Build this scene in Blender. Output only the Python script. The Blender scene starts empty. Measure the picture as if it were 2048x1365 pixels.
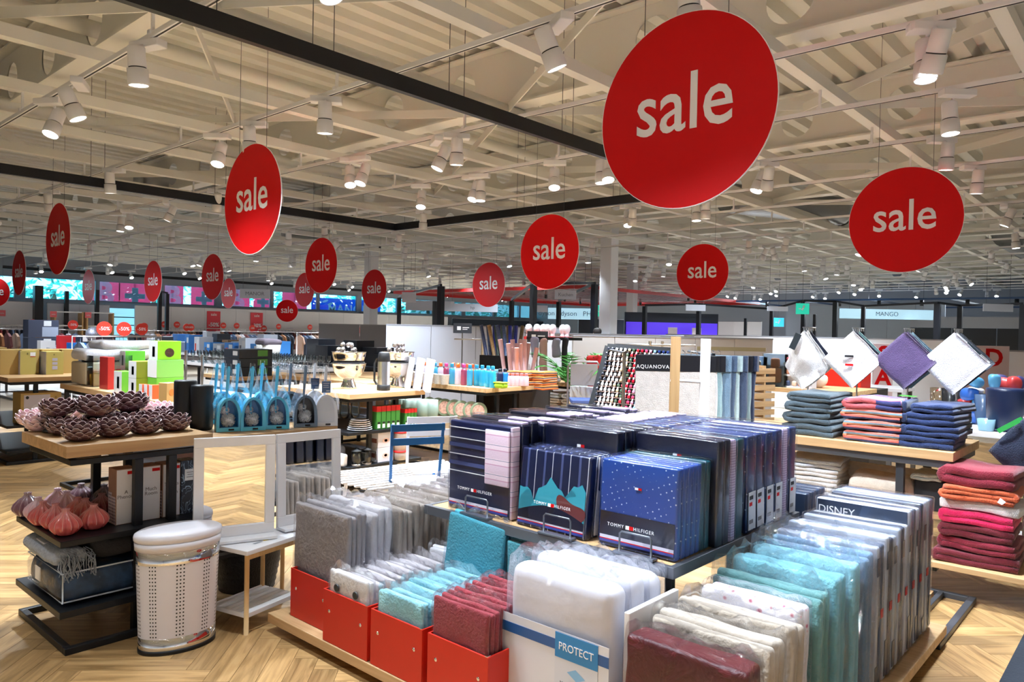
import bpy, bmesh, math, random
import numpy as np
from mathutils import Vector, Matrix, noise

# ------------------------------------------------------------------ camera
SC = bpy.context.scene
COL = SC.collection
CAM_H = 1.65
F_PX = 1485.0
PPX, PPY = 1024.0, 682.5


def _ray(x, y):
    return np.array([x - PPX, -(y - PPY), -F_PX])


def _axes():
    a = _ray(2348, 688)
    b = _ray(-642, 629)
    a = a / np.linalg.norm(a)
    b = b / np.linalg.norm(b)
    b = b - a * a.dot(b) * 0.5
    a = a - b * a.dot(b) * 0.5
    X = a / np.linalg.norm(a)
    b = b - X * X.dot(b)
    Y = b / np.linalg.norm(b)
    return np.array([X, Y, np.cross(X, Y)])


ROT = _axes()
cam = bpy.data.cameras.new('camera')
cam.sensor_fit = 'HORIZONTAL'
cam.sensor_width = 36.0
cam.lens = F_PX / 2048.0 * 36.0
cam.clip_end = 200
cam.clip_start = 0.05
camo = bpy.data.objects.new('camera', cam)
COL.objects.link(camo)
M = Matrix.Identity(4)
for i in range(3):
    for j in range(3):
        M[i][j] = ROT[i][j]
M[2][3] = CAM_H
camo.matrix_world = M
SC.camera = camo

# ------------------------------------------------------------------ world, exposure
SC.view_settings.view_transform = 'Standard'
SC.view_settings.look = 'None'
SC.view_settings.gamma = 1.0
SC.view_settings.use_curve_mapping = False
SC.view_settings.exposure = 0.1
SC.cycles.transparent_max_bounces = 18
SC.cycles.max_bounces = 8
SC.cycles.diffuse_bounces = 4
SC.cycles.glossy_bounces = 4
SC.cycles.use_denoising = True
SC.cycles.adaptive_threshold = 0.03
wd = bpy.data.worlds.new('daylight')
SC.world = wd
wd.use_nodes = True
wd.node_tree.nodes['Background'].inputs[0].default_value = (0.62, 0.9, 1.0, 1)
wd.node_tree.nodes['Background'].inputs[1].default_value = 5.0
SPOT_W = 380.0
SPOT_COL = (0.80, 0.90, 1.0)


# ------------------------------------------------------------------ pixel helpers (the photo taken as 2048 x 1365)
def wray(x, y):
    d = ROT @ _ray(x, y)
    return d / np.linalg.norm(d)


def onz(x, y, z):
    d = wray(x, y)
    t = (z - CAM_H) / d[2]
    return (d[0] * t, d[1] * t, z)


def onx(x, y, X):
    d = wray(x, y)
    t = X / d[0]
    return (X, d[1] * t, CAM_H + d[2] * t)


def ony(x, y, Y):
    d = wray(x, y)
    t = Y / d[1]
    return (d[0] * t, Y, CAM_H + d[2] * t)


def proj(p):
    c = ROT.T @ (np.array(p, float) - np.array([0, 0, CAM_H]))
    return (PPX + F_PX * c[0] / -c[2], PPY - F_PX * c[1] / -c[2], -c[2])


# ------------------------------------------------------------------ materials
def lin(c):
    if isinstance(c, str):
        c = tuple(int(c[i:i + 2], 16) for i in (0, 2, 4))
    out = []
    for v in c[:3]:
        v = v / 255.0
        out.append(v / 12.92 if v <= 0.04045 else ((v + 0.055) / 1.055) ** 2.4)
    return (out[0], out[1], out[2], 1.0)


MATS = {}


class NT:
    """small wrapper to write node trees briefly"""

    def __init__(self, mat):
        self.t = mat.node_tree
        self.n = self.t.nodes

    def node(self, typ, **kw):
        nd = self.n.new('ShaderNode' + typ)
        for k, v in kw.items():
            if k.startswith('i_'):
                key = k[2:]
                key = int(key) if key.isdigit() else key.replace('_', ' ')
                if isinstance(v, bpy.types.NodeSocket):
                    self.t.links.new(v, nd.inputs[key])
                else:
                    nd.inputs[key].default_value = v
            else:
                setattr(nd, k, v)
        return nd

    def link(self, a, b):
        self.t.links.new(a, b)


def base_mat(name):
    m = bpy.data.materials.new(name)
    m.use_nodes = True
    b = m.node_tree.nodes['Principled BSDF']
    return m, NT(m), b


def mat(name, color=(200, 200, 200), rough=0.6, metal=0.0, bump=0.0, bscale=40.0, var=0.0, vscale=8.0,
        emit=None, estr=0.0, alpha=None, trans=0.0, spec=None, coat=0.0, sheen=0.0, ior=None, rnd=0.0, fold=0.0, fscale=9.0):
    """plain procedural material: colour with mottling, per-object variation, fine relief"""
    if name in MATS:
        return MATS[name]
    m, t, b = base_mat(name)
    col = lin(color)
    b.inputs['Base Color'].default_value = col
    b.inputs['Roughness'].default_value = rough
    b.inputs['Metallic'].default_value = metal
    if spec is not None:
        b.inputs['Specular IOR Level'].default_value = spec
    if coat:
        b.inputs['Coat Weight'].default_value = coat
    if sheen:
        b.inputs['Sheen Weight'].default_value = sheen
    if trans:
        b.inputs['Transmission Weight'].default_value = trans
    if ior:
        b.inputs['IOR'].default_value = ior
    if alpha is not None:
        b.inputs['Alpha'].default_value = alpha
    if emit:
        b.inputs['Emission Color'].default_value = lin(emit)
        b.inputs['Emission Strength'].default_value = estr
    tc = None
    if var or bump or fold:
        tc = t.node('TexCoord')
    src = None
    if var:
        nz = t.node('TexNoise', i_Vector=tc.outputs['Object'], i_Scale=vscale, i_Detail=4.0)
        mr = t.node('MapRange', i_Value=nz.outputs['Fac'], i_3=1.0 - var, i_4=1.0 + var)
        mr.inputs[1].default_value = 0.25
        mr.inputs[2].default_value = 0.75
        src = mr.outputs[0]
    if rnd:
        oi = t.node('ObjectInfo')
        mr2 = t.node('MapRange', i_Value=oi.outputs['Random'], i_3=1.0 - rnd, i_4=1.0 + rnd)
        if src is not None:
            src = t.node('Math', operation='MULTIPLY', i_0=src, i_1=mr2.outputs[0]).outputs[0]
        else:
            src = mr2.outputs[0]
    if src is not None:
        vm = t.node('VectorMath', operation='SCALE')
        vm.inputs[0].default_value = col[:3]
        t.link(src, vm.inputs['Scale'])
        t.link(vm.outputs[0], b.inputs['Base Color'])
    if bump:
        nz = t.node('TexNoise', i_Vector=tc.outputs['Object'], i_Scale=bscale, i_Detail=3.0)
        bp = t.node('Bump', i_Strength=bump, i_Distance=0.01, i_Height=nz.outputs['Fac'])
        t.link(bp.outputs[0], b.inputs['Normal'])
        if fold:
            nz2 = t.node('TexNoise', i_Vector=tc.outputs['Object'], i_Scale=fscale, i_Detail=3.0, i_Roughness=0.55)
            nz2.inputs['Distortion'].default_value = 1.8
            bp2 = t.node('Bump', i_Strength=fold, i_Distance=0.03, i_Height=nz2.outputs['Fac'])
            t.link(bp2.outputs[0], bp.inputs['Normal'])
    MATS[name] = m
    return m


def ramp(t, fac, stops, interp='LINEAR'):
    r = t.node('ValToRGB')
    r.color_ramp.interpolation = interp
    els = r.color_ramp.elements
    els[0].position, els[0].color = stops[0][0], lin(stops[0][1])
    els[1].position, els[1].color = stops[-1][0], lin(stops[-1][1])
    for p, c in stops[1:-1]:
        e = els.new(p)
        e.color = lin(c)
    t.link(fac, r.inputs[0])
    return r.outputs[0]


def wood_mat(name, c1, c2, rough=0.45, axis=0, scale=1.0):
    """oak veneer with grain running along a local axis"""
    if name in MATS:
        return MATS[name]
    m, t, b = base_mat(name)
    tc = t.node('TexCoord')
    oi = t.node('ObjectInfo')
    mp = t.node('Mapping', i_Vector=tc.outputs['Object'])
    s = [22.0 * scale] * 3
    s[axis] = 1.3 * scale
    mp.inputs['Scale'].default_value = s
    cb = t.node('CombineXYZ')
    for k in range(3):
        t.link(oi.outputs['Random'], cb.inputs[k])
    ad = t.node('VectorMath', operation='MULTIPLY_ADD')
    t.link(cb.outputs[0], ad.inputs[0])
    ad.inputs[1].default_value = (37, 51, 23)
    t.link(mp.outputs[0], ad.inputs[2])
    nz = t.node('TexNoise', i_Vector=ad.outputs[0], i_Scale=1.0, i_Detail=6.0, i_Roughness=0.6)
    nz.inputs['Distortion'].default_value = 0.6
    col = ramp(t, nz.outputs['Fac'], [(0.3, c2), (0.7, c1)])
    t.link(col, b.inputs['Base Color'])
    b.inputs['Roughness'].default_value = rough
    bp = t.node('Bump', i_Strength=0.08, i_Distance=0.004, i_Height=nz.outputs['Fac'])
    t.link(bp.outputs[0], b.inputs['Normal'])
    MATS[name] = m
    return m


def stripe_mat(name, stops, axis=2, period=1.0, rough=0.8, offset=0.0, bump=0.15, interp='CONSTANT', coat=0.0):
    """woven stripes across a local axis"""
    if name in MATS:
        return MATS[name]
    m, t, b = base_mat(name)
    tc = t.node('TexCoord')
    sp = t.node('SeparateXYZ', i_0=tc.outputs['Object'])
    ma = t.node('Math', operation='MULTIPLY_ADD', i_0=sp.outputs[axis], i_1=1.0 / period, i_2=offset)
    fr = t.node('Math', operation='FRACT', i_0=ma.outputs[0])
    col = ramp(t, fr.outputs[0], stops, interp)
    t.link(col, b.inputs['Base Color'])
    b.inputs['Roughness'].default_value = rough
    b.inputs['Coat Weight'].default_value = coat
    if bump:
        nz = t.node('TexNoise', i_Vector=tc.outputs['Object'], i_Scale=120.0)
        bp = t.node('Bump', i_Strength=bump, i_Distance=0.005, i_Height=nz.outputs['Fac'])
        t.link(bp.outputs[0], b.inputs['Normal'])
    MATS[name] = m
    return m


def film_mat(name, tint=(252, 253, 255), fac=0.16, rough=0.06, scale=18.0, strength=0.55, dist=0.02):
    """clear crinkled plastic film"""
    if name in MATS:
        return MATS[name]
    m, t, b = base_mat(name)
    out = t.n['Material Output']
    tc = t.node('TexCoord')
    oi = t.node('ObjectInfo')
    ad = t.node('VectorMath', operation='ADD')
    t.link(tc.outputs['Object'], ad.inputs[0])
    sc = t.node('Math', operation='MULTIPLY', i_0=oi.outputs['Random'], i_1=31.0)
    cb = t.node('CombineXYZ', i_0=sc.outputs[0], i_1=sc.outputs[0], i_2=sc.outputs[0])
    t.link(cb.outputs[0], ad.inputs[1])
    nz = t.node('TexNoise', i_Vector=ad.outputs[0], i_Scale=scale, i_Detail=5.0, i_Roughness=0.62)
    nz.inputs['Distortion'].default_value = 1.2
    bp = t.node('Bump', i_Strength=strength, i_Distance=dist, i_Height=nz.outputs['Fac'])
    gl = t.node('BsdfGlossy')
    gl.inputs['Color'].default_value = (1, 1, 1, 1)
    gl.inputs['Roughness'].default_value = rough
    t.link(bp.outputs[0], gl.inputs['Normal'])
    tr = t.node('BsdfTransparent')
    tr.inputs[0].default_value = lin(tint)
    fr = t.node('Fresnel')
    fr.inputs[0].default_value = 1.45
    t.link(bp.outputs[0], fr.inputs['Normal'])
    fa = t.node('Math', operation='MULTIPLY_ADD', i_0=fr.outputs[0], i_1=0.45, i_2=fac * 0.06)
    fa.use_clamp = True
    mx = t.node('MixShader', i_0=fa.outputs[0])
    t.link(tr.outputs[0], mx.inputs[1])
    t.link(gl.outputs[0], mx.inputs[2])
    t.link(mx.outputs[0], out.inputs[0])
    MATS[name] = m
    return m


def sheer_mat(name, c, fac=0.6, var=0.0):
    """thin cloth, paper or leaf that lets daylight through"""
    if name in MATS:
        return MATS[name]
    m, t, b = base_mat(name)
    out = t.n['Material Output']
    b.inputs['Base Color'].default_value = lin(c)
    b.inputs['Roughness'].default_value = 0.7
    tl = t.node('BsdfTranslucent')
    tl.inputs[0].default_value = lin(c)
    if var:
        tc = t.node('TexCoord')
        nz = t.node('TexNoise', i_Vector=tc.outputs['Object'], i_Scale=2.5, i_Detail=5.0)
        cc = ramp(t, nz.outputs['Fac'], [(0.35, tuple(int(x * (1 - var)) for x in c)), (0.7, tuple(min(255, int(x * (1 + var))) for x in c))])
        t.link(cc, b.inputs['Base Color'])
        t.link(cc, tl.inputs[0])
    mx = t.node('MixShader')
    mx.inputs[0].default_value = fac
    t.link(b.outputs[0], mx.inputs[1])
    t.link(tl.outputs[0], mx.inputs[2])
    t.link(mx.outputs[0], out.inputs[0])
    MATS[name] = m
    return m


def glass_mat(name, tint=(240, 248, 250), fac=0.06, rough=0.02):
    """thin clear glass or acrylic"""
    if name in MATS:
        return MATS[name]
    m, t, b = base_mat(name)
    out = t.n['Material Output']
    gl = t.node('BsdfGlossy')
    gl.inputs['Roughness'].default_value = rough
    tr = t.node('BsdfTransparent')
    tr.inputs[0].default_value = lin(tint)
    lw = t.node('LayerWeight')
    lw.inputs[0].default_value = 0.35
    fa = t.node('Math', operation='MULTIPLY_ADD', i_0=lw.outputs['Fresnel'], i_1=0.9, i_2=fac)
    fa.use_clamp = True
    mx = t.node('MixShader', i_0=fa.outputs[0])
    t.link(tr.outputs[0], mx.inputs[1])
    t.link(gl.outputs[0], mx.inputs[2])
    t.link(mx.outputs[0], out.inputs[0])
    MATS[name] = m
    return m


# ------------------------------------------------------------------ mesh builder
class MB:
    def __init__(self):
        self.v = []
        self.f = []
        self.mi = []
        self.sm = []

    def add(self, verts, faces, mi=0, smooth=False):
        o = len(self.v)
        self.v += [tuple(p) for p in verts]
        for f in faces:
            self.f.append(tuple(i + o for i in f))
            self.mi.append(mi)
            self.sm.append(smooth)
        return self

    def box(self, x0, y0, z0, x1, y1, z1, mi=0):
        v = [(x0, y0, z0), (x1, y0, z0), (x1, y1, z0), (x0, y1, z0),
             (x0, y0, z1), (x1, y0, z1), (x1, y1, z1), (x0, y1, z1)]
        return self.add(v, [(0, 3, 2, 1), (4, 5, 6, 7), (0, 1, 5, 4), (1, 2, 6, 5), (2, 3, 7, 6), (3, 0, 4, 7)], mi)

    def bbox(self, x0, y0, z0, x1, y1, z1, b=0.004, mi=0):
        """box with chamfered edges"""
        return self.rbox(((x0 + x1) / 2, (y0 + y1) / 2, (z0 + z1) / 2),
                         (abs(x1 - x0), abs(y1 - y0), abs(z1 - z0)), b, (2, 2, 2), mi=mi, corner=1, smooth=False)

    def rbox(self, c, s, r, n=(4, 4, 4), mi=0, nz=0.0, nscale=6.0, seed=0, corner=2, smooth=True, sag=None, fn=None):
        """rounded box with optional soft lumps"""
        hs = [x / 2 for x in s]
        r = min(r, min(hs) * 0.98)

        def coords(h, k):
            a = [-h + r * (1 - math.cos(math.pi / 2 * i / corner)) * 1.0 for i in range(corner)]
            a = [-h + r * i / corner for i in range(corner)]
            inner = [-(h - r) + 2 * (h - r) * i / k for i in range(k + 1)]
            return a + inner + [-q for q in reversed(a)]

        cs = [coords(hs[i], n[i]) for i in range(3)]
        idx = {}
        vs = []
        fs = []

        def vid(i, j, k):
            key = (i, j, k)
            if key in idx:
                return idx[key]
            p = [cs[0][i], cs[1][j], cs[2][k]]
            q = [max(-(hs[a] - r), min(hs[a] - r, p[a])) for a in range(3)]
            d = [p[a] - q[a] for a in range(3)]
            # spherify the corner zone
            l = math.sqrt(sum(x * x for x in d))
            mxd = max(abs(x) for x in d)
            if l > 1e-9:
                d = [x / l * mxd for x in d]
            w = [q[a] + d[a] for a in range(3)]
            if nz:
                nv = noise.noise_vector(Vector((w[0] * nscale + seed * 7.3, w[1] * nscale + seed * 3.1, w[2] * nscale - seed * 5.7)))
                w = [w[a] + nv[a] * nz for a in range(3)]
            if fn:
                w = fn(w)
            idx[key] = len(vs)
            vs.append((w[0] + c[0], w[1] + c[1], w[2] + c[2]))
            return idx[key]

        N = [len(x) - 1 for x in cs]
        for k, flip in ((0, True), (N[2], False)):
            for i in range(N[0]):
                for j in range(N[1]):
                    q = (vid(i, j, k), vid(i + 1, j, k), vid(i + 1, j + 1, k), vid(i, j + 1, k))
                    fs.append(q[::-1] if flip else q)
        for j, flip in ((0, False), (N[1], True)):
            for i in range(N[0]):
                for k in range(N[2]):
                    q = (vid(i, j, k), vid(i + 1, j, k), vid(i + 1, j, k + 1), vid(i, j, k + 1))
                    fs.append(q[::-1] if flip else q)
        for i, flip in ((0, True), (N[0], False)):
            for j in range(N[1]):
                for k in range(N[2]):
                    q = (vid(i, j, k), vid(i, j + 1, k), vid(i, j + 1, k + 1), vid(i, j, k + 1))
                    fs.append(q[::-1] if flip else q)
        return self.add(vs, fs, mi, smooth)

    def lathe(self, prof, seg=24, c=(0, 0, 0), mi=0, smooth=True, sx=1.0, sy=1.0, fn=None, cap=True):
        """profile of (radius, z) turned about z"""
        vs = []
        fs = []
        n = len(prof)
        for s in range(seg):
            a = 2 * math.pi * s / seg
            for r, z in prof:
                rr = fn(r, z, a) if fn else r
                vs.append((c[0] + rr * math.cos(a) * sx, c[1] + rr * math.sin(a) * sy, c[2] + z))
        for s in range(seg):
            s2 = (s + 1) % seg
            for i in range(n - 1):
                fs.append((s * n + i, s2 * n + i, s2 * n + i + 1, s * n + i + 1))
        if cap:
            if prof[0][0] > 1e-6:
                fs.append(tuple(s * n for s in range(seg))[::-1])
            if prof[-1][0] > 1e-6:
                fs.append(tuple(s * n + n - 1 for s in range(seg)))
        return self.add(vs, fs, mi, smooth)

    def tube(self, pts, r, seg=8, mi=0, closed=False, cap=True):
        pts = [Vector(p) for p in pts]
        vs = []
        fs = []
        n = len(pts)
        prev = None
        for i, p in enumerate(pts):
            if closed:
                d = pts[(i + 1) % n] - pts[i - 1]
            else:
                d = pts[min(i + 1, n - 1)] - pts[max(i - 1, 0)]
            d.normalize()
            if prev is None:
                up = Vector((0, 0, 1)) if abs(d.z) < 0.9 else Vector((1, 0, 0))
                u = d.cross(up).normalized()
            else:
                u = (prev - d * prev.dot(d)).normalized()
            prev = u
            w = d.cross(u)
            rr = r[i] if isinstance(r, (list, tuple)) else r
            for s in range(seg):
                a = 2 * math.pi * s / seg
                vs.append(p + u * (rr * math.cos(a)) + w * (rr * math.sin(a)))
        rng = n if closed else n - 1
        for i in range(rng):
            j = (i + 1) % n
            for s in range(seg):
                s2 = (s + 1) % seg
                fs.append((i * seg + s, j * seg + s, j * seg + s2, i * seg + s2))
        if cap and not closed:
            fs.append(tuple(range(seg))[::-1])
            fs.append(tuple((n - 1) * seg + s for s in range(seg)))
        fs = [f[::-1] for f in fs]
        return self.add(vs, fs, mi, True)

    def bar(self, a, b, w, h, up=(0, 0, 1), mi=0):
        """straight bar of rectangular section between two points"""
        a, b, up = Vector(a), Vector(b), Vector(up)
        d = (b - a).normalized()
        s = d.cross(up).normalized()
        u = s.cross(d).normalized()
        vs = []
        for p in (a, b):
            for i, j in ((-1, -1), (1, -1), (1, 1), (-1, 1)):
                vs.append(p + s * (i * w / 2) + u * (j * h / 2))
        return self.add(vs, [(0, 1, 2, 3), (7, 6, 5, 4), (0, 4, 5, 1), (1, 5, 6, 2), (2, 6, 7, 3), (3, 7, 4, 0)], mi)

    def prism(self, poly, t, plane='yz', off=0.0, mi=0, smooth=False):
        """polygon extruded: plane names its two axes, t runs along the third"""
        n = len(poly)

        def P(p, k):
            if plane == 'yz':
                return (off + k * t, p[0], p[1])
            if plane == 'xz':
                return (p[0], off + k * t, p[1])
            return (p[0], p[1], off + k * t)
        vs = [P(p, 0) for p in poly] + [P(p, 1) for p in poly]
        fs = [tuple(range(n))[::-1], tuple(range(n, 2 * n))]
        fs += [(i, (i + 1) % n, n + (i + 1) % n, n + i) for i in range(n)]
        if plane == 'xz':
            fs = [f[::-1] for f in fs]
        return self.add(vs, fs, mi, smooth)

    def disc(self, c, r, nrm='z', seg=32, mi=0):
        vs = []
        for s in range(seg):
            a = 2 * math.pi * s / seg
            u, w = r * math.cos(a), r * math.sin(a)
            vs.append({'z': (c[0] + u, c[1] + w, c[2]), 'x': (c[0], c[1] - u, c[2] + w), 'y': (c[0] + u, c[1], c[2] + w)}[nrm])
        return self.add(vs, [tuple(range(seg))], mi)

    def xform(self, m):
        m = Matrix(m)
        self.v = [tuple(m @ Vector(p)) for p in self.v]
        return self

    def mesh(self, name, mats):
        me = bpy.data.meshes.new(name)
        me.from_pydata(self.v, [], self.f)
        for mm in (mats if isinstance(mats, (list, tuple)) else [mats]):
            me.materials.append(mm)
        me.polygons.foreach_set('material_index', self.mi)
        me.polygons.foreach_set('use_smooth', self.sm)
        me.update()
        return me

    def build(self, name, mats, parent=None, loc=None, rz=None):
        me = self.mesh(name, mats)
        return obj(name, me, parent, loc, rz)


def obj(name, me, parent=None, loc=None, rz=None):
    o = bpy.data.objects.new(name, me)
    COL.objects.link(o)
    if parent is not None:
        o.parent = parent
    if loc is not None:
        o.location = loc
    if rz is not None:
        o.rotation_euler = (0, 0, rz) if not isinstance(rz, (tuple, list)) else rz
    return o


def tag(o, label, cat=None, group=None, kind=None):
    if label:
        o['label'] = label
    if cat:
        o['category'] = cat
    if group:
        o['group'] = group
    if kind:
        o['kind'] = kind
    return o


def thing(name, label, cat, loc=(0, 0, 0), rz=0.0, group=None):
    o = bpy.data.objects.new(name, None)
    o.empty_display_size = 0.05
    COL.objects.link(o)
    o.location = loc
    o.rotation_euler = (0, 0, rz) if not isinstance(rz, (tuple, list)) else rz
    return tag(o, label, cat, group)


KIDS = {}


def kids(o):
    return [c for c in COL.objects if c.parent == o]


def dup(root, loc=None, rz=None, label=None, group=None, scale=None, beam=True):
    """copy of a thing with its parts and sub-parts"""
    def rec(o, par):
        c = o.copy()
        COL.objects.link(c)
        c.parent = par
        for ch in o.children:
            if beam or ch.type != 'LIGHT':
                rec(ch, c)
        return c
    r = rec(root, None)
    if loc is not None:
        r.location = loc
    if rz is not None:
        r.rotation_euler = (0, 0, rz) if not isinstance(rz, (tuple, list)) else rz
    if label:
        r['label'] = label
    if group:
        r['group'] = group
    if scale:
        r.scale = scale if isinstance(scale, (tuple, list)) else (scale,) * 3
    return r


TEXT_CACHE = {}


def text_mesh(s, size=1.0, bold=0.0, depth=0.002, xs=1.0, space=1.0, align='CENTER', lspace=1.0, res=3):
    """lettering as a thin mesh standing in the local xz plane, read from -y"""
    key = (s, size, bold, depth, xs, space, align, lspace)
    if key in TEXT_CACHE:
        return TEXT_CACHE[key]
    cu = bpy.data.curves.new('lettering', 'FONT')
    cu.body = s
    cu.size = size
    cu.offset = bold
    cu.extrude = depth / 2
    cu.resolution_u = res
    cu.space_character = space
    cu.space_line = lspace
    cu.align_x = align
    cu.align_y = 'CENTER'
    o = bpy.data.objects.new('lettering', cu)
    COL.objects.link(o)
    dg = bpy.context.evaluated_depsgraph_get()
    me = bpy.data.meshes.new_from_object(o.evaluated_get(dg))
    bpy.data.objects.remove(o)
    bpy.data.curves.remove(cu)
    for v in me.vertices:
        x, y, z = v.co
        v.co = (x * xs, -z, y)
    me.name = 'lettering'
    TEXT_CACHE[key] = me
    return me


def text(s, m, parent, loc, face='-y', name='lettering', tilt=0.0, **kw):
    """face: the side the writing is read from; loc: its centre"""
    me = text_mesh(s, **kw)
    if len(me.materials) and me.materials[0] != m:
        me = me.copy()
        me.materials.clear()
    if not len(me.materials):
        me.materials.append(m)
    o = obj(name, me, parent, loc)
    rz = {'-y': 0.0, '-x': -math.pi / 2, '+x': math.pi / 2, '+y': math.pi}[face]
    o.rotation_euler = (tilt, 0, rz)
    return o


R = random.Random(11)

# ------------------------------------------------------------------ shared materials
IVORY = mat('ivory_paint', (228, 227, 220), 0.55, bump=0.03, bscale=15)
IVORY2 = mat('ivory_deck', (222, 221, 212), 0.5, var=0.05, vscale=1.2)
WHITEP = mat('white_paint', (232, 232, 234), 0.45)
WHITEM = mat('white_lacquer', (238, 238, 242), 0.3, coat=0.2)
WALLW = mat('wall_white', (225, 227, 232), 0.6)
WALLG = mat('wall_grey', (150, 156, 166), 0.65)
BLACK = mat('black_metal', (18, 21, 27), 0.42, metal=0.2)
BLACKP = mat('black_matt', (14, 15, 18), 0.55)
DKPANEL = mat('dark_panel', (38, 46, 60), 0.4)
GREYM = mat('grey_metal', (118, 122, 130), 0.38, metal=0.75)
GREYD = mat('grey_dark_metal', (86, 90, 98), 0.4, metal=0.6)
STEEL = mat('brushed_steel', (190, 190, 192), 0.28, metal=1.0)
CHROME = mat('chrome', (225, 225, 228), 0.06, metal=1.0)
RED = mat('sign_red', (205, 16, 20), 0.45, spec=0.15)
RED2 = mat('box_red', (204, 34, 16), 0.42)
WHITE = mat('plain_white', (240, 240, 242), 0.5)
INK = mat('ink_black', (20, 20, 24), 0.6)
OAK = wood_mat('oak_x', (214, 178, 132), (182, 144, 100), axis=0)
OAKY = wood_mat('oak_y', (214, 178, 132), (182, 144, 100), axis=1)
OAKZ = wood_mat('oak_z', (212, 176, 126), (186, 146, 98), axis=2)
LENS = mat('lamp_lens', (255, 255, 255), 0.3, emit=(255, 255, 255), estr=22.0)
LENS.cycles.emission_sampling = 'NONE'
GLASS = glass_mat('clear_glass')
FILM = film_mat('clear_film')
FILM2 = film_mat('crumpled_film', fac=0.3, scale=34, strength=1.0, dist=0.03)

# ------------------------------------------------------------------ floor: herringbone oak planks
X0, X1, Y0, Y1 = -7.0, 36.0, -7.0, 30.0


def plank_mat():
    m, t, b = base_mat('oak_plank')
    uv = t.node('UVMap')
    ge = t.node('NewGeometry')
    oi = t.node('ObjectInfo')
    rn = t.node('Math', operation='ADD', i_0=ge.outputs['Random Per Island'], i_1=oi.outputs['Random'])
    fr = t.node('Math', operation='FRACT', i_0=rn.outputs[0])
    mp = t.node('Mapping', i_Vector=uv.outputs[0])
    mp.inputs['Scale'].default_value = (2.2, 26.0, 1)
    cb = t.node('CombineXYZ', i_2=fr.outputs[0])
    sc = t.node('VectorMath', operation='SCALE', i_0=cb.outputs[0])
    sc.inputs['Scale'].default_value = 90.0
    ad = t.node('VectorMath', operation='ADD', i_0=mp.outputs[0], i_1=sc.outputs[0])
    nz = t.node('TexNoise', i_Vector=ad.outputs[0], i_Scale=1.0, i_Detail=6.0, i_Roughness=0.6)
    nz.inputs['Distortion'].default_value = 0.8
    grain = ramp(t, nz.outputs['Fac'], [(0.28, (132, 100, 60)), (0.55, (186, 148, 98)), (0.8, (206, 172, 122))])
    mr = t.node('MapRange', i_Value=fr.outputs[0], i_3=0.66, i_4=1.12)
    vm = t.node('VectorMath', operation='SCALE', i_0=grain)
    t.link(mr.outputs[0], vm.inputs['Scale'])
    t.link(vm.outputs[0], b.inputs['Base Color'])
    b.inputs['Roughness'].default_value = 0.36
    bp = t.node('Bump', i_Strength=0.06, i_Distance=0.003, i_Height=nz.outputs['Fac'])
    t.link(bp.outputs[0], b.inputs['Normal'])
    return m


PLANK = plank_mat()
fm, ft, fb = base_mat('oak_floor_far')
_tc = ft.node('TexCoord')
_mp = ft.node('Mapping', i_Vector=_tc.outputs['Object'])
_mp.inputs['Rotation'].default_value = (0, 0, math.radians(45))
_mp.inputs['Scale'].default_value = (1.6, 8.0, 1)
_nz = ft.node('TexNoise', i_Vector=_mp.outputs[0], i_Scale=1.0, i_Detail=4.0)
_c = ramp(ft, _nz.outputs['Fac'], [(0.3, (176, 160, 140)), (0.7, (206, 190, 168))])
ft.link(_c, fb.inputs['Base Color'])
fb.inputs['Roughness'].default_value = 0.38
floor = MB().box(X0, Y0, -0.2, X1, Y1, -0.012).build('floor', fm)
tag(floor, 'oak herringbone parquet floor', kind='structure')
PL, PW, PN = 0.60, 0.12, 5
D1 = Vector((math.sqrt(.5), math.sqrt(.5), 0))
D2 = Vector((-math.sqrt(.5), math.sqrt(.5), 0))


def plank_list():
    res = []
    for r in range(-70, 150):
        for j in range(-22, 24):
            a0 = (r + 2 * PN * j) * PW
            b0 = r * PW
            res.append((a0, b0, 0))
            res.append(((r - 1 + 2 * PN * j) * PW, r * PW, 1))
    out = []
    for a, b, o in res:
        ca, cb_ = (a + PL / 2, b + PW / 2) if o == 0 else (a + PW / 2, b + PL / 2)
        c = D1 * ca + D2 * cb_
        if -2.5 < c.x < 15 and -2.5 < c.y < 15:
            out.append((a, b, o, c))
    return out


def plank_mesh(name):
    g = 0.0009
    mb = MB().box(-PL / 2 + g, -PW / 2 + g, -0.012, PL / 2 - g, PW / 2 - g, 0.0)
    me = mb.mesh(name, PLANK)
    uv = me.uv_layers.new(name='UVMap')
    for lp in me.loops:
        co = me.vertices[lp.vertex_index].co
        uv.data[lp.index].uv = (co.x, co.y)
    return me


planks = plank_list()


def plank_score(p):
    c = p[3]
    if 2.15 < c.x < 4.6 and 0.9 < c.y < 3.6:
        return -1
    if c.x + c.y < 1.0:
        return -1
    x, y, d = proj((c.x, c.y, 0))
    if d < 0.5 or not (-40 < x < 2090 and 700 < y < 1400):
        return -1
    return 1.0 / d ** 2 * (CAM_H / d)


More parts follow.
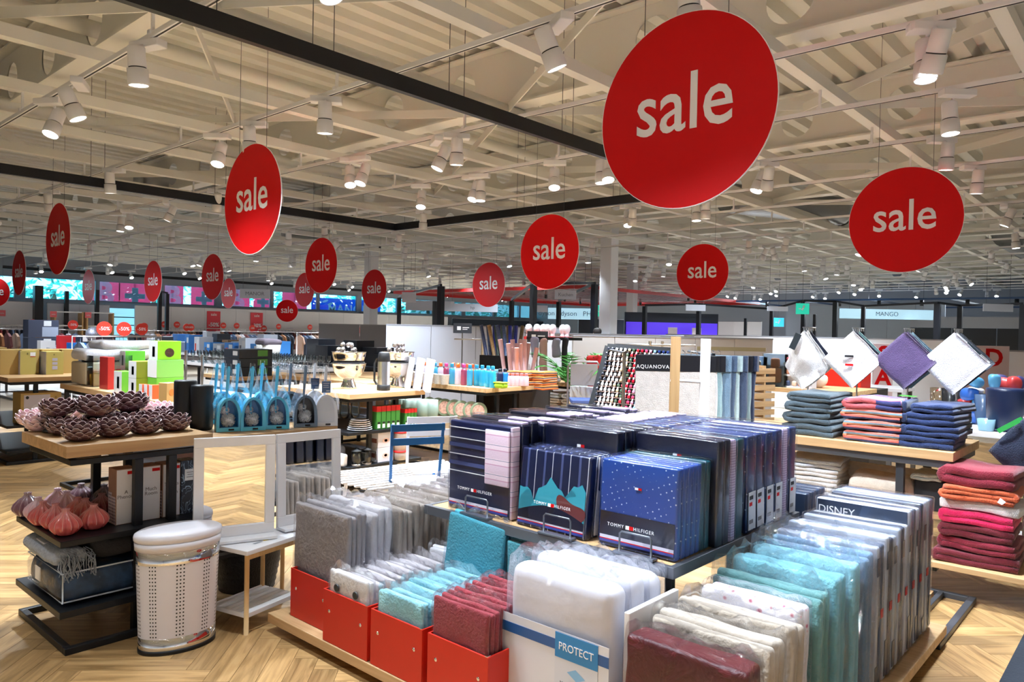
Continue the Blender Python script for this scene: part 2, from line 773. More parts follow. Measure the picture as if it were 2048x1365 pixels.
planks.sort(key=plank_score, reverse=True)
pm = plank_mesh('plank')
for a, b, o, c in planks[:300]:
    p = obj('plank', pm, floor)
    p.location = c
    p.rotation_euler = (0, 0, math.radians(45 if o == 0 else 135))
vs, fs, uvs = [], [], []
g = 0.0009
for a, b, o, c in planks[300:]:
    L, W = (PL, PW)
    d1, d2 = (D1, D2) if o == 0 else (D2, -D1)
    k = len(vs)
    for sx, sy in ((-1, -1), (1, -1), (1, 1), (-1, 1)):
        q = c + d1 * (sx * (L / 2 - g)) + d2 * (sy * (W / 2 - g))
        vs.append((q.x, q.y, 0.0))
    for i in range(4):
        vs.append((vs[k + i][0], vs[k + i][1], -0.012))
    fs += [(k, k + 1, k + 2, k + 3)] + [(k + i, k + 4 + i, k + 4 + (i + 1) % 4, k + (i + 1) % 4) for i in range(4)]
    st = [(-L / 2, -W / 2), (L / 2, -W / 2), (L / 2, W / 2), (-L / 2, W / 2)]
    uvs += st
    for i in range(4):
        j = (i + 1) % 4
        uvs += [st[i], st[i], st[j], st[j]]
me = bpy.data.meshes.new('planks_beyond')
me.from_pydata(vs, [], fs)
me.materials.append(PLANK)
ul = me.uv_layers.new(name='UVMap')
ul.data.foreach_set('uv', [x for p in uvs for x in p])
me.update()
po = obj('plank_field', me, floor)
po['kind'] = 'stuff'

# ------------------------------------------------------------------ ceiling deck, beams, channels, pipes
ZD = 4.72
mb = MB()
per, dep = 0.30, 0.11
pts = []
y = Y0
while y < Y1:
    pts += [(y, ZD), (y + 0.13, ZD), (y + 0.17, ZD + dep), (y + 0.26, ZD + dep)]
    y += per
pts.append((y, ZD))
vs = []
for (yy, zz) in pts:
    vs += [(X0, yy, zz), (X1, yy, zz)]
fs = [(2 * i, 2 * i + 1, 2 * i + 3, 2 * i + 2) for i in range(len(pts) - 1)]
mb.add(vs, [f[::-1] for f in fs])
mb.box(X0, Y0, ZD + dep + 0.02, X1, Y1 + 0.3, ZD + dep + 0.1)
ceiling = mb.build('ceiling', IVORY2)
tag(ceiling, 'cream corrugated steel roof deck', kind='structure')


def beam_mesh():
    """castellated girder along y with round holes in its web"""
    mb = MB()
    z0, z1 = 4.06, 4.68
    zc = (z0 + z1) / 2
    bay, rad, n = 1.25, 0.20, 28
    yy = Y0
    while yy < Y1 - bay:
        yc = yy + bay / 2
        ring, sq = [], []
        for s in range(n):
            a = 2 * math.pi * s / n
            cx, cz = math.cos(a), math.sin(a)
            k = 1.0 / max(abs(cx) / (bay / 2), abs(cz) / ((z1 - z0) / 2))
            sq.append((yc + cx * k, zc + cz * k))
            ring.append((yc + cx * rad, zc + cz * rad))
        for sx in (-0.006, 0.006):
            v = [(sx, a, b) for a, b in sq] + [(sx, a, b) for a, b in ring]
            f = [(i, (i + 1) % n, n + (i + 1) % n, n + i) for i in range(n)]
            mb.add(v, f if sx > 0 else [q[::-1] for q in f])
        for cy in (-1, 1):
            for cz in (-1, 1):
                # web corners between the bays
                a = [(yc + cy * bay / 2, zc + cz * (z1 - z0) / 2)]
                p = sorted(sq, key=lambda q: (q[0] - a[0][0]) ** 2 + (q[1] - a[0][1]) ** 2)[:2]
                for sx in (-0.006, 0.006):
                    mb.add([(sx, *a[0]), (sx, *p[0]), (sx, *p[1])], [(0, 1, 2)])
        yy += bay
    mb.box(-0.11, Y0, z0 - 0.02, 0.11, Y1, z0)
    mb.box(-0.11, Y0, z1, 0.11, Y1, z1 + 0.02)
    return mb.mesh('girder', IVORY)


bm_ = beam_mesh()
for k in range(-2, 10):
    o = obj('girder', bm_, ceiling)
    o.location = (2.5 + 3.45 * k, 0, 0)

ch = MB()
ch.box(X0, -0.05, 3.78, X1, 0.05, 3.80).box(X0, -0.05, 3.80, X1, -0.04, 3.88).box(X0, 0.04, 3.80, X1, 0.05, 3.88)
chm = ch.mesh('channel_rail', IVORY)
for k in range(-4, 19):
    o = obj('channel_rail', chm, ceiling)
    o.location = (0, 2.33 + 1.43 * k, 0)
hg = MB().box(-0.012, -0.012, 3.88, 0.012, 0.012, 4.72).mesh('hanger_rod', IVORY)
pp_ = MB()
pp_.tube([(X0, 0, 0), (X1, 0, 0)], 0.075, 12)
ppm = pp_.mesh('sprinkler_pipe', IVORY)
for yy, zz in ((5.35, 3.98), (9.6, 4.02), (0.9, 4.0), (13.9, 4.0), (18.2, 4.0), (22.5, 4.0), (7.35, 4.3), (11.5, 4.3)):
    o = obj('sprinkler_pipe', ppm, ceiling)
    o.location = (0, yy, zz)
# flat wind braces crossing the bays
br = MB()
for k in range(-1, 9):
    for q in range(-1, 5):
        xa, ya = 2.5 + 3.45 * k, 0.3 + 5.2 * q
        br.bar((xa, ya, 4.0), (xa + 3.45, ya + 5.2, 4.0), 0.012, 0.09)
        br.bar((xa, ya + 5.2, 4.02), (xa + 3.45, ya, 4.02), 0.012, 0.09)
br.build('brace', IVORY, ceiling)
# sprinkler heads and steel clips on the pipes
sp = MB().lathe([(0.0, -0.10), (0.012, -0.10), (0.014, -0.06), (0.02, -0.05), (0.02, -0.03), (0.008, 0)], 8)
spm = sp.mesh('sprinkler_head', mat('brass_dark', (110, 78, 50), 0.4, metal=0.6))
for yy in (5.35, 9.6, 13.9):
    for xx in np.arange(1.5, 20, 2.6):
        o = obj('sprinkler_head', spm, ceiling)
        o.location = (xx, yy, 3.92)

# silvery ventilation ducts up under the deck
duct_m = mat('duct_metal', (165, 168, 172), 0.35, metal=0.85, bump=0.3, bscale=25)


def duct(x0, y0, x1, y1, z, r, label, elbow=False):
    t = thing('ventilation_duct', label, 'duct', (x0, y0, z))
    mb = MB()
    n = 24
    d = Vector((x1 - x0, y1 - y0, 0))
    pts = [d * (i / n) for i in range(n + 1)]
    mb.tube(pts, [r * (1 + 0.025 * (i % 2)) for i in range(n + 1)], 16)
    mb.build('duct_pipe', duct_m, t)
    mb = MB()
    dn = d.normalized()
    mb.tube([d, d + dn * 0.25], [r * 1.05, r * 0.9], 16)
    mb.build('duct_end', BLACKP, t)


duct(5.5, 14.0, 9.8, 14.0, 4.25, 0.24, 'ribbed silver ventilation duct with black end above the window-side racks')
duct(11.5, 19.0, 14.5, 19.0, 4.2, 0.26, 'silver ventilation duct section under the deck before the windows')
duct(13.2, 6.4, 16.0, 5.2, 4.25, 0.28, 'slanting silver ventilation duct under the roof deck')
duct(21.0, 3.0, 24.0, 3.0, 4.2, 0.35, 'wide silver ventilation duct before the grey wall')

# ------------------------------------------------------------------ walls
WZ0, WZ1 = 2.42, 3.24
wl = MB()
wl.box(X0, Y1, 0, X1, Y1 + 0.3, WZ0).box(X0, Y1, WZ1, X1, Y1 + 0.3, ZD + 0.2).box(X0, Y1, WZ0, 5.6, Y1 + 0.3, WZ1)
wall_left = wl.build('wall_left', WALLG)
tag(wall_left, 'grey window wall', kind='structure')
wall_right = MB().box(X1, Y0, 0, X1 + 0.3, Y1 + 0.3, ZD + 0.2).build('wall_right', WALLG)
tag(wall_right, 'pale grey back wall', kind='structure')
wall_back = MB().box(X0 - 0.3, Y0, 0, X0, Y1 + 0.3, ZD + 0.2).build('wall_back', WALLW)
tag(wall_back, 'white side wall', kind='structure')
wall_front = MB().box(X0 - 0.3, Y0 - 0.3, 0, X1 + 0.3, Y0, ZD + 0.2).build('wall_front', WALLW)
tag(wall_front, 'white front wall', kind='structure')
PANE = glass_mat('blue_window_glass', (196, 238, 252), 0.03)
MULL = mat('mullion_grey', (140, 152, 170), 0.5)
for k in range(13):
    xa = 5.6 + k * 2.4
    xb = xa + 2.4
    wn = MB().box(xa, Y1 + 0.12, WZ0, xb, Y1 + 0.14, WZ1).build('window_%d' % (k + 1), PANE)
    tag(wn, 'blue tinted clerestory window pane', kind='structure')
    fr_ = MB()
    fr_.box(xa, Y1 + 0.05, WZ0, xa + 0.07, Y1 + 0.2, WZ1).box(xb - 0.07, Y1 + 0.05, WZ0, xb, Y1 + 0.2, WZ1)
    fr_.box(xa + 0.07, Y1 + 0.05, WZ0, xb - 0.07, Y1 + 0.2, WZ0 + 0.05).box(xa + 0.07, Y1 + 0.05, WZ1 - 0.05, xb - 0.07, Y1 + 0.2, WZ1)
    if k % 3 == 0:
        fr_.box(xb - 0.3, Y1 - 0.05, WZ0, xb, Y1 + 0.05, WZ1)
    fr_.build('window_frame', MULL, wn)

# trees and printed banners outside the windows
LEAF = sheer_mat('teal_foliage', (80, 180, 160), 0.5, 0.45)
rt = random.Random(5)
for k in range(15):
    cx = 5.5 + k * 2.3 + rt.uniform(-.5, .5)
    t = thing('street_tree', 'leafy tree standing outside behind the clerestory windows', 'tree', (cx, 34 + rt.uniform(-1, 1.5), 0), group='trees outside the windows')
    MB().tube([(0, 0, -0.1), (0.1, 0, 2), (0, 0, 3)], 0.12, 8).build('trunk', mat('bark', (90, 75, 60), 0.9), t)
    mb = MB()
    for q in range(150):
        a, b = rt.uniform(0, 6.28), rt.uniform(-1, 1)
        r = 1.5 * rt.uniform(.35, 1)
        c = Vector((math.cos(a) * r * math.sqrt(1 - b * b), math.sin(a) * r * math.sqrt(1 - b * b), 2.95 + b * r * 0.85))
        s = rt.uniform(.12, .26)
        u = Vector((rt.uniform(-1, 1), rt.uniform(-1, 1), rt.uniform(-1, 1))).normalized()
        w = u.orthogonal().normalized()
        mb.add([c - u * s, c + w * s * .5, c + u * s, c - w * s * .5], [(0, 1, 2, 3)])
    mb.build('foliage', LEAF, t)
PINK = sheer_mat('banner_pink', (255, 120, 150), 0.7)
BWH = sheer_mat('banner_white', (245, 245, 250), 0.7)
bn = 0
for px, w, sym in ((1003, 0, 0),):
    pass
for px, w, sym in ((208, 1.15, 'B'), (270, 1.2, '+'), (345, 0.9, 'B'), (408, 1.1, '+'), (474, 1.2, 'B'), (526, 0.9, '+'), (590, 1.3, 'S')):
    c = ony(px, 590, Y1 + 0.7)
    t = thing('window_banner', 'pink printed window banner with white %s outside the clerestory glass' % {'B': 'letter', '+': 'cross', 'S': 'curves'}[sym], 'banner', (c[0], Y1 + 0.7, 0), group='pink window banners')
    MB().box(-w / 2, 0, 2.0, w / 2, 0.02, 3.6).build('banner_sheet', PINK, t)
    MB().tube([(0, 0.05, -0.2), (0, 0.05, 3.65)], 0.03, 8).build('pole', MULL, t)
    if sym == '+':
        mb = MB().box(-w * .32, -0.01, 2.62, w * .32, 0, 2.82).box(-w * .1, -0.01, 2.4, w * .1, 0, 2.62).box(-w * .1, -0.01, 2.82, w * .1, 0, 3.05)
        mb.build('cross', BWH, t)
    elif sym == 'B':
        text(sym, BWH, t, (0, -0.006, 2.75), '-y', size=1.2, bold=0.05, depth=0.008)
c = ony(690, 610, Y1 + 0.6)
t = thing('store_sign', 'blue outdoor sign with white leaves and letters seen through the glass', 'sign', (c[0], Y1 + 0.6, 0))
MB().tube([(-1.5, 0.08, -0.2), (-1.5, 0.08, 3.0)], 0.04, 8).build('pole', MULL, t)
MB().box(-1.9, 0, 1.9, 2.2, 0.04, 3.05).build('sign_board', sheer_mat('sign_blue', (40, 120, 200), 0.6), t)
text('MANOR', WHITE, t, (0.2, -0.008, 2.52), '-y', size=0.62, bold=0.012, depth=0.01, space=1.1)
mb = MB()
for dx, dz in ((-1.5, .42), (-1.15, .5), (-0.85, .38)):
    n = 10
    v = [(dx + 0.17 * math.cos(6.283 * i / n), -0.008, 2.4 + dz + 0.06 * math.sin(6.283 * i / n) + 0.05 * math.cos(6.283 * i / n)) for i in range(n)]
    mb.add(v, [tuple(range(n))])
mb.build('leaf_print', WHITE, t)

# ------------------------------------------------------------------ lighting tracks and spot lamps
TX = [2.12 + 1.475 * k for k in range(-5, 22)]
trm = MB()
trm.box(-0.018, Y0 + 1, 3.575, 0.018, Y1 - 0.5, 3.61)
trm.box(-0.005, Y0 + 1, 3.572, 0.005, Y1 - 0.5, 3.5755, 1)
clip = MB().box(-0.01, -0.01, 3.61, 0.01, 0.01, 3.78).box(-0.03, -0.02, 3.6, 0.03, 0.02, 3.625)
trmesh = trm.mesh('rail', [WHITEP, INK])
clmesh = clip.mesh('hanger', WHITEP)
TRL = 'white ceiling lighting track hung under the cross channels'
for k, x in enumerate(TX):
    t = thing('lighting_track', TRL, 'track', (x, 0, 0), group='ceiling lighting tracks')
    obj('rail', trmesh, t)
    for q in range(-4, 19, 2):
        h = obj('hanger', clmesh, t)
        h.location = (0, 2.33 + 1.43 * q, 0)

LAMPBODY = mat('lamp_body', (226, 226, 228), 0.4)
spot = bpy.data.lights.new('lamp_beam', 'SPOT')
spot.energy = SPOT_W
spot.color = SPOT_COL
spot.spot_size = math.radians(100)
spot.spot_blend = 0.9
spot.shadow_soft_size = 0.06


def make_lamp(tilt, label):
    t = thing('track_spotlight', label, 'spotlight', (0, 0, 3.575), group='track spotlights')
    MB().bbox(-0.045, -0.13, -0.055, 0.045, 0.13, -0.002, 0.006).build('adapter_box', LAMPBODY, t)
    rot = Matrix.Translation((0.09, 0.0, -0.13)) @ Matrix.Rotation(tilt, 4, 'Y')
    MB().tube([(0, 0, -0.03), (0.05, 0, -0.05), (0.09, 0, -0.10)], 0.012, 8).build('arm', LAMPBODY, t)
    b = MB().lathe([(0.0, 0.06), (0.05, 0.06), (0.056, 0.052), (0.058, -0.075), (0.054, -0.078)], 24, cap=False)
    b.lathe([(0.055, -0.084), (0.066, -0.088), (0.068, -0.19), (0.063, -0.198), (0.06, -0.19)], 24, cap=False)
    b.xform(rot).build('lamp_body', LAMPBODY, t)
    MB().lathe([(0.055, -0.075), (0.0555, -0.086)], 24, cap=False).xform(rot).build('joint_ring', INK, t)
    MB().lathe([(0.0, -0.188), (0.061, -0.188)], 24, cap=False).xform(rot).build('lens', LENS, t)
    lo = bpy.data.objects.new('lamp_beam', spot)
    COL.objects.link(lo)
    lo.parent = t
    lo.matrix_local = rot @ Matrix.Translation((0, 0, -0.21))
    return t


LL = 'white cylindrical track spotlight with black joint ring'
protos = [make_lamp(a, LL) for a in (math.radians(6), math.radians(24), math.radians(42))]
used = [False] * 3
rl = random.Random(3)


def place_lamp(x, y, rz, k, beam=True):
    if not used[k]:
        used[k] = True
        o = protos[k]
        o.location = (x, y, 3.575)
        o.rotation_euler = (0, 0, rz)
        return o
    return dup(protos[k], (x, y, 3.575), rz, beam=beam)


SIGNPX = [(1366, 222, 387, 0), (504, 399, 219, 0), (1808, 440, 209, 0), (1098, 504, 149, 0), (1404, 545, 113, 0), (977, 570, 89, 0),
          (748, 579, 79, 0), (642, 531, 110, 0), (609, 580, 68, 0), (574, 622, 44, 40), (457, 587, 60, 0), (425, 554, 91, 0),
          (306, 563, 82, 0), (177, 574, 68, 0), (116, 478, 142, 0), (38, 546, 89, 0), (-8, 585, 57, 40)]
SIGNXY = []
for cx, cy, hh, yw in SIGNPX:
    p = ROT @ (_ray(cx, cy) / hh)
    SIGNXY.append((p[0], p[1]))

# near lamps as the photo shows them: lens pixel, tilt class, heading of the tilt (degrees from +x)
near = [(254, 150, 0, 200), (92, 222, 1, 150), (80, 262, 1, 30), (602, 242, 0, 230), (466, 290, 0, 220), (386, 318, 1, 40),
        (634, 358, 1, 60), (655, 350, 1, 10), (838, 318, 1, 330), (858, 305, 0, 230), (190, 374, 0, 220), (60, 410, 1, 240),
        (406, 410, 1, 250), (302, 432, 1, 330), (214, 455, 0, 30), (238, 452, 1, 60), (780, 402, 1, 40), (893, 385, 1, 10),
        (914, 385, 0, 30), (1045, 360, 1, 40), (1137, 340, 0, 60), (1160, 345, 1, 40), (1062, 118, 1, 150), (1822, 118, 0, 30),
        (1880, 97, 1, 225), (1880, 240, 0, 45), (1878, 316, 0, 225), (1484, 360, 1, 330), (1516, 358, 1, 220), (1948, 372, 0, 225),
        (2030, 442, 1, 280), (1240, 437, 1, 220), (1206, 440, 1, 40), (1396, 426, 0, 225), (1352, 425, 0, 40), (1000, 465, 0, 225),
        (604, 470, 1, 225), (556, 482, 1, 240), (772, 486, 1, 240), (775, 442, 0, 225), (1164, 500, 0, 225), (1485, 498, 1, 200),
        (1558, 492, 1, 225), (1440, 502, 1, 225)]
places = []
for px, py, k, hd in near:
    p = onz(px, py, 3.30)
    a = math.radians(hd)
    off = 0.09 + (0.0, 0.08, 0.13)[k]
    x = p[0] - math.cos(a) * off
    y = p[1] - math.sin(a) * off
    tx = min(TX, key=lambda q: abs(q - x))
    places.append((tx, y))
    place_lamp(tx, y, a, k)
# unseen lamps added above and behind the camera to brighten the displays
for x, y, hd, k in ((0.645, 2.5, 62, 2), (0.645, 1.6, 62, 2), (0.645, 0.3, 45, 2), (2.12, 0.9, 95, 2), (2.12, 2.3, 110, 1), (2.12, 1.7, 105, 2),
                    (0.645, 2.05, 66, 2), (-0.83, 2.4, 38, 2), (-0.83, 3.2, 20, 2), (-0.83, 1.6, 45, 2), (0.645, 3.5, 55, 1), (0.645, -1.2, 55, 2), (3.595, 1.9, 150, 0), (6.545, -1.6, 100, 1), (0.645, 0.95, 68, 2), (-0.83, 5.6, 0, 2),
                    (-0.83, -1.0, 50, 2), (2.12, -2.6, 85, 2), (0.645, 5.2, 320, 1), (2.12, 3.1, 100, 1), (2.12, 1.25, 96, 2), (-0.83, 4.2, 8, 2), (0.645, 2.9, 60, 1)):
    places.append((x, y))
    place_lamp(x, y, math.radians(hd), k)
# the other lamps, strung along the tracks through the hall
nl = 0
for x in TX:
    y = Y0 + 1.6 + rl.uniform(0, 1.5)
    while y < Y1 - 1.5:
        d = math.hypot(x, y)
        vis = proj((x, y, 3.3))
        inview = vis[2] > 0.3 and -60 < vis[0] < 2108 and vis[1] > -60
        skip = (inview and d < 13.5) or any(abs(x - a) < .3 and abs(y - b) < 1.0 for a, b in places)
        if x < -4 or (x + y < -5):
            skip = True
        if not inview:
            skip = True
        if any(math.hypot(x - a_, y - b_) < 1.1 for a_, b_ in SIGNXY):
            skip = True
        if not skip:
            a = rl.uniform(0, 6.283)
            if d > 14 and rl.random() < 0.6:
                a = math.radians(rl.uniform(190, 270))
            nl += 1
            k_ = rl.choice((0, 0, 1, 1, 2))
            if y > 24.0 or x > 26.0:
                k_, a = 2, math.radians(90 if y > 24 else 0) + rl.uniform(-.3, .3)
            place_lamp(x, y, a, k_, beam=(d < 15 or k_ == 2 or nl % 3 == 0) and all(math.hypot(x - a_, y - b_) > 2.0 for a_, b_ in SIGNXY))
            if inview and rl.random() < 0.25:
                place_lamp(x, y + 0.32, a + rl.uniform(1, 4), rl.choice((0, 1)), beam=False)
        y += rl.uniform(1.7, 3.2) if not inview else rl.uniform(1.9, 3.6)

# ------------------------------------------------------------------ black suspended square frame
SH = 3.4


def susp_bar(t, a, b):
    MB().bar(a, b, 0.05, 0.115).build('frame_bar', BLACK, t)


t = thing('overhead_truss', 'large black square frame of flat bars hung below the tracks', 'ceiling frame', (8.24, 10.1, 3.34))
o_ = (-8.24, -10.1, -3.34)


def rel(p):
    return (p[0] + o_[0], p[1] + o_[1], p[2] + o_[2])


susp_bar(t, rel((0.6, 4.17, SH)), rel((8.24, 4.17, SH)))
susp_bar(t, rel((-1.5, 10.1, SH)), rel((8.24, 10.1, SH)))
susp_bar(t, rel((8.24, 4.145, SH)), rel((8.24, 10.125, SH)))
for x, y in ((1.9, 4.17), (2.7, 4.17), (3.9, 4.17), (5.3, 4.17), (7.0, 4.17), (8.24, 5.6), (8.24, 7.3), (6.6, 10.1), (5.0, 10.1), (3.4, 10.1)):
    for dd in (0.0, 0.16):
        MB().tube([rel((x + dd, y, SH + 0.05)), rel((x + dd, y, 4.7))], 0.003, 5).build('wire', GREYD, t)
t = thing('overhead_rail', 'long thin black frame bars hung before the windows', 'ceiling frame', (7, 28.5, 3.36))
MB().bar((0, 0, 0.04), (20, 0, 0.04), 0.05, 0.10).build('frame_bar', BLACK, t)
MB().bar((20, 0, 0.04), (20, -3, 0.04), 0.05, 0.10).build('frame_bar', BLACK, t)

# ------------------------------------------------------------------ sale discs
SIGNWH = mat('sign_white', (236, 236, 240), 0.45)


def make_sign():
    t = thing('sale_sign', 'round red sale sign with white lettering hung on two wires', 'sale sign', (0, 0, 0), group='hanging sale discs')
    mb = MB()
    n = 72
    mb.prism([(0.5 * math.cos(2 * math.pi * i / n), 0.5 * math.sin(2 * math.pi * i / n)) for i in range(n)], 0.008, 'yz', -0.004)
    mb.build('disc', RED, t)
    rim = MB()
    for sx in (-0.0042, 0.0042):
        v = []
        for i in range(n):
            a = 2 * math.pi * i / n
            v += [(sx, 0.5 * math.cos(a), 0.5 * math.sin(a)), (sx, 0.5035 * math.cos(a), 0.5035 * math.sin(a))]
        rim.add(v, [(2 * i, 2 * i + 1, (2 * i + 3) % (2 * n), (2 * i + 2) % (2 * n)) for i in range(n)])
    v = []
    for i in range(n):
        a = 2 * math.pi * i / n
        v += [(-0.0042, 0.5035 * math.cos(a), 0.5035 * math.sin(a)), (0.0042, 0.5035 * math.cos(a), 0.5035 * math.sin(a))]
    rim.add(v, [(2 * i, 2 * i + 1, (2 * i + 3) % (2 * n), (2 * i + 2) % (2 * n)) for i in range(n)])
    rim.build('rim', SIGNWH, t)
    text('sale', SIGNWH, t, (-0.0055, 0.0, 0.03), '-x', size=0.42, bold=0.003, depth=0.003, xs=0.9, space=1.0)
    text('sale', SIGNWH, t, (0.0055, 0.0, 0.03), '+x', size=0.42, bold=0.003, depth=0.003, xs=0.9, space=1.0)
    for sy in (-0.24, 0.24):
        w = MB().tube([(0, sy, 0.42), (0, sy * 0.98, 2.06)], 0.0022, 5)
        w.build('wire', GREYD, t)
    return t


sg = make_sign()
first = True
SIGNLAB = ['above the bed linen stand', 'above the silver punch bowl unit', 'above the washcloth stands', 'over the drinking bottle table', 'beyond the nail polish board', 'before the red canopy', 'beside the white pillar before the bright wall',
           'over the dark cookware table', 'half behind another disc', 'turned to face along the window wall', 'behind another disc before the windows', 'over the long appliance table', 'over the decoration table', 'before the clothes rails by the glazed door',
           'above the yellow carton table', 'near the black wide post', 'turned away beside the far left shelf wall']
for si, (cx, cy, hh, yaw) in enumerate(SIGNPX):
    d = _ray(cx, cy) / F_PX * (F_PX / hh)
    p = ROT @ d
    loc = (p[0], p[1], CAM_H + p[2])
    if loc[1] > 28.5:
        k = 28.0 / loc[1]
        loc = (loc[0] * k, loc[1] * k, CAM_H + p[2] * k)
        sc_ = k
    else:
        sc_ = 1
    rz = math.radians(yaw) * (1 if yaw else 0) + math.radians(0)
    if first:
        sg.location = loc
        first = False
        sg['label'] = 'large looking round red sale sign hung ' + SIGNLAB[0]
    else:
        dup(sg, loc, rz, scale=sc_ if sc_ != 1 else None, label='round red sale sign hung ' + SIGNLAB[si])

# ================================================================== left display rack
def P(px, py, z):
    q = onz(px, py, z)
    return (q[0], q[1], z)


rack = thing('display_rack', 'black metal display rack with thick oak top holding lotus bowls', 'display rack', (1.28, 4.04, 0))


def rb(name, x0, y0, z0, x1, y1, z1, m, par, o=(0, 0, 0), b=0.003):
    return MB().bbox(x0 - o[0], y0 - o[1], z0 - o[2], x1 - o[0], y1 - o[1], z1 - o[2], b).build(name, m, par)


RO = (1.28, 4.04, 0)
rb('top_panel', 1.28, 4.09, 0.97, 2.035, 4.81, 1.03, OAK, rack, RO)
rb('top_panel', 2.04, 4.07, 0.955, 2.87, 4.81, 1.005, OAK, rack, RO)
rb('top_rail', 1.31, 4.12, 0.925, 2.85, 4.16, 0.955, BLACK, rack, RO)
rb('top_rail', 1.31, 4.74, 0.925, 2.85, 4.78, 0.955, BLACK, rack, RO)
rb('top_rail', 1.31, 4.16, 0.925, 1.35, 4.74, 0.97, BLACK, rack, RO)
for x in (1.62, 1.80, 2.75):
    for y in (4.12, 4.72):
        rb('post', x, y, 0.0, x + 0.045, y + 0.04, 0.925, BLACK, rack, RO)
rb('shelf', 1.25, 4.06, 0.535, 2.05, 4.78, 0.565, BLACK, rack, RO)
rb('shelf', 1.25, 4.06, 0.18, 2.05, 4.78, 0.215, BLACK, rack, RO)
for a in ((1.27, 4.04, 1.9, 4.075), (1.27, 4.765, 1.9, 4.80), (1.27, 4.075, 1.305, 4.765), (1.865, 4.075, 1.9, 4.765)):
    rb('base_bar', a[0], a[1], 0.0, a[2], a[3], 0.035, BLACK, rack, RO)

# ------------------------------------------------------------------ lotus bowls
LOTUS = mat('lotus_glaze', (100, 64, 70), 0.16, coat=0.6, var=0.25, vscale=30)
LOTUSR = mat('lotus_rim', (206, 178, 184), 0.25, coat=0.4)
PINKG = mat('pink_glaze', (236, 196, 204), 0.2, coat=0.5, var=0.08)
PINKR = mat('pink_rim', (250, 228, 232), 0.25, coat=0.4)


def lotus_proto(name, label, m1, m2):
    t = thing(name, label, 'bowl')
    MB().lathe([(0.0, 0.0), (0.035, 0.0), (0.05, 0.008), (0.066, 0.03), (0.07, 0.05), (0.062, 0.05), (0.05, 0.022), (0.0, 0.016)], 20).build('bowl_body', m1, t)
    pet, rim = MB(), MB()
    rings = [(0.052, 0.006, 10, 0.0, 0.62), (0.064, 0.022, 11, 0.3, 0.5), (0.068, 0.04, 11, 0.0, 0.34), (0.06, 0.056, 10, 0.3, 0.12)]
    for rad, z, n, ph, lean in rings:
        for i in range(n):
            a = 2 * math.pi * (i + ph) / n
            ca, sa = math.cos(a), math.sin(a)
            w, h = 0.0265, 0.034
            pts = []
            for u in range(5):
                for v in range(4):
                    q = v / 3
                    s = (u - 2) / 2
                    width = w * (0.6 + 0.5 * math.sin(math.pi * (0.15 + 0.6 * q)) - 0.32 * q ** 4)
                    top = h * (q - 0.30 * s * s * s * s * q)
                    out = lean * top + 0.010 * math.sin(q * 2.4) - 0.007 * s * s
                    r_ = rad + out
                    tx = s * width
                    pts.append((ca * r_ - sa * tx, sa * r_ + ca * tx, z + top * (1 - 0.25 * lean)))
            f = []
            for u in range(4):
                for v in range(3):
                    f.append((u * 4 + v, (u + 1) * 4 + v, (u + 1) * 4 + v + 1, u * 4 + v + 1))
            pet.add(pts, f, 0, True)
            edge = [pts[0 * 4 + 2], pts[3], pts[7], pts[11], pts[15], pts[19], pts[4 * 4 + 2]]
            rim.tube(edge, 0.0021, 4)
    pet.build('petals', m1, t)
    rim.build('petal_rims', m2, t)
    return t


def spread(proto, spots, z, group=None, labels=None, cs=1.0, rnd=0.0, seed=1):
    """put the proto on the first spot, copies on the others; spots are photo pixels of the base centre on height z or xyz"""
    rr = random.Random(seed)
    out = []
    for i, s in enumerate(spots):
        loc = P(s[0], s[1], s[2] if len(s) > 2 and s[2] else z) if not (len(s) > 3 and s[3] == 'w') else s[:3]
        o = proto if i == 0 else dup(proto)
        o.location = loc
        sc = cs * (1 + rr.uniform(-rnd, rnd))
        o.scale = (sc, sc, sc)
        o.rotation_euler = (0, 0, rr.uniform(0, 6.28))
        if group:
            o['group'] = group
        if labels and labels[i]:
            o['label'] = labels[i]
        out.append(o)
    return out


lp = lotus_proto('lotus_bowl', 'brown glazed lotus flower bowl on the oak rack top', LOTUS, LOTUSR)
spread(lp, [(160, 882), (226, 874), (288, 868), (347, 862), (128, 870), (108, 862), (198, 860), (256, 855), (312, 852), (338, 846)], 1.03, 'brown lotus bowls on the oak top', cs=1.08, rnd=0.04)
lp2 = dup(lp, label='large brown glazed lotus bowl stacked above the others', group='upper brown lotus bowls')
for k, (px, py, s) in enumerate(((116, 834, 1.12), (193, 832, 1.3), (258, 823, 1.3))):
    o = lp2 if k == 0 else dup(lp2)
    q = P(px, py, 1.115)
    o.location = q
    o.scale = (s, s, s)
    st = MB().lathe([(0.0, 0), (0.075, 0), (0.08, 0.01), (0.05, 0.05), (0.055, 0.082), (0.0, 0.082)], 24).build('bowl_riser', mat('black_gloss', (12, 11, 14), 0.12, coat=0.5), None, (q[0], q[1], 1.032))
    tag(st, 'black glossy round riser carrying a large lotus bowl', 'riser', 'black bowl risers')
pk = lotus_proto('lotus_bowl', 'pale pink glazed lotus flower bowl behind the brown ones', PINKG, PINKR)
spread(pk, [(82, 862), (66, 852), (92, 848), (155, 845), (305, 838), (318, 832)], 1.03, 'pale pink lotus bowls', cs=1.05, seed=4)

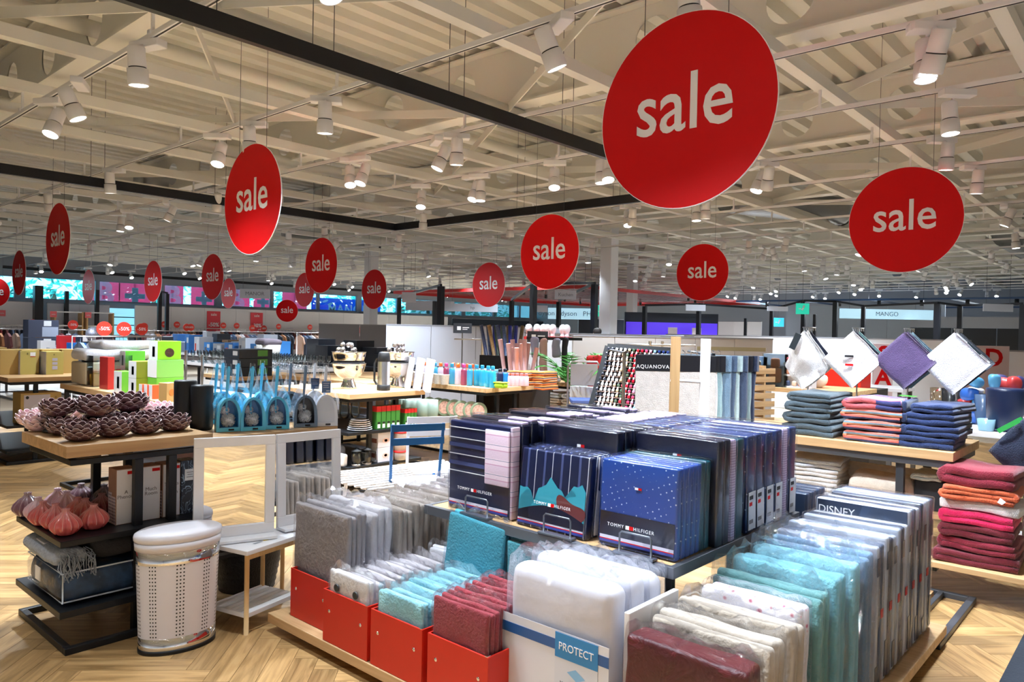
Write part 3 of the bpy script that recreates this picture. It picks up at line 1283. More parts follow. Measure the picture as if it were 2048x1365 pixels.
# ------------------------------------------------------------------ pleated vases
def vase(name, label, m1, m2):
    t = thing(name, label, 'vase')
    prof = [(0.0, 0), (0.034, 0.0), (0.05, 0.01), (0.066, 0.035), (0.069, 0.05), (0.062, 0.07), (0.043, 0.092), (0.022, 0.108), (0.0155, 0.118), (0.0165, 0.126), (0.019, 0.129), (0.0165, 0.131), (0.0125, 0.127), (0.0115, 0.11)]
    pf = []
    for (a, b) in zip(prof[:-1], prof[1:]):
        pf += [a, ((a[0] + b[0]) / 2, (a[1] + b[1]) / 2)]
    pf.append(prof[-1])

    def fn(r, z, a):
        if r < 0.02:
            return r
        k = max(0, min(1, (z - 0.005) / 0.02)) * max(0, min(1, (0.115 - z) / 0.03))
        return r * (1 + k * 0.13 * (abs(math.cos(a * 6 + (z * 8 if z > 0.06 else 0.48))) * 1.6 - 1.0))
    MB().lathe(pf, 84, fn=fn, cap=False).build('vase_body', m1, t)
    rg_ = MB()  # pale tubes along the pleat ridges, painted in as their highlights
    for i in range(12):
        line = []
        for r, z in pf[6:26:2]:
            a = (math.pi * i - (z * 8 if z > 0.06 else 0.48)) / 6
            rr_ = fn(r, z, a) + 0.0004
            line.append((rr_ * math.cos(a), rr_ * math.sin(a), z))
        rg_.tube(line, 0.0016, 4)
    rg_.build('ridge_highlights', m2, t)
    return t


def glaze(name, c):
    """glaze that breaks paler towards the neck"""
    if name in MATS:
        return MATS[name]
    m, t, b = base_mat(name)
    tc = t.node('TexCoord')
    sp_ = t.node('SeparateXYZ', i_0=tc.outputs['Object'])
    nz = t.node('TexNoise', i_Vector=tc.outputs['Object'], i_Scale=40.0, i_Detail=3.0)
    ad = t.node('Math', operation='MULTIPLY_ADD', i_0=nz.outputs['Fac'], i_1=0.05, i_2=sp_.outputs[2])
    pale = tuple(min(255, int(x * 0.6 + 95)) for x in c)
    cc = ramp(t, ad.outputs[0], [(0.03, c), (0.095, c), (0.15, pale)])
    t.link(cc, b.inputs['Base Color'])
    b.inputs['Roughness'].default_value = 0.14
    b.inputs['Coat Weight'].default_value = 0.5
    MATS[name] = m
    return m


for i, (nm, col, lab, spots) in enumerate((
        ('coral', (206, 92, 92), 'coral pink glazed pleated bud vase on the black shelf', [(131, 1070), (187, 1058), (86, 1050), (111, 1058), (155, 1042), (170, 1044)]),
        ('pale', (228, 186, 200), 'pale pink pleated bud vase among coral ones', [(76, 1040), (115, 1022), (133, 1026)]),
        ('mauve', (128, 88, 104), 'mauve pleated bud vase at the shelf edge', [(55, 1033)]),
        ('dusk', (92, 62, 74), 'dark mauve pleated bud vase before the black post', [(162, 1012)]),
        ('wine', (110, 36, 48), 'wine red pleated bud vase beside the gift boxes', [(203, 1034)]),
        ('night', (48, 34, 46), 'blackish pleated bud vase at the back of the shelf', [(208, 1012)]))):
    v = vase('bud_vase', lab, glaze('glaze_' + nm, col), mat('ridge_highlight_' + nm, tuple(min(255, int(x * 0.6 + 100)) for x in col), 0.2, coat=0.4))
    spread(v, spots, 0.565, 'bud vases on the black shelf', cs=0.98, rnd=0.04, seed=20 + i)

# ------------------------------------------------------------------ gift bottle boxes
KRAFT = mat('kraft_brown', (150, 112, 92), 0.7, var=0.1, vscale=20)
def dots_mat():
    m, t, b = base_mat('kraft_dots')
    tc = t.node('TexCoord')
    vo = t.node('TexVoronoi', i_Vector=tc.outputs['Object'], i_Scale=58.0)
    vo.inputs['Randomness'].default_value = 0.0
    cc = ramp(t, vo.outputs['Distance'], [(0.28, (52, 48, 78)), (0.34, (206, 190, 196))], 'LINEAR')
    t.link(cc, b.inputs['Base Color'])
    return m


KDOT = dots_mat()


def floral_mat():
    m, t, b = base_mat('dark_floral_print')
    tc = t.node('TexCoord')
    mp = t.node('Mapping', i_Vector=tc.outputs['Object'])
    mp.inputs['Scale'].default_value = (26, 26, 14)
    nz = t.node('TexNoise', i_Vector=mp.outputs[0], i_Scale=1.0, i_Detail=1.0)
    nz.inputs['Distortion'].default_value = 1.6
    ab = t.node('Math', operation='SUBTRACT', i_0=nz.outputs['Fac'], i_1=0.5)
    a2 = t.node('Math', operation='ABSOLUTE', i_0=ab.outputs[0])
    cc = ramp(t, a2.outputs[0], [(0.008, (150, 175, 200)), (0.022, (22, 34, 52))])
    t.link(cc, b.inputs['Base Color'])
    b.inputs['Roughness'].default_value = 0.4
    return m


CARD = mat('white_card', (226, 224, 230), 0.55)
HAND = mat('handwriting_grey', (120, 116, 120), 0.7)
for i, (x0, w, words, lab) in enumerate(((1.555, 0.105, 'A\nPhenom', 'white bottle gift box with dotted kraft side and handwritten words'),
                                        (1.685, 0.105, 'Much\nRoom', 'plain white bottle gift box between two black posts'),
                                        (1.80, 0.10, 'Thanks\na\nBunch', 'white bottle gift box reading Thanks a Bunch'))):
    t = thing('gift_box', lab, 'box', (x0, 4.2, 0.565))
    MB().bbox(0, 0.0, 0, w, 0.105, 0.30, 0.002).build('carton', KRAFT, t)
    MB().box(0.004, -0.0015, 0.003, w - 0.004, 0.0, 0.295).build('front_sheet', CARD, t)
    MB().box(-0.0012, 0.004, 0.003, 0, 0.05, 0.15).box(-0.0012, 0.055, 0.003, 0, 0.10, 0.17).build('dotted_sheet', KDOT, t)
    MB().box(w * .55, -0.003, 0.268, w - 0.006, -0.0015, 0.285).build('price_sticker', RED, t)
    text(words, HAND, t, (w / 2, -0.003, 0.16), '-y', size=0.028, depth=0.001, lspace=0.85)
t = thing('gift_box', 'dark bottle gift box with white drawn flowers', 'box', (1.905, 4.2, 0.565))
MB().bbox(0, 0, 0, 0.095, 0.105, 0.305, 0.003).build('carton', floral_mat(), t)
MB().box(0.02, -0.0015, 0.19, 0.08, 0, 0.255).build('paper_label', WHITE, t)
MB().box(0.03, -0.0025, 0.235, 0.07, -0.0015, 0.238).box(0.035, -0.0025, 0.222, 0.065, -0.0015, 0.225).box(0.03, -0.0025, 0.208, 0.07, -0.0015, 0.211).build('print_lines', HAND, t)

# ------------------------------------------------------------------ throw, blanket and bedding bag on the low shelf
BAGF = mat('bedding_navy', (40, 70, 104), 0.7, var=0.7, vscale=16, bump=0.2)
t = thing('bedding_bag', 'navy patterned bedspread in a clear zipped plastic bag', 'bedding bag', (1.63, 4.40, 0.217))
MB().rbox((0, 0, 0.085), (0.70, 0.54, 0.165), 0.06, (8, 6, 2), nz=0.012, nscale=9).build('bedspread', BAGF, t)
MB().rbox((0, 0, 0.09), (0.73, 0.57, 0.178), 0.05, (8, 6, 2), nz=0.012, nscale=12, seed=3).build('plastic_bag', FILM, t)
pip = MB()
for zz in (0.02, 0.165):
    pip.tube([(-0.35, -0.27, zz), (0.35, -0.27, zz), (0.35, 0.27, zz), (-0.35, 0.27, zz)], 0.004, 6, closed=True)
pip.tube([(-0.35, -0.282, 0.02), (-0.35, -0.282, 0.16)], 0.004, 6)
pip.tube([(0.02, -0.287, 0.02), (0.02, -0.287, 0.165)], 0.003, 6)
pip.tube([(0.02, -0.289, 0.10), (0.34, -0.289, 0.11)], 0.004, 6)
pip.build('piping', mat('clear_piping', (200, 212, 225), 0.2, coat=0.5), t)
MB().box(-0.37, 0.0, 0.07, -0.366, 0.08, 0.14).build('paper_tag', WHITE, t)
THROW = mat('throw_grey', (172, 180, 192), 0.9, bump=0.8, bscale=120, var=0.15, vscale=60)
DTHROW = mat('throw_charcoal', (58, 56, 58), 0.95, bump=0.6, bscale=150)
t = thing('folded_blanket', 'charcoal wool blanket folded on the bedding bag', 'blanket', (1.72, 4.42, 0.405))
MB().rbox((0, 0, 0.055), (0.56, 0.50, 0.11), 0.05, (6, 6, 2), nz=0.012, nscale=8).build('wool_fold', DTHROW, t)
t = thing('throw', 'pale grey knitted throw with fringe lying on the bedding bag', 'throw', (1.33, 4.42, 0.405))
MB().rbox((0, 0, 0.04), (0.17, 0.5, 0.085), 0.04, (4, 8, 2), nz=0.018, nscale=10).build('knit', THROW, t)
fr_ = MB()
rf = random.Random(8)
for i in range(46):
    x = -0.06 + 0.16 * rf.random()
    a = Vector((x, -0.22 + rf.uniform(-.02, .03), 0.055 + rf.uniform(-.015, .02)))
    fr_.tube([a, a + Vector((rf.uniform(-.01, .02), -0.04, -0.012)), a + Vector((rf.uniform(-.02, .03), -0.068, -0.05)), a + Vector((rf.uniform(-.02, .03), -0.072, -0.11))], 0.0028, 4)
fr_.build('fringe', THROW, t)
MB().rbox((-0.01, 0.02, 0.083), (0.10, 0.13, 0.012), 0.005, (2, 2, 1)).build('paper_band', CARD, t)

# ------------------------------------------------------------------ laundry bin
t = thing('laundry_bin', 'white oval perforated metal laundry bin with chrome bands', 'bin', (1.715, 3.80, 0), math.radians(-8))
A0, B0, A1, B1 = 0.184, 0.124, 0.204, 0.138


def oval(mb, zr, da=0.0, seg=64, mi=0, cap=False):
    vs, fs = [], []
    n = len(zr)
    for s in range(seg):
        a = 2 * math.pi * s / seg
        for z, e in zr:
            k = z / 0.56
            ra, rb_ = A0 + (A1 - A0) * k + e + da, B0 + (B1 - B0) * k + e + da
            vs.append((ra * math.cos(a), rb_ * math.sin(a), z))
    for s in range(seg):
        s2 = (s + 1) % seg
        for i in range(n - 1):
            fs.append((s * n + i, s2 * n + i, s2 * n + i + 1, s * n + i + 1))
    if cap:
        fs.append(tuple(s * n + n - 1 for s in range(seg)))
    mb.add(vs, fs, mi, True)
    return mb


CREAM = mat('bin_enamel', (226, 224, 232), 0.38, coat=0.2)
oval(MB(), [(0.075, 0.0), (0.50, 0.0), (0.56, 0.0)]).build('bin_body', CREAM, t)
oval(MB(), [(0.0, 0.0), (0.0, 0.004), (0.022, 0.004), (0.022, 0.0)]).build('rubber_foot', BLACKP, t)
oval(MB(), [(0.022, 0.001), (0.082, 0.001), (0.082, -0.002)]).build('chrome_band', CHROME, t)
oval(MB(), [(0.452, 0.0012), (0.516, 0.0012), (0.516, -0.001)]).build('chrome_band', CHROME, t)
oval(MB(), [(0.518, 0.0), (0.519, 0.005), (0.556, 0.006), (0.557, 0.0)]).build('collar', CREAM, t)
mb = MB()
seg = 64
prof = [(0.0, 0.560), (1.0, 0.560), (1.025, 0.566), (1.03, 0.580), (1.01, 0.594), (0.93, 0.603), (0.5, 0.609), (0.0, 0.610)]
vs, fs = [], []
for s in range(seg):
    a = 2 * math.pi * s / seg
    for k, z in prof:
        vs.append((A1 * 1.02 * k * math.cos(a), B1 * 1.02 * k * math.sin(a), z))
n = len(prof)
for s in range(seg):
    s2 = (s + 1) % seg
    fs += [(s * n + i, s2 * n + i, s2 * n + i + 1, s * n + i + 1) for i in range(n - 1)]
MB().add(vs, fs, 0, True).build('lid', CREAM, t)
hol = MB()
for cdeg in (188, 222, 262, 302, 336, 10):
    for cc in (-1, 0, 1):
        for rr_ in range(20):
            z = 0.095 + rr_ * 0.0185
            k = z / 0.56
            ra, rb_ = A0 + (A1 - A0) * k + 0.0006, B0 + (B1 - B0) * k + 0.0006
            a = math.radians(cdeg) + cc * 0.014 / (0.17)
            h = 0.0031 / 0.17
            q = []
            for da, dz in ((-h, -0.0034), (h, -0.0034), (h, 0.0034), (-h, 0.0034)):
                q.append((ra * math.cos(a + da), rb_ * math.sin(a + da), z + dz))
            hol.add(q, [(0, 1, 2, 3)])
ho = hol.build('perforations', INK, t)
ho['kind'] = 'stuff'

# ------------------------------------------------------------------ white side table with wooden legs
LEGW = wood_mat('beech', (226, 192, 140), (204, 164, 108), axis=2)
t = thing('side_table', 'small white side table with round beech legs and slatted lower shelf', 'side table', (2.01, 3.645, 0), math.radians(14))
MB().bbox(-0.015, -0.015, 0.43, 0.40, 0.30, 0.455, 0.003).build('table_top', WHITEM, t)
for x, y in ((0.0, 0.0), (0.37, 0.0), (0.0, 0.27), (0.37, 0.27)):
    MB().tube([(x + 0.008, y + 0.008, 0), (x + 0.008, y + 0.008, 0.43)], 0.013, 10).build('leg', LEGW, t)
MB().bbox(0.0, 0.0, 0.09, 0.38, 0.012, 0.115, 0.002).bbox(0.0, 0.27, 0.09, 0.38, 0.282, 0.115, 0.002).bbox(0.0, 0.012, 0.09, 0.012, 0.27, 0.115, 0.002).build('shelf_frame', WHITEM, t)
for i in range(6):
    y = 0.02 + i * 0.041
    MB().bbox(0.012, y, 0.10, 0.38, y + 0.034, 0.112, 0.002).build('slat', WHITEM, t)
MB().bbox(0.008, 0.0, 0.40, 0.37, 0.016, 0.43, 0.002).build('apron', LEGW, t)
st = MB()
st.add([(0.10, 0.05, 0.4562), (0.16, 0.05, 0.4562), (0.16, 0.07, 0.4562), (0.10, 0.07, 0.4562)], [(0, 1, 2, 3)])
st.add([(0.17, 0.055, 0.4562), (0.20, 0.05, 0.4562), (0.21, 0.075, 0.4562), (0.18, 0.08, 0.4562)], [(0, 1, 2, 3)], 1)
st.build('price_sticker', [mat('sticker_grey', (150, 155, 165), 0.5), mat('sticker_yellow', (235, 205, 90), 0.5)], t)

# a second side table behind it, under the other mirror
t = thing('side_table', 'white side table with beech legs standing behind the grey bedding packs', 'side table', (2.42, 3.72, 0), math.radians(4))
MB().bbox(-0.015, -0.015, 0.43, 0.42, 0.26, 0.455, 0.003).build('table_top', WHITEM, t)
for x, y in ((0.0, 0.0), (0.38, 0.0), (0.0, 0.23), (0.38, 0.23)):
    MB().tube([(x + 0.008, y + 0.008, 0), (x + 0.008, y + 0.008, 0.43)], 0.013, 10).build('leg', LEGW, t)

# ------------------------------------------------------------------ mirrors
MIRR = mat('mirror_glass', (236, 238, 240), 0.015, metal=1.0)


def mirror(label, x0, y0, w, z0, z1, rz, tilt):
    t = thing('mirror', label, 'mirror', (x0, y0, z0), (tilt, 0, rz))
    h = z1 - z0
    fw = 0.052
    rails = ((0, 0, w, fw * 1.1), (0, h - fw, w, h), (0, fw * 1.1, fw, h - fw), (w - fw, fw * 1.1, w, h - fw))
    for a in rails:
        MB().bbox(a[0], -0.014, a[1], a[2], 0.014, a[3], 0.003).build('frame_rail', WHITEM, t)
    MB().box(fw - 0.004, 0.0, fw, w - fw + 0.004, 0.006, h - fw + 0.004).build('mirror_glass', MIRR, t)
    MB().bbox(0.0, -0.10, -0.016, w, 0.014, 0.0, 0.002).build('ledge', WHITEM, t)


mirror('white framed mirror with ledge standing behind the laundry bin', 1.862, 3.96, 0.43, 0.475, 1.03, math.radians(-19), math.radians(0.5))
mirror('white framed mirror with ledge reflecting coloured towels', 2.33, 3.89, 0.42, 0.475, 1.015, math.radians(-4), math.radians(-2))

# wicker basket and pale cushions under the rack's second half
WICK = mat('wicker_black', (34, 32, 34), 0.6, bump=1.0, bscale=90)
t = thing('wicker_basket', 'black and white woven basket under the rack behind the side table', 'basket', (2.4, 4.35, 0.0))
mb = MB()
n = 96
prof = [(0.0, 0.0), (0.17, 0.0)] + [(0.17 + 0.05 * i / 14 + (0.005 if i % 2 else 0), 0.02 + i * 0.02) for i in range(14)] + [(0.2, 0.30)]
mb.lathe(prof, 40, cap=False)
mb.build('weave', WICK, t)
LIL = mat('lilac_cotton', (206, 188, 208), 0.85, bump=0.15, bscale=30)
for k, z in enumerate((0.57, 0.66, 0.75)):
    t = thing('folded_duvet', 'pale lilac folded bed cover stacked under the oak top', 'bed cover', (2.28, 4.52, z), group='lilac bed covers under the rack')
    MB().rbox((0, 0, 0.045), (0.46, 0.42, 0.085), 0.04, (5, 5, 2), nz=0.008, seed=k).build('cover', LIL, t)
rb('shelf', 2.05, 4.12, 0.535, 2.80, 4.78, 0.565, BLACK, rack, RO)
rb('shelf', 2.05, 4.06, 0.30, 2.80, 4.12, 0.32, BLACK, rack, RO)

# ------------------------------------------------------------------ toilet brushes
t0 = thing('toilet_brush', 'tall matt black toilet brush holder with steel handle', 'toilet brush', P(403, 860, 1.005), group='black toilet brush holders')
MB().lathe([(0.0, 0), (0.055, 0), (0.062, 0.006), (0.066, 0.02), (0.066, 0.265), (0.062, 0.275), (0.02, 0.277), (0.0, 0.277)], 32).build('holder', mat('soft_black', (22, 27, 34), 0.5), t0)
MB().tube([(0, 0, 0.27), (0, 0, 0.46)], 0.008, 10).build('handle', STEEL, t0)
dup(t0, P(370, 850, 1.03))


def arch(w, h, n=14, pw=1.0):
    """outline of a tall arch: wide foot, egg-shaped head"""
    pts = [(-w / 2, 0.0), (w / 2, 0.0)]
    for i in range(n + 1):
        a = math.pi * i / n
        k = math.sin(a)
        x = w / 2 * math.cos(a)
        z = h * (0.28 + 0.72 * k ** 0.75)
        pts.append((x * (1 - 0.10 * k), z))
    return pts


def brush(label, c_out, c_in, white=False):
    t = thing('toilet_brush', label, 'toilet brush')
    mo = mat('plastic_%s' % '_'.join(map(str, c_out)), c_out, 0.25, coat=0.3)
    mi_ = mat('plastic_%s' % '_'.join(map(str, c_in)), c_in, 0.3)
    w, h, d = 0.148, 0.205, 0.10
    out = arch(w, h)
    inn = [(x * 0.74, z * 0.80 + 0.024) for x, z in arch(w, h)]
    mb = MB()
    n = len(out)
    vs = [(x, -d / 2, z) for x, z in out] + [(x, -d / 2 + 0.008, z) for x, z in inn]
    mb.add(vs, [(i, (i + 1) % n, n + (i + 1) % n, n + i) for i in range(n)])
    vs = [(x, -d / 2, z) for x, z in out] + [(x * 0.92, d / 2, z * 0.97) for x, z in out]
    mb.add(vs, [(i, n + i, n + (i + 1) % n, (i + 1) % n) for i in range(n)] + [tuple(range(n, 2 * n))[::-1]], 0, True)
    mb.build('holder_shell', mo, t)
    if not white:
        ins = MB()
        vs = [(x, -d / 2 + 0.008, z) for x, z in inn] + [(x * 0.95, d / 2 - 0.02, z) for x, z in inn]
        ins.add(vs, [(i, (i + 1) % n, n + (i + 1) % n, n + i) for i in range(n)] + [tuple(range(n, 2 * n))])
        ins.build('holder_inside', mi_, t)
    else:
        MB().prism(inn, 0.002, 'xz', -d / 2 + 0.006).build('holder_inside', mi_, t)
    # bristle heads
    br_ = MB()
    rb_ = random.Random(4)
    for (cx, cz, rr, cnt) in ((0.0, 0.066, 0.041, 260), (-0.016, 0.122, 0.026, 110)):
        br_.lathe([(rr * 0.75 * math.sin(math.pi * i / 8), -rr * 0.8 * math.cos(math.pi * i / 8)) for i in range(9)], 12, (cx, -0.005 if cz < 0.1 else 0.012, cz))
        for i in range(cnt):
            u = Vector((rb_.uniform(-1, 1), rb_.uniform(-1, 0.3), rb_.uniform(-1, 1))).normalized()
            c = Vector((cx, -0.005 if cz < 0.1 else 0.012, cz))
            a, b = c + u * rr * 0.6, c + u * rr * rb_.uniform(0.95, 1.12)
            br_.tube([a, b], [0.0022, 0.0030], 4)
    if not white:
        br_.build('bristles', mat('bristle_white', (246, 248, 252), 0.7), t)
    hx = -0.008
    MB().tube([(hx, -0.005, 0.09), (hx, 0.0, 0.21), (hx + 0.002, 0.0, 0.24), (hx + 0.006, 0.0, 0.30), (hx + 0.01, 0.0, 0.375), (hx + 0.011, 0, 0.392)],
              [0.007, 0.007, 0.008, 0.010, 0.0105, 0.006], 10).build('handle', mo, t)
    MB().box(-0.004, -d / 2 - 0.0012, 0.006, 0.028, -d / 2, 0.017).build('brand_tag', INK, t)
    # clear bag drawn up round the handle
    bag = MB()
    seg = 20
    vs, fs = [], []
    prof = [(0.085, 0.055, 0.10), (0.085, 0.055, 0.17), (0.066, 0.05, 0.215), (0.045, 0.035, 0.25), (0.03, 0.022, 0.31), (0.018, 0.014, 0.37), (0.015, 0.012, 0.41)]
    rr2 = random.Random(len(label))
    for s in range(seg):
        a = 2 * math.pi * s / seg
        for (ra, rbb, z) in prof:
            k = 1 + rr2.uniform(-.07, .07)
            vs.append((ra * math.cos(a) * k, rbb * math.sin(a) * k - 0.005, z + rr2.uniform(-.004, .004)))
    m_ = len(prof)
    for s in range(seg):
        s2 = (s + 1) % seg
        fs += [(s * m_ + i, s2 * m_ + i, s2 * m_ + i + 1, s * m_ + i + 1) for i in range(m_ - 1)]
    bag.add(vs, fs, 0, True)
    bag.build('plastic_bag', FILM, t)
    return t


TB = ((92, 204, 244), (36, 138, 206))
b1 = brush('sky blue toilet brush set in an arched holder, bagged', *TB)
rbz = random.Random(2)
for i, (px, py) in enumerate(((455, 862), (503, 860), (553, 857), (432, 846), (474, 846), (523, 843), (418, 838))):
    o = b1 if i == 0 else dup(b1)
    o.location = P(px, py, 1.007)
    o.location.y = min(o.location.y, 4.73)
    o['group'] = 'sky blue toilet brush sets on the oak top'
    o.rotation_euler = (0, 0, math.radians(-22 + rbz.uniform(-6, 6)))
b2 = brush('slate grey toilet brush set in an arched holder, bagged', (104, 124, 146), (46, 54, 66))
for i, (px, py) in enumerate(((609, 853), (580, 842))):
    o = b2 if i == 0 else dup(b2)
    o.location = P(px, py, 1.007)
    o.location.y = min(o.location.y, 4.73)
    o['group'] = 'slate grey toilet brush sets'
    o.rotation_euler = (0, 0, math.radians(-24))
b3 = brush('white toilet brush set in closed arched holder with blue card', (236, 238, 244), (222, 226, 234), True)
for i, (px, py) in enumerate(((650, 851), (628, 840))):
    o = b3 if i == 0 else dup(b3)
    o.location = P(px, py, 1.007)
    o.location.y = min(o.location.y, 4.73)
    o['group'] = 'white toilet brush sets'
    o.rotation_euler = (0, 0, math.radians(-26))
    cd = MB().bbox(-0.028, -0.03, 0.215, 0.028, -0.026, 0.29, 0.001).build('blue_card', mat('card_blue', (92, 124, 168), 0.5), o)
    MB().box(-0.02, -0.0312, 0.275, 0.02, -0.03, 0.278).box(-0.02, -0.0312, 0.262, 0.014, -0.03, 0.265).box(-0.02, -0.0312, 0.249, 0.018, -0.03, 0.252).box(0.0, -0.0312, 0.225, 0.022, -0.03, 0.231).build('print_lines', WHITE, cd)

# ================================================================== bed-linen stand in the middle
stand = thing('linen_stand', 'low oak platform with raised grey-edged shelf for bed linen', 'display stand', (3.345, 2.24, 0))
SO = (3.345, 2.24, 0)
rb('platform', 2.12, 0.88, 0.05, 4.57, 3.62, 0.10, OAKY, stand, SO, 0.004)
for a in ((2.3, 1.0, 4.45, 1.04), (2.3, 3.46, 4.45, 3.5), (2.3, 1.04, 2.34, 3.46)):
    rb('plinth_bar', a[0], a[1], 0.0, a[2], a[3], 0.05, BLACK, stand, SO)
for a in ((4.45, 0.885, 5.42, 0.925), (5.38, 0.925, 5.42, 1.30), (4.62, 1.06, 5.38, 1.09), (4.45, 0.925, 4.49, 3.4)):
    rb('base_bar', a[0], a[1], 0.0, a[2], a[3], 0.035, GREYD, stand, SO)
rb('plinth_board', 4.60, 1.11, 0.0, 5.36, 1.28, 0.035, OAK, stand, SO)
rb('shelf_panel', 2.70, 1.51, 0.672, 4.00, 2.97, 0.70, OAKY, stand, SO)
for a in ((2.675, 1.485, 4.025, 1.512), (2.675, 2.968, 4.025, 2.995), (2.675, 1.512, 2.702, 2.968), (3.998, 1.512, 4.025, 2.968)):
    rb('shelf_edge', a[0], a[1], 0.655, a[2], a[3], 0.703, GREYM, stand, SO, 0.002)
for x in (2.9, 3.76):
    for y in (1.62, 2.84):
        rb('post', x, y, 0.10, x + 0.035, y + 0.035, 0.66, GREYD, stand, SO)
t = thing('panel_board', 'dark teal packed quilt standing under the raised shelf', 'bedding pack', (2.86, 2.36, 0.102))
MB().rbox((0.06, 0, 0.25), (0.12, 0.62, 0.5), 0.03, (2, 5, 5), nz=0.01).build('quilt', mat('dark_teal', (16, 66, 74), 0.5, bump=0.2), t)

# ------------------------------------------------------------------ red display boxes
def red_box(x, y, label):
    t = thing('display_box', label, 'box', (x, y, 0.102))
    w, d, h, k = 0.355, 0.52, 0.255, 0.008
    MB().bbox(0, -w / 2, 0, k, w / 2, h, 0.0015).build('front_panel', RED2, t)
    MB().bbox(d - k, -w / 2, 0, d, w / 2, h, 0.0015).build('back_panel', RED2, t)
    MB().bbox(k, -w / 2, 0, d - k, -w / 2 + k, h, 0.0015).build('side_panel', RED2, t)
    MB().bbox(k, w / 2 - k, 0, d - k, w / 2, h, 0.0015).build('side_panel', RED2, t)
    MB().box(k, -w / 2 + k, 0.0, d - k, w / 2 - k, 0.006).build('bottom_panel', RED2, t)
    for yy in (-0.125, 0.125):
        MB().lathe([(0.0, 0.003), (0.004, 0.003), (0.0085, 0.002), (0.0085, 0)], 14, cap=False).xform(Matrix.Translation((0, yy, 0.155)) @ Matrix.Rotation(math.radians(-90), 4, 'Y')).build('rivet', CHROME, t)
    lipm = MB().bbox(0.0, -w / 2 + 0.004, h, 0.02, -w / 2 + 0.018, h + 0.004, 0.001)
    lipm.build('corner_clip', CHROME, t)
    return t


red_box(2.185, 3.325, 'orange red metal box holding tall grey linen packs')
red_box(2.125, 2.935, 'orange red metal box holding white buttoned pillowcases')
red_box(2.125, 2.555, 'orange red metal box holding turquoise terry packs')
red_box(2.125, 2.165, 'orange red metal box holding burgundy packs')

# ------------------------------------------------------------------ wrapped packs
def cloth(name, c, rough=0.85, bump=0.35, bscale=60, var=0.08):
    return mat('cloth_' + name, c, rough, bump=bump, bscale=bscale, var=var, vscale=18, sheen=0.15, fold=0.2, fscale=6.0)


def pack_proto(name, label, cat, w, t_, h, m, layers=1, nz=0.008, film=FILM, top=0.05, seed=0, r=0.02):
    """folded textile in a clear bag: local x is its thickness, y its width, stands on z=0"""
    o = thing(name, label, cat)
    mb = MB()
    k = t_ / layers
    for i in range(layers):
        mb.rbox((k * (i + 0.5), 0, h / 2), (k * 0.96, w * (1 - 0.02 * (i % 2)), h * (1 - 0.025 * ((i * 7 + seed) % 3))), min(r, k * 0.45), (1, 6, 6), nz=nz, nscale=7, seed=seed + i)
    mb.build('folded_textile', m, o)
    if film:
        rr_ = random.Random(seed + 77)

        def crumple(p):
            z = p[2]
            if z > h / 2 * 0.9:
                q = (z - h / 2 * 0.9) / (h * 0.06)
                return (p[0] * (1 - 0.35 * min(1, q)), p[1] * (1 - 0.02 * q), z + top * min(1, max(0, q)) * (0.45 + 0.9 * noise.noise(Vector((p[1] * 16 + seed, seed * 1.7, p[0] * 30)))))
            return p
        MB().rbox((t_ / 2, 0, h / 2 + 0.002), (t_ + 0.012, w + 0.014, h + 0.01), 0.012, (2, 14, 8), nz=nz * 0.9, nscale=14, seed=seed + 9, fn=crumple).build('plastic_bag', film, o)
    return o


def row(proto, x0, y, z, n, step, lean=0.0, seed=0, group=None, jit=0.012):
    """a row of packs standing one behind another along +x"""
    rr_ = random.Random(seed)
    res = []
    x = x0
    for i in range(n):
        o = proto if i == 0 else dup(proto)
        o.location = (x, y + rr_.uniform(-jit, jit), z)
        o.rotation_euler = (0, lean + rr_.uniform(-0.03, 0.03), rr_.uniform(-0.03, 0.03))
        s = 1 + rr_.uniform(-.03, .03)
        o.scale = (1, s, 1 + rr_.uniform(-.04, .03))
        if group:
            o['group'] = group
        x += step * rr_.uniform(0.96, 1.06)
        res.append(o)
    return res


GREY = cloth('grey', (152, 146, 148))
GREYW = cloth('greywhite', (196, 192, 196))
GREYB = cloth('beige', (164, 152, 142))
GREYK = cloth('darkgrey', (96, 92, 94))
g1 = pack_proto('linen_pack', 'tall grey ribbed bed linen pack at the front of the grey row', 'linen pack', 0.49, 0.12, 0.60, GREY, 4, seed=1)
row(g1, 2.215, 3.285, 0.112, 1, 0.13)
g2 = pack_proto('linen_pack', 'off-white quilted bed linen pack behind the grey ribbed one', 'linen pack', 0.48, 0.13, 0.60, GREYW, 3, seed=5, nz=0.012)
row(g2, 2.37, 3.28, 0.112, 1, 0.15)
g3 = pack_proto('linen_pack', 'beige grey folded linen pack in the tall row', 'linen pack', 0.48, 0.10, 0.58, GREYB, 3, seed=9)
row(g3, 2.54, 3.285, 0.102, 5, 0.112, seed=3, group='beige grey linen packs')
g4 = pack_proto('linen_pack', 'pale grey linen pack with crumpled film further along the row', 'linen pack', 0.49, 0.11, 0.60, GREY, 3, seed=13)
row(g4, 3.12, 3.285, 0.102, 4, 0.118, seed=4, group='pale grey linen packs')
g5 = pack_proto('linen_pack', 'dark grey folded linen pack at the end of the row', 'linen pack', 0.48, 0.10, 0.60, GREYK, 3, seed=17)
row(g5, 3.61, 3.285, 0.102, 7, 0.115, seed=5, group='dark grey linen packs')

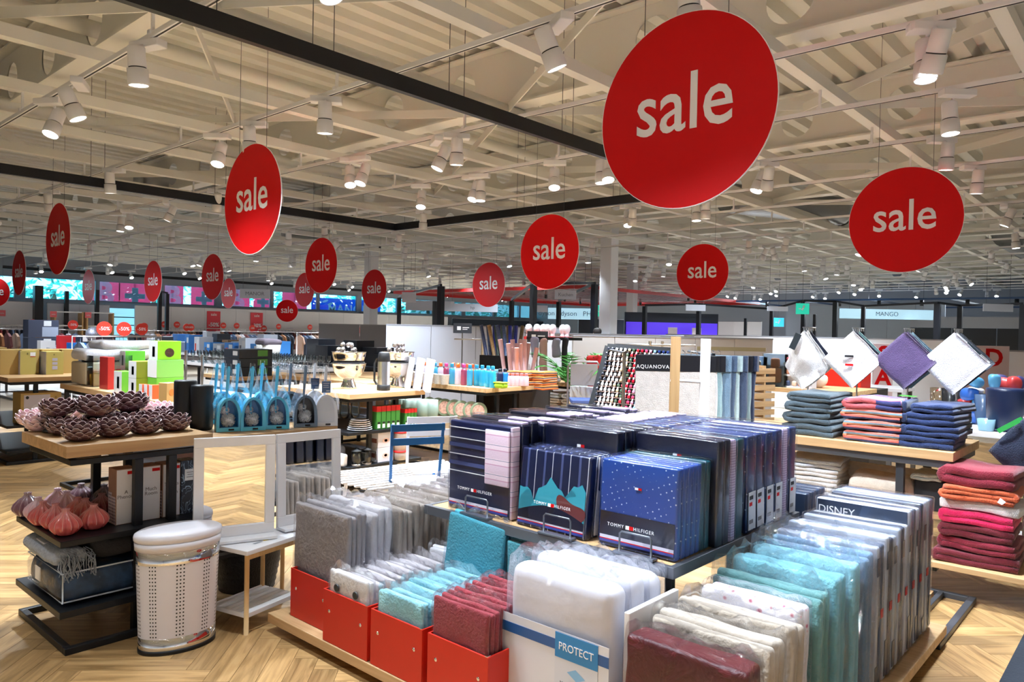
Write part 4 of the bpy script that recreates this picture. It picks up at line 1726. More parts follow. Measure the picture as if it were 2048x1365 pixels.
WHC = cloth('white', (232, 228, 226))
w1 = pack_proto('pillowcase_pack', 'white pillowcase pack with two dark buttons', 'pillowcase pack', 0.30, 0.05, 0.345, WHC, 2, seed=21, nz=0.005)
w1.location = (2.14, 2.935, 0.112)
for yy in (-0.075, 0.075):
    MB().lathe([(0.0, 0.003), (0.006, 0.003), (0.016, 0.006), (0.019, 0.004), (0.019, 0.0)], 20, cap=False).xform(Matrix.Translation((-0.008, yy, 0.27)) @ Matrix.Rotation(math.radians(-90), 4, 'Y')).build('button', mat('button_dark', (52, 54, 56), 0.35), w1)
w2 = pack_proto('pillowcase_pack', 'white wrapped pillowcase pack behind the buttoned one', 'pillowcase pack', 0.30, 0.045, 0.335, cloth('white2', (222, 214, 216)), 2, seed=25, nz=0.006)
row(w2, 2.20, 2.935, 0.112, 7, 0.062, seed=6, group='white pillowcase packs', lean=0.03)
w2b = pack_proto('pillowcase_pack', 'white wrapped pillowcase pack behind the red boxes', 'pillowcase pack', 0.30, 0.05, 0.40, cloth('white3', (230, 228, 230)), 2, seed=26, nz=0.006)
row(w2b, 2.67, 2.80, 0.102, 3, 0.07, seed=61, group='white packs behind the boxes')
TQ = cloth('turq', (150, 206, 216), 0.95, 0.6, 90)
w3 = pack_proto('terry_pack', 'pale turquoise terry sheet pack in a red box', 'terry pack', 0.305, 0.05, 0.345, TQ, 2, seed=31, nz=0.009)
row(w3, 2.14, 2.555, 0.112, 8, 0.059, seed=7, group='pale turquoise terry packs', lean=0.02)
TQ2 = cloth('turq2', (78, 172, 192), 0.95, 0.6, 90)
w4 = pack_proto('terry_pack', 'large turquoise terry sheet pack leaning above the small packs', 'terry pack', 0.37, 0.06, 0.46, TQ2, 2, seed=35, nz=0.006)
w4.location = (2.63, 2.62, 0.25)
w4.rotation_euler = (math.radians(5), 0.05, math.radians(4))
MB().box(-0.009, -0.17, 0.06, -0.0075, 0.12, 0.13).build('paper_band', mat('band_tan', (176, 160, 130), 0.6), w4)
bx_ = MB().bbox(2.63, 2.44, 0.102, 2.76, 2.80, 0.249, 0.004).build('carton', KRAFT)
tag(bx_, 'low brown carton behind the red boxes under a turquoise pack', 'carton')
w5 = pack_proto('terry_pack', 'turquoise wrapped terry sheet pack beside the large leaning one', 'terry pack', 0.34, 0.055, 0.55, cloth('turq3', (92, 176, 188), 0.95, 0.6, 90), 2, seed=39, nz=0.008)
row(w5, 2.66, 2.23, 0.102, 3, 0.07, seed=8, group='turquoise packs under the shelf edge')
BUR = cloth('burgundy', (150, 52, 62), 0.9, 0.5, 90)
w6 = pack_proto('terry_pack', 'burgundy terry sheet pack in a red box', 'terry pack', 0.325, 0.075, 0.42, BUR, 3, seed=43, nz=0.010)
row(w6, 2.14, 2.175, 0.112, 4, 0.095, seed=9, group='burgundy packs in the red box', lean=0.02)

# ------------------------------------------------------------------ white mattress protectors
PROT = mat('cloth_protect', (230, 228, 236), 0.8, bump=0.25, bscale=14, sheen=0.15)
p1 = pack_proto('mattress_protector', 'white mattress protector pack with blue PROTECT card', 'mattress protector', 0.51, 0.13, 0.60, PROT, 1, nz=0.008, seed=51, top=0.09, r=0.05)
p1.location = (2.27, 1.765, 0.102)
cardb = mat('protect_blue', (26, 84, 148), 0.4, coat=0.3)
cd = MB().box(-0.0205, -0.262, 0.02, -0.0195, 0.262, 0.40).build('card_sheet', mat('card_pale', (214, 216, 226), 0.35, coat=0.4), p1)
MB().box(-0.0218, -0.262, 0.325, -0.0206, 0.262, 0.365).build('blue_band', cardb, p1)
MB().box(-0.0232, -0.215, 0.30, -0.0219, -0.015, 0.395).build('blue_label', mat('protect_label', (42, 128, 190), 0.4), p1)
MB().box(-0.0225, -0.215, 0.02, -0.0206, -0.015, 0.30).build('text_panel', mat('panel_pale', (206, 210, 222), 0.4), p1)
text('PROTECT', WHITE, p1, (-0.0245, -0.115, 0.345), '-x', size=0.042, depth=0.001, xs=0.9)
MB().add([(-0.0236, -0.075, 0.255), (-0.0236, -0.115, 0.275), (-0.0236, -0.16, 0.25), (-0.0236, -0.12, 0.23)], [(0, 1, 2, 3)]).build('mattress_print', mat('print_blue', (130, 180, 220), 0.5), p1)
text('Matelas Fix Molton\nProtege-matelas\nCoprimaterasso', HAND, p1, (-0.0236, -0.115, 0.185), '-x', size=0.019, depth=0.001, lspace=1.1)
p2 = pack_proto('mattress_protector', 'plain white mattress protector pack behind the one with the card', 'mattress protector', 0.52, 0.12, 0.60, PROT, 1, nz=0.009, seed=57, top=0.06, r=0.055)
row(p2, 2.42, 1.765, 0.102, 2, 0.128, seed=10, group='plain white mattress protectors')
dv = MB().bbox(2.30, 1.452, 0.10, 2.66, 1.475, 0.63, 0.003).build('divider_board', WHITEM)
tag(dv, 'white upright divider board between protectors and bed linen', 'divider')

# ------------------------------------------------------------------ bed linen along the right edge
def one(name, label, x, y, z, w, t_, h, m, layers=2, seed=0, lean=0.0, top=0.05, cat='linen pack', film=None, nz=0.009):
    o = pack_proto(name, label, cat, w, t_, h, m, layers, nz=nz, seed=seed, top=top, film=film or FILM)
    o.location = (x, y, z)
    o.rotation_euler = (0, lean, 0)
    return o


BUR2 = mat('cloth_maroon', (82, 16, 22), 0.5, fold=0.4, bump=0.1, bscale=40, var=0.1, vscale=10)
one('linen_pack', 'dark maroon bed linen pack at the front of the right row', 2.22, 1.20, 0.102, 0.45, 0.13, 0.49, BUR2, 1, 61, 0.02)
BEI = cloth('sand', (176, 164, 150))
one('linen_pack', 'sand coloured linen pack with a red price dot on its film', 2.40, 1.20, 0.102, 0.46, 0.13, 0.515, BEI, 3, 62, 0.02, 0.04)
MB().add([(2.45, 1.19, 0.645), (2.50, 1.19, 0.65), (2.50, 1.14, 0.645), (2.46, 1.14, 0.64)], [(0, 1, 2, 3)])
one('linen_pack', 'sand coloured linen pack behind the one with the red dot', 2.57, 1.19, 0.102, 0.45, 0.12, 0.53, BEI, 3, 63, 0.02, 0.05)


def flower_mat():
    m, t, b = base_mat('rose_print_cotton')
    tc = t.node('TexCoord')
    vo = t.node('TexVoronoi', i_Vector=tc.outputs['Object'], i_Scale=30.0)
    nz = t.node('TexNoise', i_Vector=tc.outputs['Object'], i_Scale=7.0)
    mu = t.node('Math', operation='MULTIPLY_ADD', i_0=nz.outputs['Fac'], i_1=-0.9, i_2=0.55)
    ad = t.node('Math', operation='ADD', i_0=vo.outputs['Distance'], i_1=mu.outputs[0])
    cc = ramp(t, ad.outputs[0], [(0.12, (180, 60, 100)), (0.22, (222, 150, 170)), (0.32, (236, 230, 236))])
    t.link(cc, b.inputs['Base Color'])
    b.inputs['Roughness'].default_value = 0.8
    return m


one('linen_pack', 'white linen pack with small pink rose print', 2.73, 1.20, 0.102, 0.40, 0.12, 0.55, flower_mat(), 2, 64, 0.02, 0.02)
TQ4 = cloth('aqua', (122, 182, 196), 0.9, 0.5, 70)
TQ5 = cloth('seagreen', (110, 160, 160), 0.9, 0.5, 70)
one('linen_pack', 'sea green linen pack in glittering crumpled film', 2.88, 1.20, 0.102, 0.45, 0.11, 0.56, TQ5, 3, 65, 0.0, 0.09, film=FILM2)
one('linen_pack', 'aqua blue thick linen pack, topmost fold showing', 3.02, 1.18, 0.102, 0.44, 0.13, 0.60, TQ4, 2, 66, 0.0, 0.08, film=FILM2)
one('linen_pack', 'light aqua linen pack beside the thick aqua one', 3.18, 1.17, 0.102, 0.44, 0.12, 0.62, cloth('aqua2', (138, 192, 206), 0.9, 0.5, 70), 2, 67, 0.02, 0.08, film=FILM2)
one('linen_pack', 'steel blue linen pack in crumpled film', 3.33, 1.17, 0.102, 0.45, 0.12, 0.62, cloth('steelblue', (110, 138, 166), 0.9, 0.5, 70), 2, 68, 0.03, 0.12, film=FILM2)
DIS = mat('print_slate', (44, 58, 82), 0.35, coat=0.4)
DISW = mat('print_white', (206, 210, 220), 0.4, coat=0.4)
tints = [(186, 190, 202), (70, 82, 104), (198, 202, 212), (52, 62, 84), (180, 186, 196), (170, 176, 188), (62, 74, 98), (204, 206, 214)]
dd = random.Random(4)
x = 3.48
for i in range(15):
    tall = i > 7
    h = (0.69 if tall else 0.635) + dd.uniform(-.012, .012)
    o = thing('bedlinen_set', 'glossy flat bed linen set with printed sleeve near the platform end', 'bed linen set', (x, 1.17, 0.102), (0, dd.uniform(0.0, 0.04), dd.uniform(-.02, .02)), 'printed bed linen sets')
    w, t_ = 0.45, 0.05
    m = mat('sleeve_%d' % (i % 8), tints[i % 8], 0.35, coat=0.4, var=0.1, vscale=12)
    MB().rbox((t_ / 2, 0, h / 2), (t_, w, h), 0.012, (1, 4, 4), nz=0.003, seed=i).build('sleeve', m, o)
    MB().rbox((t_ / 2, 0, h / 2 + 0.003), (t_ + 0.008, w + 0.012, h + 0.016), 0.012, (1, 8, 8), nz=0.007, nscale=16, seed=i + 40).build('plastic_bag', FILM if i % 3 else FILM2, o)
    # printed spine marks on the end that faces the aisle
    sp_ = MB()
    for (za, zb, mi) in ((0.02, 0.10 + 0.04 * (i % 3), 0), (0.30, 0.34, 1), (0.50, 0.58, 0)):
        if (i + mi) % 2 == 0:
            sp_.box(0.006, -w / 2 - 0.0035, za, t_ - 0.006, -w / 2 - 0.0015, zb, mi)
    if sp_.v:
        sp_.build('spine_print', [DIS, RED], o)
    if i in (0, 4, 8):
        o['label'] = {0: 'white printed bed linen set with dark logo square in its corner', 4: 'bed linen set with large black disc on its sleeve', 8: 'dark slate bed linen set with white DISNEY lettering'}[i]
        del o['group']
        if i == 8:
            MB().box(-0.0025, -w / 2 + 0.01, h - 0.10, -0.001, w / 2 - 0.01, h - 0.005).build('print_band', DIS, o)
            text('DISNEY', WHITE, o, (-0.0035, 0.12, h - 0.055), '-x', size=0.055, depth=0.001)
        else:
            MB().box(-0.003, -w / 2 + 0.03, h - 0.13, -0.0015, -w / 2 + 0.12, h - 0.06).build('logo_square', DIS, o)
    x += 0.066 if not tall else 0.07
for i in range(4):
    o = thing('bedlinen_set', 'dark slate bed linen set standing beyond the raised shelf', 'bed linen set', (4.12 + 0.08 * i, 1.72, 0.102), (0, 0.02, 0), 'slate bed linen sets')
    MB().rbox((0.03, 0, 0.34), (0.055, 0.46, 0.68), 0.012, (1, 4, 4), nz=0.003, seed=i).build('sleeve', DIS, o)
    MB().rbox((0.03, 0, 0.344), (0.064, 0.475, 0.695), 0.012, (1, 8, 8), nz=0.006, nscale=16, seed=i + 70).build('plastic_bag', FILM, o)

# ------------------------------------------------------------------ navy bed linen on the raised shelf
NAVY = mat('navy_print', (24, 34, 74), 0.3, coat=0.5)
NAVYD = mat('navy_dark', (15, 20, 44), 0.28, coat=0.6)


def dot_mat(name, base, dot, scale):
    m, t, b = base_mat(name)
    tc = t.node('TexCoord')
    mp = t.node('Mapping', i_Vector=tc.outputs['Object'])
    mp.inputs['Rotation'].default_value = (math.radians(22), 0, 0)
    vo = t.node('TexVoronoi', i_Vector=mp.outputs[0], i_Scale=scale)
    vo.inputs['Randomness'].default_value = 0.15
    cc = ramp(t, vo.outputs['Distance'], [(0.09, dot), (0.13, base)])
    t.link(cc, b.inputs['Base Color'])
    b.inputs['Roughness'].default_value = 0.35
    b.inputs['Coat Weight'].default_value = 0.5
    return m


DOTB = dot_mat('dotted_blue', (32, 74, 156), (206, 220, 240), 34.0)
DOTN = dot_mat('dotted_navy', (22, 44, 92), (150, 172, 210), 30.0)
PINKS = stripe_mat('pink_check', [(0, (214, 190, 208)), (0.55, (196, 150, 178)), (0.62, (226, 206, 220)), (0.9, (120, 120, 150)), (0.94, (224, 206, 218))], axis=2, period=0.075, rough=0.5)
PINKT = stripe_mat('pink_fine', [(0, (206, 190, 214)), (0.5, (170, 150, 182))], axis=2, period=0.012, rough=0.6)
TEALP = mat('teal_print', (20, 74, 86), 0.35, coat=0.4)
SHEET = film_mat('smooth_film', fac=0.10, rough=0.06, scale=7, strength=0.5, dist=0.012)


def tommy_stripe(o, w, z0):
    MB().box(-0.0052, -w / 2, z0, -0.004, w / 2, z0 + 0.012).build('blue_stripe', mat('stripe_blue', (58, 70, 150), 0.4), o)
    MB().box(-0.0054, -w / 2, z0 + 0.012, -0.004, w / 2, z0 + 0.016).build('red_stripe', RED, o)
    MB().box(-0.0052, -w / 2, z0 + 0.016, -0.004, w / 2, z0 + 0.030).build('white_stripe', mat('stripe_white', (206, 204, 222), 0.4), o)


def tommy_text(o, y, z, s=0.024):
    text('TOMMY', WHITE, o, (-0.0062, y + 0.078 * s / 0.024, z), '-x', size=s, depth=0.001, space=1.25)
    text('HILFIGER', WHITE, o, (-0.0062, y - 0.085 * s / 0.024, z), '-x', size=s, depth=0.001, space=1.25)
    MB().box(-0.0066, y - 0.002, z - 0.008, -0.005, y + 0.016, z + 0.008).build('flag_white', WHITE, o)
    MB().box(-0.0066, y - 0.022, z - 0.008, -0.005, y - 0.002, z + 0.008).build('flag_red', RED, o)


def tom(label, x, y, w, h, t_, mats, z=0.703, lean=0.0, rz=0.0, group=None, film=True, seed=0):
    o = thing('bedlinen_set', label, 'bed linen set', (x, y, z), (0, lean, rz), group)
    MB().rbox((t_ / 2, 0, h / 2), (t_, w, h), 0.010, (1, 5, 5), nz=0.003, seed=seed).build('folded_textile', mats, o)
    if film:
        MB().rbox((t_ / 2, 0, h / 2 + 0.004), (t_ + 0.010, w + 0.014, h + 0.016), 0.01, (1, 8, 8), nz=0.005, nscale=11, seed=seed + 5).build('plastic_bag', SHEET, o)
    return o


# first column: navy stripes with a pink checked pillowcase
o = tom('navy striped bed linen set with pink checked pillowcase and brand card', 2.745, 2.66, 0.44, 0.465, 0.06, NAVY)
for z in (0.20, 0.29, 0.375, 0.43):
    MB().box(-0.0045, -0.05, z, -0.003, 0.215, z + (0.004 if z != 0.29 else 0.004)).build('white_stripe', WHITE, o)
for z in (0.235, 0.33):
    MB().box(-0.0044, -0.05, z, -0.003, 0.215, z + 0.02).build('blue_stripe', mat('stripe_mid', (62, 72, 120), 0.4), o)
MB().rbox((-0.006, -0.135, 0.305), (0.014, 0.165, 0.28), 0.006, (1, 2, 3)).build('pillowcase', PINKS, o)
MB().rbox((0.032, -0.219, 0.235), (0.058, 0.02, 0.46), 0.006, (1, 1, 3)).build('pink_side', PINKS, o)
tommy_text(o, 0.03, 0.115, 0.022)
tommy_stripe(o, 0.42, 0.02)
pr = tom('navy bed linen set with pink folded edge behind the first', 2.83, 2.66, 0.44, 0.47, 0.06, NAVYD, group='navy and pink sets of the first column', seed=2)
MB().rbox((0.03, -0.13, 0.475), (0.05, 0.17, 0.014), 0.006, (1, 2, 1)).build('pink_edge', PINKT, pr)
rt2 = random.Random(9)
for i in range(13):
    q = dup(pr, (2.905 + i * 0.08, 2.66 + rt2.uniform(-.01, .01), 0.703), (0, rt2.uniform(-.02, .03), rt2.uniform(-.02, .02)))
    q.scale = (1, 1, 1 + rt2.uniform(-.03, .03))
# second column: white pinstripes with a sea picture, then tall plain navy sets
STR = stripe_mat('navy_pinstripe', [(0, (22, 32, 70)), (0.08, (226, 228, 236)), (0.115, (22, 32, 70)), (0.5, (80, 92, 140)), (0.62, (22, 32, 70)), (0.98, (22, 32, 70))], axis=1, period=0.105, rough=0.35, bump=0.0, coat=0.5)
o = tom('navy bed linen set with white pinstripes and teal sea picture', 2.735, 2.18, 0.42, 0.375, 0.05, STR, lean=0.10, rz=-0.02)
pic = MB()
n = 18
pic.add([(-0.0052, 0.06 + 0.0, 0.0)], [])
pic = MB()
v = [(-0.0055, 0.20, 0.04), (-0.0055, -0.20, 0.04), (-0.0055, -0.20, 0.20)]
for i in range(n):
    yy = -0.20 + 0.40 * i / (n - 1)
    v.append((-0.0055, yy, 0.215 + 0.03 * math.sin(i * 0.9) + 0.012 * math.sin(i * 2.3) - (0.05 if yy > 0.1 else 0)))
pic.add(v, [tuple(range(len(v)))])
pic.build('picture_sea', mat('print_sea', (48, 140, 158), 0.35, coat=0.5), o)
pic = MB()
v = []
for i in range(22):
    a = 2 * math.pi * i / 22
    v.append((-0.0062, -0.12 + 0.085 * math.cos(a) * (1 - 0.3 * math.sin(a)), 0.13 + 0.05 * math.sin(a + 0.5) + 0.02 * math.cos(2 * a)))
pic.add(v, [tuple(range(22))])
pic.build('picture_rock', mat('print_rust', (96, 44, 46), 0.35, coat=0.5), o)
pic = MB()
v = [(-0.0064, 0.20, 0.04), (-0.0064, -0.20, 0.04)] + [(-0.0064, -0.20 + 0.4 * i / 12, 0.075 + 0.045 * math.sin(math.pi * i / 12)) for i in range(13)]
pic.add(v, [tuple(range(len(v)))])
pic.build('picture_wave', NAVYD, o)
tommy_text(o, 0.0, 0.125, 0.02)
tommy_stripe(o, 0.40, 0.015)
ps = tom('navy pinstriped bed linen set stacked behind the picture one', 2.80, 2.18, 0.42, 0.375, 0.035, STR, lean=0.09, group='pinstriped navy sets', seed=3)
MB().rbox((0.018, -0.208, 0.19), (0.03, 0.006, 0.36), 0.002, (1, 1, 2)).build('white_edge', WHC, ps)
for i in range(2):
    dup(ps, (2.845 + i * 0.042, 2.18, 0.703), (0, 0.08 - i * 0.03, 0))
pn = tom('tall plain navy bed linen set with a small red flag', 2.95, 2.17, 0.44, 0.475, 0.06, NAVYD, group='tall plain navy sets', seed=4)
MB().box(-0.0052, -0.01, 0.38, -0.004, 0.012, 0.395).build('flag_white', WHITE, pn)
MB().box(-0.0052, -0.032, 0.38, -0.004, -0.01, 0.395).build('flag_red', RED, pn)
for i in range(4):
    dup(pn, (3.03 + i * 0.08, 2.17, 0.703), (0, rt2.uniform(-.02, .03), 0))
pl = tom('navy dotted bed linen set with pale pink fold on top', 3.38, 2.17, 0.44, 0.465, 0.06, DOTN, group='dotted navy sets with pink fold', seed=5)
MB().rbox((0.03, 0.10, 0.47), (0.052, 0.22, 0.012), 0.005, (1, 2, 1)).build('pink_edge', PINKT, pl)
for i in range(7):
    dup(pl, (3.455 + i * 0.078, 2.17 + rt2.uniform(-.01, .01), 0.703), (0, rt2.uniform(-.03, .03), 0))
# third column: dotted blue sets, then taller navy ones with labelled ends
def dotted(label, x, group=None, w=0.385, h=0.385, lean=0.03):
    o = tom(label, x, 1.71, w, h, 0.038, [DOTB], lean=lean, group=group, seed=6)
    MB().box(-0.0046, -w / 2 + 0.006, 0.01, -0.003, w / 2 - 0.006, 0.155).build('navy_card', NAVYD, o)
    return o


o = dotted('dotted blue bed linen set with navy brand card held by a wire stop', 2.745)
MB().box(-0.0052, -0.005, 0.27, -0.004, 0.012, 0.28).build('flag_white', WHITE, o)
MB().box(-0.0052, -0.022, 0.27, -0.004, -0.005, 0.28).build('flag_red', RED, o)
tommy_text(o, 0.035, 0.10, 0.021)
tommy_stripe(o, 0.37, 0.02)
o2 = dotted('dotted blue bed linen set stacked behind the front one', 2.79, 'dotted blue sets')
for i in range(3):
    dup(o2, (2.832 + i * 0.042, 1.71, 0.703), (0, 0.03, 0))
tb = tom('dark teal and navy bed linen set behind the dotted ones', 2.955, 1.71, 0.385, 0.39, 0.04, TEALP, group='teal sets', seed=8)
for i in range(1):
    dup(tb, (3.0, 1.71, 0.703), (0, 0.02, 0))
nv = tom('tall navy bed linen set with a little flag on its sleeve', 3.055, 1.70, 0.42, 0.475, 0.06, NAVYD, group='tall navy sets of the aisle column', seed=9)
MB().box(-0.0052, -0.01, 0.38, -0.004, 0.012, 0.395).build('flag_white', WHITE, nv)
MB().box(-0.0052, -0.032, 0.38, -0.004, -0.01, 0.395).build('flag_red', RED, nv)
dup(nv, (3.12, 1.70, 0.703), (0, 0.01, 0))
pk2 = tom('pink fine-checked bed linen set between navy ones', 3.19, 1.70, 0.42, 0.47, 0.05, PINKT, group='pink fine-checked sets', seed=10)
dup(pk2, (3.80, 1.70, 0.703), (0, 0.0, 0))
tn = tom('dark navy teal bed linen set next to the pink checked one', 3.255, 1.70, 0.41, 0.465, 0.075, TEALP, seed=11)
lb = tom('dotted navy bed linen set with white printed label on its end', 3.37, 1.70, 0.42, 0.47, 0.085, DOTN, lean=-0.03, group='labelled dotted navy sets', seed=12)
lab = MB().box(0.004, -0.2175, 0.02, 0.082, -0.215, 0.20).build('paper_label', mat('label_paper', (206, 208, 216), 0.5), lb)
MB().box(0.012, -0.219, 0.165, 0.05, -0.2175, 0.183).build('black_bar', INK, lab)
MB().box(0.012, -0.219, 0.135, 0.04, -0.2175, 0.152).build('red_bar', RED, lab)
MB().box(0.012, -0.219, 0.05, 0.05, -0.2175, 0.068).build('print_lines', HAND, lab)
for i, xx in enumerate((3.47, 3.58, 3.69, 3.87)):
    dup(lb, (xx, 1.70, 0.703), (0, (-0.05, -0.02, 0.0, 0.02)[i], 0))

# wire book stops in front of the three sets
WIRE = mat('wire_grey', (120, 126, 136), 0.35, metal=0.8)


def stop(x, y, label):
    t = thing('wire_stop', label, 'stop', (x, y, 0.704))
    MB().bbox(-0.03, -0.10, 0.0, 0.012, 0.10, 0.012, 0.004).build('foot_plate', WIRE, t)
    MB().tube([(-0.008, -0.078, 0.01), (-0.008, -0.078, 0.085), (-0.008, -0.068, 0.095), (-0.008, 0.068, 0.095), (-0.008, 0.078, 0.085), (-0.008, 0.078, 0.01)], 0.0045, 8).build('wire_loop', WIRE, t)


stop(2.70, 2.62, 'grey wire stop in front of the striped set with pink pillowcase')
stop(2.70, 2.10, 'grey wire stop in front of the sea picture set')
stop(2.70, 1.68, 'grey wire stop in front of the dotted blue set')

# ================================================================== towel table on the right
def AD(px, py, d):
    """point seen at a photo pixel, d metres along the view axis"""
    p = ROT @ (_ray(px, py) / F_PX * d)
    return (p[0], p[1], p[2] + CAM_H)


tt = thing('towel_table', 'oak topped towel table with grey steel frame and low shelves', 'display table', (5.45, 1.04, 0))
TO = (5.45, 1.04, 0)
rb('top_panel', 5.45, 1.04, 0.86, 6.30, 3.0, 0.92, OAKY, tt, TO)
rb('top_rail', 5.47, 1.06, 0.81, 5.51, 2.98, 0.86, GREYM, tt, TO)
rb('top_rail', 6.24, 1.06, 0.81, 6.28, 2.98, 0.86, GREYM, tt, TO)
rb('top_rail', 5.51, 1.06, 0.81, 6.24, 1.10, 0.86, GREYM, tt, TO)
for x in (5.50, 6.24):
    for y in (1.34, 2.4):
        rb('leg', x, y, 0.0, x + 0.045, y + 0.05, 0.81, GREYD, tt, TO)
rb('shelf', 5.52, 1.10, 0.46, 6.27, 2.95, 0.49, OAKY, tt, TO)
rb('shelf', 5.30, 0.42, 0.20, 6.00, 1.33, 0.235, OAKY, tt, TO)
rb('shelf_bracket', 5.36, 1.10, 0.16, 5.50, 1.14, 0.20, BLACK, tt, TO)
rb('shelf_bracket', 5.50, 0.5, 0.0, 5.54, 0.54, 0.20, GREYD, tt, TO)
rb('base_bar', 5.46, 1.34, 0.0, 6.28, 1.38, 0.035, GREYD, tt, TO)


def fold_mesh(w, d, h, layers, seed=0, flop=0.0, wob=0.010):
    """towel folded in a serpentine; the folds show on the face towards -x"""
    th = h / layers
    path = []
    yl, yr = -w / 2 + th / 2, w / 2 - th / 2
    rr = random.Random(seed)
    for i in range(layers):
        z = th * (i + 0.5)
        ends = (yl + rr.uniform(0, .015), yr - rr.uniform(0, .015))
        seq = ends if i % 2 == 0 else ends[::-1]
        for k in range(7):
            q = seq[0] + (seq[1] - seq[0]) * k / 6
            path.append((q, z + 0.12 * th * math.sin(k * 1.3 + i + seed)))
        if i < layers - 1:
            s = 1 if i % 2 == 0 else -1
            for a in (-50, 0, 50):
                path.append((seq[1] + s * th / 2 * math.cos(math.radians(a)) * 0.95, z + th / 2 + th / 2 * math.sin(math.radians(a))))
    n = len(path)
    prof = []
    hw = th * 0.47
    left, right = [], []
    for i, p in enumerate(path):
        a, b = path[max(0, i - 1)], path[min(n - 1, i + 1)]
        dx, dz = b[0] - a[0], b[1] - a[1]
        l = math.hypot(dx, dz) or 1
        left.append((p[0] - dz / l * hw, p[1] + dx / l * hw))
        right.append((p[0] + dz / l * hw, p[1] - dx / l * hw))
    mb = MB()
    xs = [0.0, 0.006, d * 0.33, d * 0.66, d - 0.006, d]
    vs, fs = [], []
    m = 2 * n
    for j, x in enumerate(xs):
        ins = 0.75 if j in (0, len(xs) - 1) else 1.0
        for i in range(n):
            for s, q in ((0, left[i]), (1, right[i])):
                y = path[i][0] + (q[0] - path[i][0]) * ins
                z = path[i][1] + (q[1] - path[i][1]) * ins
                nv = noise.noise(Vector((x * 7 + seed, y * 9, z * 14))) + 0.9 * noise.noise(Vector((x * 3 - seed, y * 3.5 + seed, 1.3)))
                vs.append((x + wob * nv, y + wob * nv * 1.5, z + wob * 0.5 * nv * min(1.0, z / 0.02)))
    for j in range(len(xs) - 1):
        o = j * m
        for i in range(n - 1):
            a = o + 2 * i
            fs.append((a, a + 2, a + 2 + m, a + m))
            fs.append((a + 1, a + 1 + m, a + 3 + m, a + 3))
        fs.append((o, o + m, o + m + 1, o + 1))
        e = o + 2 * (n - 1)
        fs.append((e, e + 1, e + 1 + m, e + m))
    for i in range(n - 1):
        a = 2 * i
        fs.append((a, a + 1, a + 3, a + 2))
        e = (len(xs) - 1) * m + 2 * i
        fs.append((e, e + 2, e + 3, e + 1))
    mb.add(vs, fs, 0, True)
    return mb


def towel(label, loc, w, d, h, layers, m, seed=0, rz=0.0, group=None, cat='towel', name='towel', tip=0.0):
    t = thing(name, label, cat, loc, (0, tip, rz), group)
    fold_mesh(w, d, h, layers, seed).build('terry_fold', m, t)
    return t


def terry(name, c):
    return mat('terry_' + name, c, 0.95, bump=0.7, bscale=160, var=0.10, vscale=25, sheen=0.3, fold=0.2, fscale=6.0)


CRIM = terry('crimson', (128, 18, 42))
CRIM2 = terry('crimson_dark', (104, 12, 32))
MAG = terry('magenta', (214, 20, 84))
ORG = terry('orange', (206, 92, 52))
WHT = terry('white', (236, 234, 234))
z = 0.237
for i, (lab, h, ly, m, w, dx, rz) in enumerate((
        ('dark crimson terry towel, lowest of the red stack', 0.08, 2, CRIM2, 0.50, 0.0, 0.04),
        ('crimson terry towel, second of the red stack', 0.075, 2, CRIM, 0.44, 0.01, -0.03),
        ('dark crimson terry towel under the magenta one', 0.08, 2, CRIM2, 0.43, 0.0, 0.02),
        ('bright magenta terry towel in the red stack', 0.08, 2, MAG, 0.42, 0.0, 0.0),
        ('white terry towel between magenta and orange ones', 0.06, 1, WHT, 0.50, 0.03, -0.08),
        ('orange terry towel with a paper tag in the red stack', 0.085, 3, ORG, 0.42, -0.01, 0.05),
        ('crimson terry towel on top of the red stack', 0.11, 2, CRIM, 0.45, 0.0, -0.05))):
    t = towel(lab, (5.36 + dx, 0.885, z), w, 0.40, h, ly, m, i, rz)
    if i == 5:
        MB().add([(-0.012, -0.12, 0.05), (-0.02, -0.15, 0.03), (-0.02, -0.13, 0.01), (-0.012, -0.105, 0.02)], [(0, 1, 2, 3)]).build('paper_tag', WHITE, t)
    z += h + 0.006

SLATE = terry('slate', (66, 82, 92))
z = 0.922
for i, h in enumerate((0.085, 0.08, 0.07, 0.065)):
    towel('slate grey towel stacked beside the striped towels' if i < 3 else 'slate grey towel slanting on top of its stack', (5.52, 1.99, z), 0.40 - 0.02 * i, 0.45, h, 2, SLATE, i + 10, 0.05 * (i % 3 - 1), 'slate towels on the oak top')
    z += h + 0.004
STRP = stripe_mat('towel_stripes', [(0, (190, 90, 96)), (0.1, (60, 100, 150)), (0.2, (160, 150, 180)), (0.28, (206, 130, 120)), (0.36, (50, 66, 104)), (0.5, (120, 160, 190)), (0.6, (84, 120, 160)), (0.72, (196, 110, 100)), (0.8, (170, 160, 190)), (0.9, (56, 60, 110))], axis=0, period=0.15, rough=0.95, bump=0.6)
STRZ = stripe_mat('towel_stripes_edge', [(0, (60, 66, 100)), (0.2, (196, 96, 84)), (0.4, (210, 140, 100)), (0.55, (120, 150, 165)), (0.7, (200, 110, 96)), (0.88, (70, 74, 110))], axis=2, period=0.085, rough=0.95, bump=0.6)
NAVT = terry('navy', (22, 42, 84))
z = 0.922
